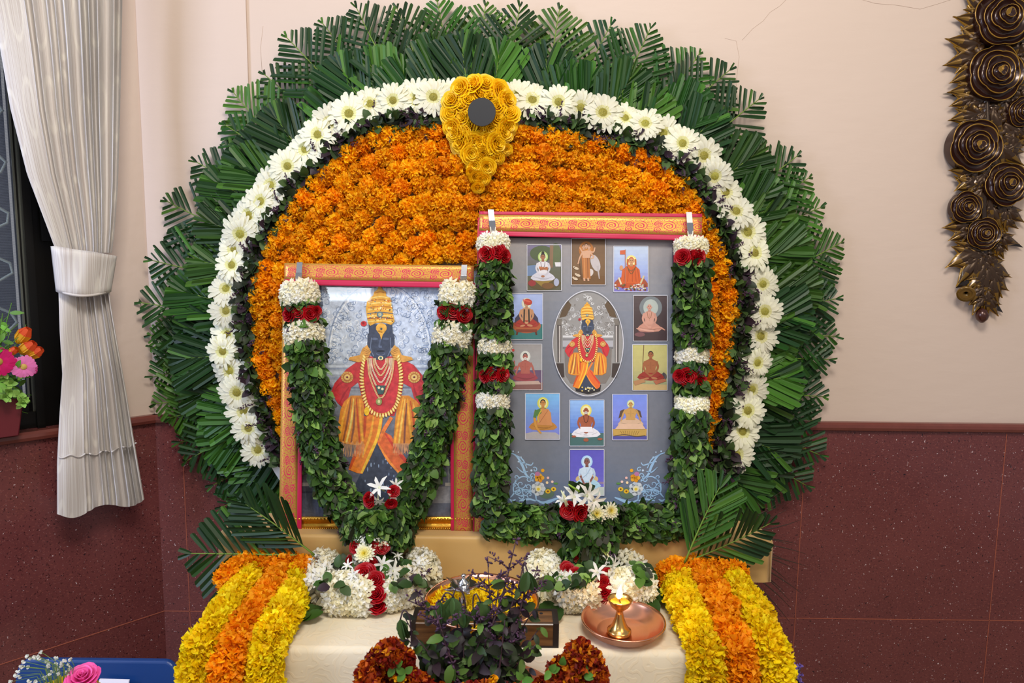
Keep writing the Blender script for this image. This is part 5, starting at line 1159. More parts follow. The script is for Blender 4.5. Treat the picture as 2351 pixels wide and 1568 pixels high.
clip(FB, 1582, 489, 4, 'steel clip at the top right corner of the large poster')
# ---------------------------------------------------------------- leaf garlands with flower bands
def leaf_tube(pts, n, rad, L, W, cols, r, down=1, spikes=0, gaps=()):
    """overlapping leaves round a rope; pts evenly spaced"""
    mb = MB(); k0 = len(pts)-1
    for i in range(n):
        t = r.random()*k0
        if any(g0 < t/k0 < g1 for g0, g1 in gaps): continue
        k = min(k0-1, int(t)); p = pts[k].lerp(pts[k+1], t-k); ax = (pts[k+1]-pts[k]).normalized()
        a = ax.orthogonal().normalized(); a.rotate(Quaternion(ax, r.uniform(0, 2*PI)))
        if a.y > .5 and r.random() < .8: a = -a
        q = p+a*rad*r.uniform(.62, 1.0); d = (ax*down*r.uniform(-.1, 1)+a*r.uniform(.15, 1.0)+V((0, 0, -.35))+V((r.uniform(-.6, .6), r.uniform(-.3, .1), r.uniform(-.5, .5)))).normalized()
        n_ = (a+V((r.uniform(-.9, .9), r.uniform(-.6, .2), r.uniform(-.5, .9)))).normalized()
        if i < spikes: spike(mb, q, d, L*.9, r)
        else: leafy(mb, q-d*L*.4, d, n_, L*r.uniform(.7, 1.2), W*r.uniform(.75, 1.15), jit(r.choice(cols), .18, r), r.uniform(-.05, .4), r)
    return mb
def tuberose(pts, n, rad, L, r, cols=(C(255, 252, 232), C(250, 242, 206), C(255, 254, 246))):
    mb = MB(); k0 = len(pts)-1; mb.tube(pts, rad*.62, 8, C(240, 234, 205))
    for i in range(n):
        t = r.random()*k0; k = min(k0-1, int(t)); p = pts[k].lerp(pts[k+1], t-k); ax = (pts[k+1]-pts[k]).normalized()
        a = ax.orthogonal().normalized(); a.rotate(Quaternion(ax, r.uniform(0, 2*PI)))
        if a.y > .6 and r.random() < .5: a = -a
        e = (t/k0-.5)*1.4; d = (a+ax*e*r.uniform(.2, 1)+V((r.uniform(-.3, .3), r.uniform(-.3, .2), r.uniform(-.3, .3)))).normalized()
        floret(mb, p+a*rad*.5, d, L*r.uniform(.95, 1.35), jit(r.choice(cols), .02, r), r)
    return mb
def core(pts, rad, par):
    m = MB(); m.tube(pts, rad, 8, C(40, 58, 28)); return m.build('rope_core', 'leaf', par)
def rose_at(par, p, n, s, me=None, name='red_rose', spin=None):
    return inst(name, me or R.choice(roseR), place(p, n, s, spin if spin is not None else R.uniform(0, 6)), par)
rg = random.Random(21)
def seg(path, a, b, n=10):
    k = len(path)-1; return [path[int(a*k)].lerp(path[min(k, int(a*k)+1)], a*k-int(a*k)) if True else 0 for a in [a+(b-a)*i/(n-1) for i in range(n)]]
def sub(pl, pts, off, n=30): return smoothpath([pl(x, y, off) for x, y in pts], n)
def hook(pl, x, y, par):
    m = MB()
    for s_ in (-1, 1): m.tube([pl(x+s_*6, y-12, .024), pl(x+s_*4, y+4, .028), pl(x, y+16, .03)], .0011, 5, C(240, 234, 214))
    m.build('thread_loop', 'stem', par)
# left picture garland (V shape)
OF = .036
gA = thing('leaf_garland', FA(870, 1190, .03), 'v-shaped green leaf garland with white and red flower bands on the smaller left picture', 'garland')
hook(FA, 686, 652, gA); hook(FA, 1062, 656, gA)
La = sub(FA, [(688, 664), (694, 700), (698, 740), (704, 800), (711, 860), (720, 940), (732, 1010), (752, 1080), (778, 1140), (818, 1186), (860, 1206)], OF, 70)
Ra = sub(FA, [(1052, 668), (1046, 705), (1040, 750), (1030, 815), (1020, 870), (1006, 940), (992, 1010), (972, 1080), (946, 1142), (908, 1188), (864, 1206)], OF, 70)
for P in (La, Ra):
    core(P[3:], .024, gA)
    leaf_tube(P, 2300, .036, .025, .0095, GREENS, rg, spikes=26, gaps=((0, .052), (.085, .125), (.15, .205))).build('green_leaves', 'leaf', gA)
def bandpx(pl, par, x0, y0, x1, y1, n, rad, L=.014, off=OF, name='white_tuberose_band'):
    return tuberose(sub(pl, [(x0, y0), ((x0+x1)/2, (y0+y1)/2), (x1, y1)], off, 8), n, rad, L, rg).build(name, 'petal', par)
bandpx(FA, gA, 686, 666, 690, 690, 260, .034, .020); bandpx(FA, gA, 697, 756, 699, 776, 240, .034, .020)
bandpx(FA, gA, 1053, 668, 1050, 690, 260, .034, .020); bandpx(FA, gA, 1040, 760, 1036, 782, 240, .034, .020)
def roses_px(pl, par, cs, off=OF):
    for (x, y, s, nx, nz) in cs: rose_at(par, pl(x, y, off+.028), V((nx, -1, nz)), s)
roses_px(FA, gA, [(664, 722, .018, -.7, .1), (688, 717, .020, -.1, .15), (712, 722, .018, .4, .1), (727, 714, .011, .8, 0)])
roses_px(FA, gA, [(1018, 718, .016, -.7, 0), (1042, 711, .021, 0, .1), (1066, 722, .018, .6, -.1)])
# bottom knot
knot = sub(FA, [(868, 1170), (870, 1205), (866, 1232)], OF+.02, 12)
leaf_tube(knot, 1500, .068, .027, .011, GREENS, rg, spikes=16).build('leaf_knot', 'leaf', gA)
m = MB(); m.tube(knot, .042, 10, C(40, 58, 28)); m.build('knot_core', 'leaf', gA)
for (x, y, s, nx, nz) in ((848, 1148, .016, -.8, .2), (904, 1128, .012, .3, .5), (898, 1156, .012, .2, -.3)): rose_at(gA, FA(x, y, OF+.075), V((nx, -1, nz)), s)
def lily_at(par, pl, x, y, off, s, n, spin, i=0): inst('white_lily', lily[i % 3], place(pl(x, y, off), n, s, spin), par)
lily_at(gA, FA, 872, 1120, .105, .026, V((-.3, -1, .7)), 1.0, 0); lily_at(gA, FA, 868, 1146, .108, .020, V((.2, -1, -.9)), 2.0, 1); lily_at(gA, FA, 908, 1115, .10, .017, V((.5, -1, .8)), .3, 2); lily_at(gA, FA, 900, 1138, .108, .015, V((.9, -1, -.2)), 1.4, 1); lily_at(gA, FA, 850, 1188, .108, .010, V((-.2, -1, -.2)), .4, 2)
# tassel over the platform edge
def pz(x, y, h=.03): return PZ(x, y, ZT+h)
def col_pts(l): return smoothpath(l, 12)
ft = YF-.058
tuberose([PY(826, 1246, ft), PY(850, 1243, ft-.006), PY(884, 1246, ft)], 90, .014, .013, rg).build('white_tuberose_band', 'petal', gA)
for i, x in enumerate((818, 838, 858, 878)): rose_at(gA, PY(x, 1256, ft-.018), V((-.3+.2*i, -1, .4)), .014)
inst('chrysanthemum', mumW[0], place(PY(838, 1272, ft-.03), V((-.1, -1, .7)), .024, 0), gA)
rose_at(gA, PY(803, 1288, ft-.03), V((-1, -.7, .3)), .012)
# ---- flower heaps on the table (ends of the garlands)
def heap_white(par, a, b, rad, n, name='tuberose_roll'):
    tuberose(smoothpath([a, (a+b)/2+V((0, 0, .002)), b], 10), int(n*1.25), rad*1.05, .021, rg).build(name, 'petal', par)
hz = ZT+.034
heap_white(gA, pz(742, 1300, .035), pz(745, 1356, .032), .027, 230)
heap_white(gA, pz(775, 1362, .034), pz(842, 1364, .036), .028, 300)
heap_white(gA, pz(890, 1358, .034), pz(950, 1345, .034), .026, 280)
heap_white(gA, pz(965, 1290, .036), pz(974, 1340, .030), .023, 220)
heap_white(gA, pz(795, 1318, .03), pz(830, 1330, .03), .02, 110)
for (x, y, s, h) in ((864, 1364, .018, .045), (867, 1390, .017, .022), (862, 1344, .015, .056)): rose_at(gA, pz(x, y, h), V((0, -1, .9)), s)
for (x, y, s, h) in ((838, 1318, .021, .07), (862, 1332, .017, .065), (850, 1298, .015, .07), (786, 1332, .012, .055), (770, 1318, .012, .05)): rose_at(gA, pz(x, y, h), V((.1, -1, .9)), s)
m = MB()
for i in range(130):
    x, y = rg.choice([(880, 1300), (905, 1290), (930, 1310), (900, 1330), (790, 1305), (870, 1285), (950, 1335), (765, 1335)]); p = pz(x+rg.uniform(-18, 18), y+rg.uniform(-12, 12), rg.uniform(.04, .07))
    leafy(m, p, V((rg.uniform(-1, 1), rg.uniform(-.8, .3), rg.uniform(-.3, .7))), V((rg.uniform(-.4, .4), -.6, 1)), rg.uniform(.018, .028), .009, jit(rg.choice(GREENS+BASIL), .2, rg), r=rg)
for (x, y, dx) in ((985, 1375, .3), (740, 1395, -1), (742, 1405, -1), (728, 1392, -.8), (978, 1352, .5), (715, 1408, -.9)):
    leafy(m, pz(x, y, .018), V((dx, -.55, -.1)), V((0, -.3, 1)), .036, .011, jit(GREENS[0], .2, rg), r=rg)
for i in range(18): x = 905+i*4; spike(m, pz(x, 1320+rg.uniform(-20, 20), .055), V((rg.uniform(-1, 1), -.4, .5)), .022, rg)
m.build('loose_leaves', 'leaf', gA)
for (x, y, s, n_, i) in ((878, 1298, .022, V((.3, -.6, 1)), 0), (900, 1312, .024, V((.8, -.5, .6)), 1), (800, 1300, .015, V((-.4, -.6, 1)), 2), (812, 1322, .016, V((-.4, -.6, .6)), 1), (912, 1278, .014, V((.5, -.3, 1)), 2)): inst('white_lily', lily[i], place(pz(x, y, .075), n_, s, i), gA)
inst('chrysanthemum', mumW[1], place(pz(822, 1338, .055), V((0, -1, .8)), .016, 0), gA)
# garland on the big poster
OB = .036
gB = thing('leaf_garland', FB(1355, 1200, .03), 'u-shaped green leaf garland framing the large grey poster', 'garland')
hook(FB, 1132, 533, gB); hook(FB, 1585, 543, gB)
Lb = sub(FB, [(1132, 556), (1135, 620), (1134, 720), (1136, 800), (1136, 880), (1132, 960), (1130, 1040), (1126, 1120), (1120, 1175)], OB, 60)
Rb = sub(FB, [(1586, 560), (1588, 640), (1590, 740), (1588, 820), (1588, 900), (1586, 980), (1582, 1060), (1574, 1140), (1570, 1170)], OB, 60)
Bb = sub(FB, [(1112, 1192), (1180, 1196), (1260, 1197), (1350, 1196), (1440, 1197), (1520, 1196), (1588, 1186)], OB, 50)
for P, n_, rd, gp_ in ((Lb, 2100, .033, ((0, .065), (.37, .415), (.48, .515), (.56, .612))), (Rb, 2100, .035, ((0, .070), (.39, .445), (.485, .525), (.565, .63))), (Bb, 1900, .034, ())):
    core(P, .022, gB); leaf_tube(P, n_, rd, .025, .0098, GREENS, rg, spikes=22, gaps=gp_).build('green_leaves', 'leaf', gB)
for x0, y0, x1, y1, n_, rd in ((1132, 552, 1133, 570, 260, .035), (1136, 790, 1136, 806, 230, .035), (1132, 910, 1132, 928, 230, .035), (1586, 560, 1587, 575, 260, .035), (1588, 808, 1588, 824, 230, .034), (1588, 917, 1588, 938, 230, .034)):
    bandpx(FB, gB, x0, y0, x1, y1, n_, rd, .015, OB)
roses_px(FB, gB, [(1118, 583, .019, -.5, .1), (1142, 578, .019, .1, .2), (1158, 588, .015, .8, 0), (1112, 864, .014, -.9, 0), (1132, 862, .018, 0, 0), (1154, 860, .015, .6, .1), (1567, 590, .017, -.6, .2), (1586, 584, .016, 0, .3), (1604, 590, .018, .6, .1), (1597, 600, .018, .2, -.2), (1560, 864, .014, -.8, 0), (1580, 866, .020, -.1, 0), (1607, 872, .018, .6, 0)], OB)
core(sub(FB, [(1352, 1190), (1352, 1240)], OB, 6), .03, gB)
tas = smoothpath([FB(1352, 1200, OB+.01), PY(1352, 1240, YF-.025), PY(1350, 1285, YF-.030), pz(1350, 1310, .05)], 16)
leaf_tube(tas, 900, .050, .028, .0115, GREENS+BASIL[:2], rg, spikes=10).build('leaf_tassel', 'leaf', gB)
m = MB(); m.tube(tas, .034, 10, C(40, 58, 28)); m.build('knot_core', 'leaf', gB)
rose_at(gB, FB(1306, 1172, .085), V((-.3, -1, .3)), .018); rose_at(gB, FB(1334, 1178, .088), V((.3, -1, .1)), .019)
inst('chrysanthemum', mumW[0], place(FB(1370, 1178, .092), V((-.1, -1, .1)), .023, 0), gB); inst('chrysanthemum', mumW[2], place(FB(1400, 1172, .088), V((.4, -1, .3)), .020, 2), gB)
lily_at(gB, FB, 1345, 1138, .10, .034, V((.9, -1, .3)), .2, 0); lily_at(gB, FB, 1318, 1142, .095, .028, V((.2, -1, .9)), 1.2, 1); lily_at(gB, FB, 1362, 1148, .10, .026, V((.6, -1, -.1)), 2.2, 2); lily_at(gB, FB, 1292, 1150, .08, .020, V((-.3, -1, 1.2)), .5, 1)
m = MB()
for i in range(16): leafy(m, FB(1330+rg.uniform(-14, 14), 1130+rg.uniform(-8, 8), .08), V((rg.uniform(-1, 1), -.3, rg.uniform(.2, 1))), V((0, -1, .3)), .022, .008, jit(GREENS[4], .2, rg), r=rg)
m.tube([FB(1302, 1168, .085), FB(1296, 1140, .10), FB(1288, 1126, .10)], [.0028, .0034, .0012], 6, C(224, 230, 190)); m.tube([FB(1330, 1128, .10), FB(1305, 1112, .11)], [.0026, .0016], 6, C(150, 190, 70))
m.build('flower_sprig', 'leaf', gB)
inst('chrysanthemum', mumW[1], place(PY(1380, 1273, YF-.062), V((.1, -1, .5)), .023, 0), gB)
heap_white(gB, pz(1246, 1302, .04), pz(1252, 1338, .034), .029, 250)
heap_white(gB, pz(1292, 1358, .034), pz(1356, 1360, .034), .026, 290)
heap_white(gB, pz(1412, 1354, .034), pz(1478, 1346, .034), .026, 290)
heap_white(gB, pz(1432, 1298, .045), pz(1452, 1300, .04), .012, 50)
for (x, y, s, h) in ((1386, 1338, .014, .054), (1386, 1358, .016, .042), (1380, 1378, .014, .024), (1305, 1310, .014, .07), (1322, 1322, .016, .065), (1300, 1302, .012, .07), (1400, 1318, .015, .06), (1414, 1322, .014, .058), (1330, 1280, .012, .08)): rose_at(gB, pz(x, y, h), V((rg.uniform(-.2, .2), -1, .9)), s)
m = MB()
for i in range(120):
    x, y = rg.choice([(1340, 1310), (1360, 1300), (1325, 1335), (1385, 1300), (1470, 1310), (1478, 1322), (1275, 1345), (1345, 1325)]); p = pz(x+rg.uniform(-16, 16), y+rg.uniform(-10, 10), rg.uniform(.045, .075))
    leafy(m, p, V((rg.uniform(-1, 1), rg.uniform(-.8, .3), rg.uniform(-.4, .6))), V((rg.uniform(-.4, .4), -.6, 1)), rg.uniform(.02, .03), .010, jit(rg.choice(GREENS), .2, rg), r=rg)
for (x, y, dx) in ((1490, 1352, .9), (1500, 1365, .8), (1488, 1375, .3), (1262, 1385, -.4), (1250, 1380, .3), (1240, 1372, -.9), (1275, 1390, .1)): leafy(m, pz(x, y, .02), V((dx, -.7, -.1)), V((0, -.3, 1)), .036, .012, jit(GREENS[1], .2, rg), r=rg)
m.build('loose_leaves', 'leaf', gB)
for (x, y, s, n_, i) in ((1404, 1300, .026, V((1, -.6, .3)), 0), (1372, 1316, .022, V((-.2, -.6, 1)), 1), (1392, 1290, .02, V((.8, -.4, .8)), 2)): inst('white_lily', lily[i], place(pz(x, y, .075), n_, s, i), gB)

# ---------------------------------------------------------------- marigold garlands across the table
def heads_along(par, pts, rad, meshes, nm, step=.0165, cap=98):
    n = max(3, int(pathlen(pts)/step)); P = smoothpath(pts, n)
    for i, p in enumerate(P[:cap]):
        t = (P[min(i+1, n-1)]-P[max(i-1, 0)]).normalized(); s = t.orthogonal().normalized()
        q = p+s*rg.uniform(-.004, .004)+V((rg.uniform(-.003, .003), 0, rg.uniform(-.002, .002)))
        mw = Matrix.Translation(q) @ Matrix.Rotation(rg.uniform(0, 6), 4, V((rg.uniform(-1, 1), rg.uniform(-1, 1), rg.uniform(-1, 1))).normalized()) @ Matrix.Scale(rad*rg.uniform(.93, 1.06), 4)
        inst(nm, rg.choice(meshes), mw, par)
    m = MB(); m.tube(P, .0012, 4, C(210, 190, 120)); m.build('thread', 'stem', par)
def strand(px, rad, meshes, nm, lab, group):
    pts = [PZ(x, y, ZT+rad*.9) for x, y in px]
    pts = [p for p in pts if p.y > YTF+.012]; 
    x, y = px[-1]; e = PY(x, y, YTF-rad*.85); corner = PZ(*min(px, key=lambda q: abs(PZ(q[0], q[1], ZT+rad*.9).y-YTF)), ZT+rad*.75)
    last = pts[-1]; cn = V((last.x+(e.x-last.x)*.45, YTF-rad*.35, ZT+rad*.55))
    pts += [cn, V((e.x, e.y, min(e.z, ZT-.03))), V((e.x, YTF-rad*.9, e.z-.12)), V((e.x, YTF-rad*.9, e.z-.26))]
    t = thing('marigold_garland', pts[-1], lab, 'garland', group); heads_along(t, smoothpath(pts, 60), rad, meshes, nm); return t
GY = 'marigold garlands laid over the table'
strand([(590, 1300), (562, 1345), (535, 1385), (508, 1430), (482, 1470), (462, 1500), (449, 1568)], .033, pomY, 'yellow_marigold', 'yellow marigold garland at the far left edge of the table', GY)
strand([(650, 1298), (634, 1340), (606, 1390), (575, 1440), (545, 1480), (532, 1510), (524, 1568)], .034, pomT, 'orange_marigold', 'orange marigold garland between the two yellow ones at the left', GY)
strand([(690, 1318), (674, 1360), (655, 1405), (632, 1450), (615, 1485), (606, 1515), (607, 1568)], .033, pomY, 'yellow_marigold', 'yellow marigold garland on the left side, nearest the middle of the table', GY)
strand([(1548, 1320), (1562, 1360), (1580, 1405), (1600, 1455), (1612, 1490), (1620, 1515), (1622, 1568)], .033, pomY, 'yellow_marigold', 'yellow marigold garland on the right side, beside the copper plate', GY)
strand([(1596, 1300), (1622, 1345), (1650, 1395), (1674, 1445), (1690, 1485), (1698, 1510), (1700, 1568)], .034, pomT, 'orange_marigold', 'orange marigold garland between the two yellow ones at the right', GY)
strand([(1672, 1320), (1696, 1360), (1722, 1405), (1746, 1452), (1762, 1490), (1774, 1515), (1782, 1568)], .033, pomY, 'yellow_marigold', 'yellow marigold garland at the far right edge of the table', GY)
for lab, px in (('short orange marigold garland across the back left of the table', [(530, 1325), (556, 1303), (592, 1292), (640, 1290), (672, 1290), (694, 1300), (698, 1318)]), ('short orange marigold garland across the back right of the table', [(1542, 1322), (1550, 1302), (1585, 1296), (1620, 1292), (1652, 1298), (1684, 1316)])):
    t = thing('marigold_garland', PZ(px[3][0], px[3][1], ZT), lab, 'garland', 'short orange marigold garlands behind the long ones')
    pts = [PZ(x, y, ZT+.040) for x, y in px]; pts = [V((p.x, min(p.y, YF-.036), p.z)) for p in pts]; heads_along(t, smoothpath(pts, 40), .031, pomT, 'orange_marigold', .018)
# ---------------------------------------------------------------- copper, brass, box, silver lamp
M['copper'] = plain('polished copper', C(244, 180, 150), .24, 1.0, bump=.05, bscale=30)
M['brass'] = plain('polished brass', C(232, 186, 110), .24, 1.0, bump=.05, bscale=60)
M['silver'] = plain('silver', C(200, 200, 204), .22, 1.0)
M['boxwood'] = None
def dish(name, par, c, R_, H, base, mat, lip=.003):
    m = MB(); m.lathe([(0, .0), (base, .0), (base*1.04, .0015), ((base+R_)*.52, H*.30), (R_*.97, H*.86), (R_, H), (R_+lip, H+.0012), (R_+lip*1.2, H-.0012), (R_+lip*.3, H-.002), ((base+R_)*.54, H*.25), (base*1.05, -.001), (0, -.001)], Matrix.Translation(c), 64)
    return m.build(name, mat, par)
pc = PZ(1430, 1448, ZT+.004); edgeR = (PZ(1528, 1440, ZT+.02)-PZ(1332, 1440, ZT+.02)).length/2
plate = thing('copper_plate', pc, 'round copper plate with upturned rim on the right of the lace cloth', 'plate')
dish('plate_dish', plate, pc, edgeR-.004, .022, edgeR*.60, 'copper')
dc = V((pc.x-.008, pc.y-.008, pc.z+.001)); lamp = thing('brass_oil_lamp', dc, 'small brass pedestal oil lamp burning on the copper plate', 'oil lamp')
rr = edgeR*.285; hgt = .060
m = MB(); m.lathe([(0, 0), (rr*.98, 0), (rr, .002), (rr*.98, .006), (rr*.86, .0075), (rr*.80, .0085), (rr*.62, .015), (rr*.42, .026), (rr*.30, .036), (rr*.28, .040), (rr*.36, .0425)], Matrix.Translation(dc), 40); m.build('pedestal', 'brass', lamp)
m = MB(); m.lathe([(0, .041), (rr*.36, .0425), (rr*.75, .050), (rr*.98, .060), (rr*1.03, .0625), (rr*1.0, .0635), (rr*.92, .060), (rr*.68, .053), (rr*.3, .049), (0, .048)], Matrix.Translation(dc), 40); m.build('lamp_bowl', 'brass', lamp)
m = MB(); m.lathe([(0, .0565), (rr*.80, .0565)], Matrix.Translation(dc), 30); m.build('oil', plain('oil', C(196, 134, 40), .05, coat=1), lamp)
m = MB(); wk = dc+V((-.003, -.002, .057)); m.tube([wk+V((.004, 0, -.002)), wk+V((.001, 0, .005)), wk+V((-.0015, 0, .011))], .0012, 6, C(40, 30, 24)); m.build('wick', 'stem', lamp)
fm, n, l, b = newmat('flame'); e = n.new('ShaderNodeEmission'); e.inputs[0].default_value = (1, .72, .34, 1); e.inputs[1].default_value = 30; l.new(e.outputs[0], n['Material Output'].inputs['Surface'])
fl = dc+V((-.003, -.002, .0635)); m = MB(); m.lathe([(0, 0), (.003, .002), (.0052, .007), (.0050, .012), (.0030, .018), (.0012, .023), (0, .027)], Matrix.Translation(fl) @ Matrix.Rotation(.12, 4, 'Y'), 14); m.build('flame', fm, lamp)
pl_ = bpy.data.lights.new('flame_light', 'POINT'); pl_.energy = .25; pl_.color = (1, .6, .25); pl_.shadow_soft_size = .006
po = bpy.data.objects.new('flame_light', pl_); link(po, lamp, Matrix.Translation(fl+V((0, -.008, .014))))
# copper bowl of yellow petals
bc = PZ(1109, 1385, ZT+.003); bR = (PZ(1246, 1372, ZT+.04)-PZ(974, 1372, ZT+.04)).length/2*.97
by = PZ(1109, 1313, ZT+.045).y-bR; bc = V((bc.x, by, ZT+.002))
bowl = thing('copper_bowl', bc, 'wide copper bowl filled with yellow petals at the middle of the table', 'bowl')
dish('bowl_dish', bowl, bc, bR-.004, .040, bR*.62, 'copper')
m = MB(); r = random.Random(9)
for i in range(3400):
    a, q = r.uniform(0, 2*PI), math.sqrt(r.random())*bR*.93; h = .020+.018*(1-(q/bR)**2)+r.uniform(0, .008)+.004*noise.noise(V((q*60*math.cos(a), q*60*math.sin(a), 3)))
    p = bc+V((q*math.cos(a), q*math.sin(a), h)); d = V((r.uniform(-1, 1), r.uniform(-1, 1), r.uniform(-.2, .9))).normalized(); s = d.cross(V((0, 0, 1))).normalized(); L = r.uniform(.006, .011)
    strip(m, [p, p+d*L*.6, p+d*L], s, [.0007, .0016, .0008], jit(r.choice(YEL), .06, r), .2)
m.lathe([(0, .024), (bR*.9, .018)], Matrix.Translation(bc), 40, YEL[0])
o = m.build('yellow_petals', 'petal'); tag(o, 'loose yellow marigold petals filling the copper bowl', 'petals', kind='stuff')
# silver five-spouted lamp head on a stem standing in the petals
sc_ = PZ(1060, 1398, ZT+.04); sl = thing('silver_lamp', sc_, 'small silver lamp with pointed spouts standing in the yellow petals', 'oil lamp')
top = V((sc_.x+.003, sc_.y+.004, ZT+.078)); m = MB()
m.lathe([(0, 0), (.019, .0), (.020, .004), (.010, .010), (.006, .018), (.010, .024), (.006, .030), (.005, .046), (.009, .050)], Matrix.Translation(V((top.x, top.y, ZT+.024))), 24); m.build('stem', 'silver', sl)
m = MB(); n0 = 60; rings = []
for k, (f, z) in enumerate(((.0, -.006), (.55, -.004), (1, .006), (.92, .006), (.5, .0), (.0, .0))):
    for i in range(n0):
        a = 2*PI*i/n0+.32; sp_ = max(0, math.cos(5*a/1))**6; rad_ = (.024+.018*sp_)*f; rings.append(top+V((rad_*math.cos(a), rad_*math.sin(a), z+.002*sp_*f)))
m.add(rings, [(k*n0+i, k*n0+(i+1) % n0, (k+1)*n0+(i+1) % n0, (k+1)*n0+i) for k in range(5) for i in range(n0)]); m.build('spouted_dish', 'silver', sl)
m = MB(); m.lathe([(.009, .0), (.011, .006), (.010, .012), (.004, .016), (.003, .019), (.005, .022), (.003, .025), (0, .026)], Matrix.Translation(top), 20); m.build('finial', 'silver', sl)
# wooden incense box
def nodes_wood():
    m, n, l, b = newmat('stained wood'); tc = n.new('ShaderNodeTexCoord'); mp = n.new('ShaderNodeMapping'); mp.inputs['Scale'].default_value = (1.2, 14, 14); l.new(tc.outputs['Object'], mp.inputs[0])
    t = n.new('ShaderNodeTexNoise'); t.inputs['Scale'].default_value = 6; t.inputs['Detail'].default_value = 6; l.new(mp.outputs[0], t.inputs['Vector'])
    c = n.new('ShaderNodeValToRGB'); c.color_ramp.elements[0].position = .35; c.color_ramp.elements[0].color = (*C(66, 42, 22), 1); c.color_ramp.elements[1].position = .7; c.color_ramp.elements[1].color = (*C(128, 88, 48), 1)
    l.new(t.outputs['Fac'], c.inputs[0]); l.new(c.outputs[0], b.inputs['Base Color']); b.inputs['Roughness'].default_value = .3; return m
M['boxwood'] = nodes_wood()
bh = .042; q0 = PZ(1270, 1405, ZT+bh); q1 = PZ(1290, 1487, ZT); q2 = PZ(944, 1487, ZT); x0, x1 = q2.x, (q0.x+q1.x)/2
y1 = min(q0.y, bc.y-bR-.006) if False else q0.y; y0 = q1.y
ib = thing('incense_box', ((x0+x1)/2, y0, ZT), 'dark brown wooden box with small holes standing in front of the copper bowl', 'box')
y1 = max(y1, y0+.05)
bwl_front = bc.y-bR
m = MB(); m.box((x0, y0, ZT), (x1, y1, ZT+bh)); o = m.build('box_body', 'boxwood', ib, False); bv = o.modifiers.new('b', 'BEVEL'); bv.width = .0015
M['ebony'] = plain('dark edge trim', C(34, 26, 22), .35)
m = MB()
for (a, b_) in (((x0-.001, y0-.001, ZT), (x0+.007, y1+.001, ZT+bh+.001)), ((x1-.009, y0-.001, ZT), (x1+.001, y1+.001, ZT+bh+.001)), ((x0, y1-.006, ZT+bh-.002), (x1, y1+.001, ZT+bh+.0012)), ((x0, y0-.0012, ZT), (x1, y0+.001, ZT+.003))): m.box(a, b_)
m.build('edge_trim', 'ebony', ib, False)
m = MB()
for g in (0, 1):
    for (dx, dy) in ((0, .0), (.008, -.004), (-.001, -.009)):
        cxh = (x1-.036+dx) if g == 0 else (x0+.04+dx); m.lathe([(0, .0004), (.0028, .0004), (.003, -.0004)], Matrix.Translation(V((cxh, y1-.010+dy, ZT+bh+.0003))), 12)
m.build('incense_holes', 'black', ib, False)

# ---------------------------------------------------------------- holy basil plant in a rust flower ringed planter, in front of the table
YP = YTF-.13
pr = random.Random(31); pbase = PY(1100, 1640, YP)
plant = thing('basil_plant', (pbase.x, YP, 0), 'bushy dark green and purple holy basil plant in front of the table', 'potted plant')
zc = PY(1100, 1625, YP).z; pbx = PY(1100, 1590, YP).x
m = MB(); m.lathe([(0, 0), (.10, 0), (.105, .02), (.085, .05), (.085, zc*.6), (.11, zc-.06), (.135, zc-.03), (.14, zc-.005), (.13, zc), (.12, zc-.01), (0, zc-.012)], Matrix.Translation(V((pbx, YP, 0))), 36, C(120, 90, 60)); m.build('planter', plain('terracotta planter', C(150, 86, 54), .7), plant)
m = MB(); m.lathe([(0, .004), (.12, .0)], Matrix.Translation(V((pbx, YP, zc-.012))), 24, C(60, 44, 34)); m.build('soil', plain('soil', C(52, 38, 30), .95), plant)
st = MB(); lv = MB(); sk = MB(); PUR = C(84, 58, 84)
BR = [(1185, 1240), (1120, 1290), (1210, 1330), (1232, 1310), (1225, 1400), (1190, 1350), (960, 1360), (925, 1410), (1000, 1400), (1040, 1385), (1060, 1400), (1100, 1400), (1130, 1380), (1160, 1420), (1240, 1440), (1230, 1480), (1200, 1500), (1150, 1480), (1080, 1480), (1020, 1470), (960, 1470), (930, 1460), (985, 1520), (1050, 1530), (1110, 1520), (1170, 1540), (1215, 1535), (1150, 1320), (1200, 1300), (1070, 1440), (1180, 1450), (1010, 1440), (1110, 1450), (1140, 1430)]
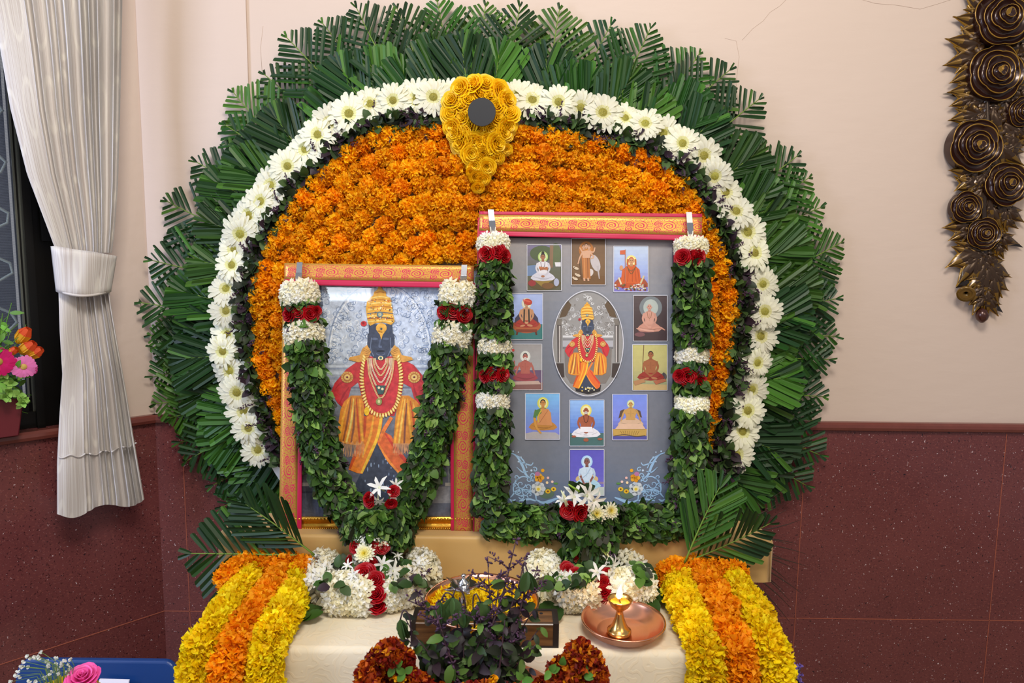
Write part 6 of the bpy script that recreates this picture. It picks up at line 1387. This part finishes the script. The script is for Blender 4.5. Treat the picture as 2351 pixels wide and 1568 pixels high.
for i, (x, y) in enumerate(BR):
    tip = PY(x, y, YP+pr.uniform(-.03, .05)); a = V((pbx+pr.uniform(-.04, .04), YP+pr.uniform(-.03, .03), zc-.01)); mid = a.lerp(tip, .55)+V(((tip.x-a.x)*.15, 0, .02))
    P = smoothpath([a, mid, tip], 14); st.tube(P, [.0024*(1-.7*k/13) for k in range(14)], 5, jit(C(84, 62, 70), .15, pr))
    for k in range(4, 14):
        p = P[k]
        for s_ in (-1, 1):
            d = V((pr.uniform(-1, 1), pr.uniform(-1, .5), pr.uniform(-.9, .35))).normalized(); big = pr.uniform(.016, .034)
            if k > 10: big *= .6
            if big > .030 and p.z > zc+.10: big *= .7
            if (y > 1340 or k < 11) and not (p.x < PY(1140, 1400, YP).x and p.z > PY(1100, 1405, YP).z and pr.random() < .75): leafy(lv, p, d, V((pr.uniform(-.5, .5), -1, pr.uniform(0, .9))), big, big*.25, jit(pr.choice([C(54, 74, 38), C(42, 54, 34), C(68, 96, 44), C(54, 42, 50), C(36, 40, 32), C(90, 122, 56), C(46, 40, 42)]), .18, pr), .35, pr)
    if i in (0, 1, 2, 3, 6, 8, 11, 17, 27, 28, 16, 30):
        for k in range(5, 14):
            for _ in range(5):
                e = V((pr.uniform(-1, 1), pr.uniform(-1, 1), pr.uniform(-.6, 1))).normalized(); q = P[k]; sk.tube([q, q+e*.005, q+e*.008], [.0006, .0019, .0009], 4, jit(PUR, .25, pr))
        for s_ in (-1, 1): spike(sk, P[11], V((s_*.6, -.2, .6)), .05, pr, PUR)
# drooping hooked stems
for (x, y, dx) in ((1040, 1360, -30), (1060, 1350, -22), (1080, 1362, 24), (1050, 1372, 10), (935, 1400, -16), (1195, 1290, 16)):
    p = [PY(x+10, y+80, YP), PY(x+6, y+20, YP), PY(x+dx*.5, y, YP), PY(x+dx, y+22, YP-.005)]; st.tube(smoothpath(p, 16), .0012, 5, C(62, 44, 60))
    for k in range(4): leafy(lv, p[3], V((pr.uniform(-.5, .5), -.3, -1)), V((pr.uniform(-1, 1), -1, 0)), .03, .009, jit(C(66, 92, 50), .2, pr), r=pr)
st.build('stems', 'stem', plant); lv.build('basil_leaves', 'leaf', plant); sk.build('flower_spikes', 'leaf', plant)
# rust marigold garland over the planter rim
rgp = [(895, 1492), (868, 1512), (905, 1520), (850, 1545), (890, 1550), (925, 1542), (860, 1580), (900, 1590), (940, 1575), (975, 1572), (1010, 1580), (1045, 1575), (1080, 1585), (1115, 1580), (1150, 1578), (1185, 1582), (1220, 1578), (1250, 1568), (1282, 1560), (1285, 1535), (1310, 1520), (1335, 1500), (1352, 1518), (1325, 1545), (1365, 1545), (1300, 1570), (1340, 1575), (1370, 1578), (885, 1475+28), (1330, 1492), (955, 1560), (915, 1510), (1270, 1585), (960, 1600), (1060, 1605), (1160, 1605), (1240, 1600), (870, 1610), (1330, 1610), (1308, 1500+46), (1318, 1512)]
rgt = thing('rust_marigold_garland', PY(1100, 1600, YP-.03), 'dark red and orange marigold garland round the planter at the bottom edge', 'garland')
for i, (x, y) in enumerate(rgp):
    p = PY(x, y+(20 if 940 < x < 1262 else 8), YP-.045+.02*((i*7) % 3-1)); inst('rust_marigold', pomR[i % 4], Matrix.Translation(p) @ Matrix.Rotation(i*1.3, 4, (1, .4, .7)) @ Matrix.Scale(.0215*pr.uniform(.9, 1.15), 4), rgt)
for (x, y) in ((905, 1530), (930, 1545), (1290, 1528), (1340, 1548), (1318, 1572), (1200, 1560), (880, 1570), (1262, 1540)):
    m = MB(); p = PY(x, y, YP-.075); [leafy(m, p, V((pr.uniform(-1, 1), -.3, pr.uniform(-1, 1))), V((0, -1, .3)), .015, .005, jit(C(84, 130, 50), .2, pr), r=pr) for _ in range(3)]; m.build('leaf_tuft', 'leaf', rgt)
for (x, y) in ((1335, 1560), (1320, 1572), (925, 1556), (1128, 1560), (905, 1552), (870, 1488), (1340, 1575), (1135, 1550)):
    m = MB(); p = PY(x, y, YP-.07)
    for k in range(14): d = V((pr.uniform(-1, 1), -1, pr.uniform(-1, 1))).normalized(); s_ = d.orthogonal().normalized(); strip(m, [p, p+d*.006, p+d*.009], s_, [.001, .002, .001], jit(C(244, 180, 20), .1, pr))
    m.build('yellow_petal_tuft', 'petal', rgt)

# ---------------------------------------------------------------- palm leaves lying beside the platform
FL = vari(101, L=.30, ang=.78, gap=.0200, lmax=.14, w0=.0070, k=.75, tiplen=.03)
FL2 = vari(103, L=.26, ang=.62, gap=.0175, lmax=.16, w0=.0070, k=.9, tiplen=.05)
FL3 = vari(107, L=.24, ang=.55, gap=.0185, lmax=.14, w0=.0066, k=.9, tiplen=.05)
LB_ = 'palm leaves laid beside the platform'
Yl = YF-.03
def lay(a, b, Y0, Y1, v, L, lab, tw): put_frond(PY(a[0], a[1], Y0), PY(b[0], b[1], Y1), v, 0, lab, LB_, tw, (PY(a[0], a[1], Y0)-PY(b[0], b[1], Y1)).length/L)
lay((735, 1276), (436, 1272), Yl, Yl-.01, FL, .30, 'palm leaf pointing left in front of the platform, beside the left garlands', .25)
lay((722, 1274), (560, 1160), Yl-.012, Yl-.02, FL2, .26, 'palm leaf fanning upward at the left end of the platform', -.2)
lay((1560, 1296), (1768, 1200), Yl, Yl-.01, FL, .30, 'palm leaf pointing right in front of the platform, beside the right garlands', .2)
lay((1572, 1292), (1655, 1120), Yl-.012, Yl+.0, FL3, .24, 'palm leaf standing up at the right end of the platform', -.3)
# dry drooping palm leaf behind the right end
dl = thing('dry_palm_leaf', PY(1700, 1180, -.06), 'thin dark dried palm leaf hanging behind the right end of the platform', 'palm leaf')
m = MB(); P = smoothpath([PY(1640, 1130, -.05), PY(1700, 1190, -.06), PY(1745, 1290, -.07), PY(1730, 1370, -.07)], 20); m.tube(P, [.0026*(1-.7*i/19) for i in range(20)], 5, C(70, 54, 40)); m.build('rachis', 'stem', dl)
m = MB()
for i in range(26):
    k = min(18, int(i*.75)); p = P[k]; x, y = (1700+60*math.sin(i), 0); L = pr.uniform(.08, .13); a = .9-.075*i+pr.uniform(-.15, .15)
    d = V((math.cos(a), pr.uniform(-.15, .15), math.sin(a)*.8)); q = [p+d*L*t+V((0, 0, .025*t*t*(1 if i < 12 else -.6))) for t in (0, .25, .5, .75, 1)]
    m.tube(q, [.0016, .0018, .0014, .0009, .0003], 4, jit(C(62, 48, 40), .25, pr))
m.build('thin_leaflets', 'stem', dl)
m = MB()
for i in range(40):
    a = PI*1.0+PI*i/40*1.1+pr.uniform(-.1, .1); p = PY(1672, 1085, -.115); d = V((math.cos(a), pr.uniform(-.6, 0), math.sin(a))); m.tube([p, p+d*.012, p+d*.026], [.0008, .0008, .0003], 3, jit(C(20, 150, 60), .2, pr))
tag(m.build('tinsel_tuft', 'stem'), 'small bright green tinsel tuft below the lowest right daisy', 'tinsel')

# ---------------------------------------------------------------- carved wall ornament
BRZ = C(50, 24, 18); GLD = C(150, 112, 30); BG = C(62, 40, 20)
orn = thing('carved_rose_ornament', PY(2260, 740, -.02), 'long carved bronze and gold wooden rose swag hanging on the right wall', 'wall ornament')
oroses = [(2300, 42, 56), (2283, 170, 55), (2345, 258, 30), (2236, 335, 52), (2308, 424, 44), (2217, 476, 32), (2257, 537, 33)]
orr = random.Random(77)
def orose(cx, cy, sz, seed):
    """carved relief rose: overlapping lobed petal steps with thin gilt rims"""
    r = random.Random(seed); NT = 84; F = place(PY(cx, cy, -.024), V((r.uniform(-.12, .12), -1, r.uniform(-.05, .15))), sz*.00112, 0); mb = MB()
    spec = [(.17, 3, .10), (.34, 3, .07), (.54, 4, .06), (.77, 5, .05), (1.0, 5, .06)]; ph = [r.uniform(0, 6) for _ in spec]; ofs = [(r.uniform(-.04, .04), r.uniform(-.04, .04)) for _ in spec]; ofs[4] = (0, 0)
    def Rf(k, th):
        if k < 0: return 0
        rr, n, am = spec[k]; return rr*(1-am+2*am*abs(math.cos(n*th/2+ph[k]))**.8)
    rims = (.50, .44, .37, .28, .17); rows = []; cols = []
    for k in range(5):
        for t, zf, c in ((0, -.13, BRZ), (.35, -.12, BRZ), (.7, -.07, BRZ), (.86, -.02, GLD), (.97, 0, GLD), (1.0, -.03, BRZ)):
            row = []
            for j in range(NT):
                th = 2*PI*j/NT; p0 = Rf(k-1, th); q = p0+(Rf(k, th)-p0)*t; o0 = ofs[k-1] if k else (0, 0); ox = o0[0]+(ofs[k][0]-o0[0])*t; oy = o0[1]+(ofs[k][1]-o0[1])*t
                z = rims[k]+zf*(1 if k else .2)+(.03*math.cos(th*2+ph[k]))*t
                row.append(F @ V((q*math.cos(th)+ox, q*math.sin(th)+oy, z)))
            rows.append(row); cols.append(c)
    rows.append([F @ V((1.0*math.cos(2*PI*j/NT), 1.0*math.sin(2*PI*j/NT), -.3)) for j in range(NT)])
    vs = [v for row in rows for v in row]; n = len(rows)
    fs = [(i*NT+j, (i+1)*NT+j, (i+1)*NT+(j+1) % NT, i*NT+(j+1) % NT) for i in range(n-1) for j in range(NT)]
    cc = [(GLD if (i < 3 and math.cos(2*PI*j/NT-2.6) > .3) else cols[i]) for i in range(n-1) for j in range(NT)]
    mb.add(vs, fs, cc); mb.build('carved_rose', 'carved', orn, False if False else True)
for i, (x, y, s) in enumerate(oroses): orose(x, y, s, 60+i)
def oleaf(x, y, ang, L, W, lift=.016):
    """carved leaf of five pointed ribbed lobes; ang in degrees, 0 = right, 90 = down"""
    k = .00112; mb = MB(); p0 = PY(x, y, -.010); a0 = math.radians(ang); D = V((math.cos(a0), 0, -math.sin(a0)))
    for q, ln, off in ((0, 1, .12), (-34, .72, .16), (34, .72, .16), (-62, .5, .02), (62, .5, .02)):
        a = a0+math.radians(q+orr.uniform(-6, 6)); d = V((math.cos(a), 0, -math.sin(a))); s = V((math.sin(a), 0, math.cos(a))); LL = L*k*ln*.9; w = L*k*.20*(1.15 if q == 0 else 1); b0 = p0+D*L*k*off; vs = []; cols = []; n = 9
        for i in range(n):
            t = i/(n-1); ww = w*(math.sin(PI*min(1, t*.75+.25)))**.8*(1.02-t**3); 
            for u, hh in ((-1, .1), (-.8, .45), (-.35, .55), (0, 1), (.35, .5), (.8, .45), (1, .1)):
                h = lift*hh*(.55+.45*math.sin(PI*min(1, t+.15)))*(1-.25*t)*(1 if q == 0 else .8)+.002
                vs.append(b0+d*LL*t+s*ww*u+V((0, -h, 0)))
        for i in range(n-1):
            for j in range(6): cols.append(GLD if (j in (0, 5) and i > 2) or i > 6 else (mixc(BG, GLD, .55) if (j in (2, 3) and i > 3) else BG))
        mb.add(vs, [(i*7+j, (i+1)*7+j, (i+1)*7+j+1, i*7+j+1) for i in range(n-1) for j in range(6)], cols)
    mb.build('carved_leaf', 'carved', orn)
for q in ((2260, 30, 215, 60, 20), (2262, 55, 190, 70, 20), (2262, 80, 160, 62, 18), (2255, 105, 185, 80, 22), (2250, 130, 170, 80, 22), (2250, 160, 160, 70, 20), (2245, 185, 135, 60, 18), (2250, 205, 170, 70, 20), (2235, 225, 160, 55, 18),
          (2330, 100, 20, 60, 24), (2330, 130, 40, 50, 22), (2330, 210, 10, 50, 20), (2322, 225, 60, 50, 18), (2260, 235, 190, 75, 22), (2245, 262, 165, 65, 22), (2240, 270, 140, 60, 20), (2270, 250, 60, 70, 20), (2290, 280, 30, 75, 22),
          (2290, 310, 15, 70, 24), (2285, 330, 40, 75, 30), (2275, 350, 75, 60, 24), (2275, 300, 90, 60, 22), (2240, 395, 185, 60, 22), (2240, 405, 150, 55, 22), (2262, 395, 130, 60, 20), (2268, 385, 80, 60, 20), (2240, 430, 200, 55, 20), (2262, 440, 70, 70, 22), (2290, 460, 60, 60, 24),
          (2300, 480, 30, 55, 24), (2300, 475, 80, 50, 24), (2225, 515, 170, 60, 22), (2225, 530, 150, 50, 20), (2300, 500, 40, 40, 20), (2290, 545, 20, 45, 18), (2285, 560, 60, 35, 16),
          (2240, 565, 190, 50, 18), (2245, 575, 155, 78, 24), (2245, 590, 130, 75, 22), (2250, 580, 95, 70, 18), (2260, 580, 60, 45, 20), (2258, 600, 110, 75, 26), (2262, 600, 60, 85, 26), (2268, 620, 40, 60, 24), (2272, 630, 70, 70, 26), (2262, 610, 88, 80, 26), (2255, 655, 120, 50, 26), (2262, 660, 80, 55, 18), (2255, 680, 120, 45, 18), (2262, 680, 60, 50, 16), (2285, 90, 60, 60, 20), (2275, 240, 90, 60, 20), (2262, 250, 120, 55, 20), (2285, 265, 0, 60, 20), (2300, 230, 70, 60, 20), (2320, 290, 40, 50, 20), (2280, 380, 110, 60, 20), (2250, 400, 80, 55, 20), (2275, 420, 90, 60, 20), (2250, 430, 110, 50, 20), (2270, 470, 60, 60, 20), (2240, 510, 60, 50, 20), (2255, 590, 180, 60, 20), (2260, 630, 140, 55, 20), (2320, 300, 90, 60, 20), (2300, 350, -30, 60, 20), (2310, 380, 120, 50, 20)):
    oleaf(*q)
for (x, y, ang, L) in ((2240, 215, 178, 72), (2240, 540, 150, 50), (2300, 545, 25, 50), (2230, 640, 150, 40), (2270, 690, 40, 40), (2330, 200, -20, 50), (2245, -10, 200, 60)):
    mb = MB(); a = math.radians(ang); d = V((math.cos(a), 0, -math.sin(a))); s = V((math.sin(a), 0, math.cos(a))); p = PY(x, y, -.006); k = .00112
    mb.add([p+s*14*k, p-s*14*k, p+d*L*k+V((0, -.004, 0)), p+d*L*.4*k+V((0, -.012, 0))], [(0, 3, 1), (0, 2, 3), (1, 3, 2)], C(40, 30, 26)); mb.build('dark_leaf', 'carved', orn)
m = MB(); m.tube([PY(2290, -20, -.012), PY(2285, 100, -.014), PY(2262, 240, -.014), PY(2268, 380, -.014), PY(2256, 480, -.014), PY(2262, 600, -.014), PY(2258, 700, -.014)], [.009, .010, .010, .010, .009, .006, .004], 8, C(50, 32, 20)); m.build('carved_stem', 'carved', orn)
m = MB(); F = Matrix.Translation(PY(2255, 712, -.022)) @ Matrix.Rotation(PI*.98, 4, 'Y'); m.lathe([(0, -.006), (.010, .0), (.015, .012), (.012, .022), (.004, .030), (0, .031)], F, 16, C(70, 34, 26)); m.build('rose_bud', 'carved', orn)
m = MB(); F = Matrix.Translation(PY(2218, 672, -.028)) @ frame_of(V((-.5, -.8, -.5))); m.lathe([(.004, -.02), (.014, -.01), (.020, .004), (.019, .010), (.013, .004), (.008, .008), (.003, .0)], F, 18, mixc(BG, GLD, .5)); m.build('rose_bud', 'carved', orn)

# ---------------------------------------------------------------- blue chair with a bouquet, lower left corner
M['blue'] = plain('blue moulded plastic', C(14, 56, 118), .38)
Yc = -.50; tl = PY(168, 1516, Yc); tr = PY(404, 1515, Yc); brc = PY(372, 1580, Yc)
ch = thing('blue_chair', ((tl.x+tr.x)/2, Yc, 0), 'dark blue moulded plastic chair in the lower left corner', 'chair')
w = tr.x-tl.x
def panel(mb, x0, x1, z0, z1, y, th, rad, curve=.0):
    pts = []
    for cx_, cz, a0 in ((x1-rad, z1-rad, 0), (x0+rad, z1-rad, PI/2), (x0+rad*.5, z0+rad, PI), (x1-rad*.5, z0+rad, 1.5*PI)):
        for i in range(7): a = a0+PI/2*i/6; pts.append((cx_+rad*math.cos(a), cz+rad*math.sin(a)))
    n = len(pts); xm = (x0+x1)/2; f = lambda x, z, o: V((x, y+o+curve*((x-xm)/(x1-x0)*2)**2+(z1-z)*-.25, z)); vs = [f(x, z, 0) for x, z in pts]+[f(x, z, th) for x, z in pts]
    mb.add(vs, [tuple(range(n)), tuple(range(2*n-1, n-1, -1))]+[(i, n+i, n+(i+1) % n, (i+1) % n) for i in range(n)])
m = MB(); panel(m, tl.x-.10, tr.x, tl.z-.24, tl.z, Yc, .012, .022); o = m.build('backrest', 'blue', ch, False); b_ = o.modifiers.new('b', 'BEVEL'); b_.width = .004; b_.segments = 3
sz = tl.z-.26
m = MB(); m.box((tl.x-.10, Yc-.36, sz-.02), (tr.x, Yc+.0, sz)); o = m.build('seat', 'blue', ch, False); b_ = o.modifiers.new('b', 'BEVEL'); b_.width = .008; b_.segments = 3
for sx in (tl.x-.08, tr.x-.02):
    for sy in (Yc-.34, Yc-.01): m = MB(); m.tube([V((sx, sy, 0)), V((sx, sy, sz-.01))], .012, 10); m.build('leg', 'alu', ch)
m = MB(); m.tube([V((tr.x-.02, Yc-.01, sz)), V((tr.x-.02, Yc+.008, tl.z-.2))], .011, 8); m.tube([V((tl.x-.08, Yc-.01, sz)), V((tl.x-.08, Yc+.008, tl.z-.2))], .011, 8); m.build('back_post', 'alu', ch)
Yb = Yc-.12; br = random.Random(4)
bq = thing('bouquet', (PY(170, 1560, Yb).x, Yb, sz), 'bouquet of pink rose, yellow flowers and baby breath on the blue chair', 'bouquet')
bx_ = PY(180, 1568, Yb)
tag(inst('pink_rose', roseP[0], place(PY(190, 1556, Yb), V((.15, -.45, 1)), .024, 1.0), bq), 'pink rose')
for (x, y, s) in ((142, 1578, .022), (110, 1590, .02), (212, 1576, .013), (160, 1592, .02)): inst('yellow_flower', mumY[0], place(PY(x, y, Yb+.01), V((0, -.5, 1)), s, x), bq)
m = MB(); g = MB()
gp = [(95,1498),(70,1512),(80,1508),(55,1520),(50,1530),(42,1540),(35,1552),(44,1554),(25,1565),(62,1508),(88,1506),(110,1515),(112,1520),(130,1512),(130,1523),(110,1528),(130,1535),(145,1520),(148,1514),(158,1524),(163,1513),(163,1535),(152,1542),(136,1544),(115,1546),(122,1543),(103,1553),(83,1563),(67,1565),(60,1575),(54,1533),(160,1552),(66,1530),(92,1510),(140,1528)]
for (x, y) in gp:
    p = PY(x+br.uniform(-2, 2), y+br.uniform(-2, 2), Yb+br.uniform(-.02, .03)); st_ = bx_.lerp(p, .5)+V((0, 0, .01)); st_.x = (bx_.x*.4+p.x*.6)
    g.tube([V((bx_.x-.03, Yb, bx_.z-.06)), st_, p], [.0006, .0005, .0004], 4, C(110, 140, 70))
    for k in range(9): d = V((br.uniform(-1, 1), br.uniform(-1, 0), br.uniform(-1, 1))).normalized(); s_ = d.orthogonal().normalized(); strip(m, [p, p+d*.0024, p+d*.0038], s_, [.0008, .0018, .0008], C(244, 246, 238))
m.build('baby_breath_blossoms', 'petal', bq); g.build('baby_breath_stems', 'stem', bq)
m = MB(); hx = bx_
ws = []
for i in range(25):
    a = -.4+PI*1.2*i/24; ws.append((V((hx.x-.02+.075*math.cos(a), Yb-.01-.05*abs(math.sin(a)), hx.z-.022+.01*math.sin(5*a))), V((hx.x-.02+.012*math.cos(a), Yb-.01*math.sin(a), sz+.003))))
m.add([v for w_ in ws for v in w_], [(2*i, 2*i+2, 2*i+3, 2*i+1) for i in range(24)], C(226, 222, 240)); m.build('paper_wrap', plain('lilac wrapping paper', C(226, 222, 240), .6), bq)
a_, b2, c_, d_ = PY(228, 1560, Yc-.02), PY(296, 1562, Yc-.02), PY(286, 1590, Yc-.04), PY(222, 1590, Yc-.04)
m = MB(); m.add([a_, b2, c_+V((0, -.05, -.15)), d_+V((0, -.05, -.15))]+[q+V((0, .003, 0)) for q in (a_, b2, c_+V((0, -.05, -.15)), d_+V((0, -.05, -.15)))], [(3, 2, 1, 0), (4, 5, 6, 7), (0, 1, 5, 4), (1, 2, 6, 5), (2, 3, 7, 6), (3, 0, 4, 7)])
o = m.build('paper_booklet', plain('white booklet paper', C(232, 230, 244), .5), None, False); tag(o, 'white booklet leaning on the blue chair beside the pink rose', 'booklet')
# purple statice by the table's right front corner
m = MB(); g = MB(); 
sb = PY(1828, 1600, YTF+.01)
for i in range(90):
    p = PY(1818+br.uniform(-8, 14)+(i % 30)*.3, 1522+br.uniform(0, 60)+abs(br.gauss(0, 6)), YTF+br.uniform(-.02, .03)); g.tube([sb+V((0, 0, -.1)), (sb+p)/2, p], .0006, 3, C(70, 96, 60))
    for k in range(6): d = V((br.uniform(-1, 1), br.uniform(-1, .3), br.uniform(-1, 1))).normalized(); s_ = d.orthogonal().normalized(); strip(m, [p, p+d*.003, p+d*.0048], s_, [.0008, .0022, .0012], jit(C(120, 100, 180), .15, br))
t = thing('purple_flower_bunch', sb, 'small bunch of purple flowers at the right front corner of the table', 'flowers'); m.build('blossoms', 'petal', t); g.build('stems', 'stem', t)
v = MB(); v.lathe([(0, 0), (.03, 0), (.034, .02), (.022, .25), (.026, sb.z-.11), (.022, sb.z-.11), (0, .02)], Matrix.Translation(V((sb.x+.012, YTF+.02, 0))), 20); v.build('floor_vase', 'pot', t)
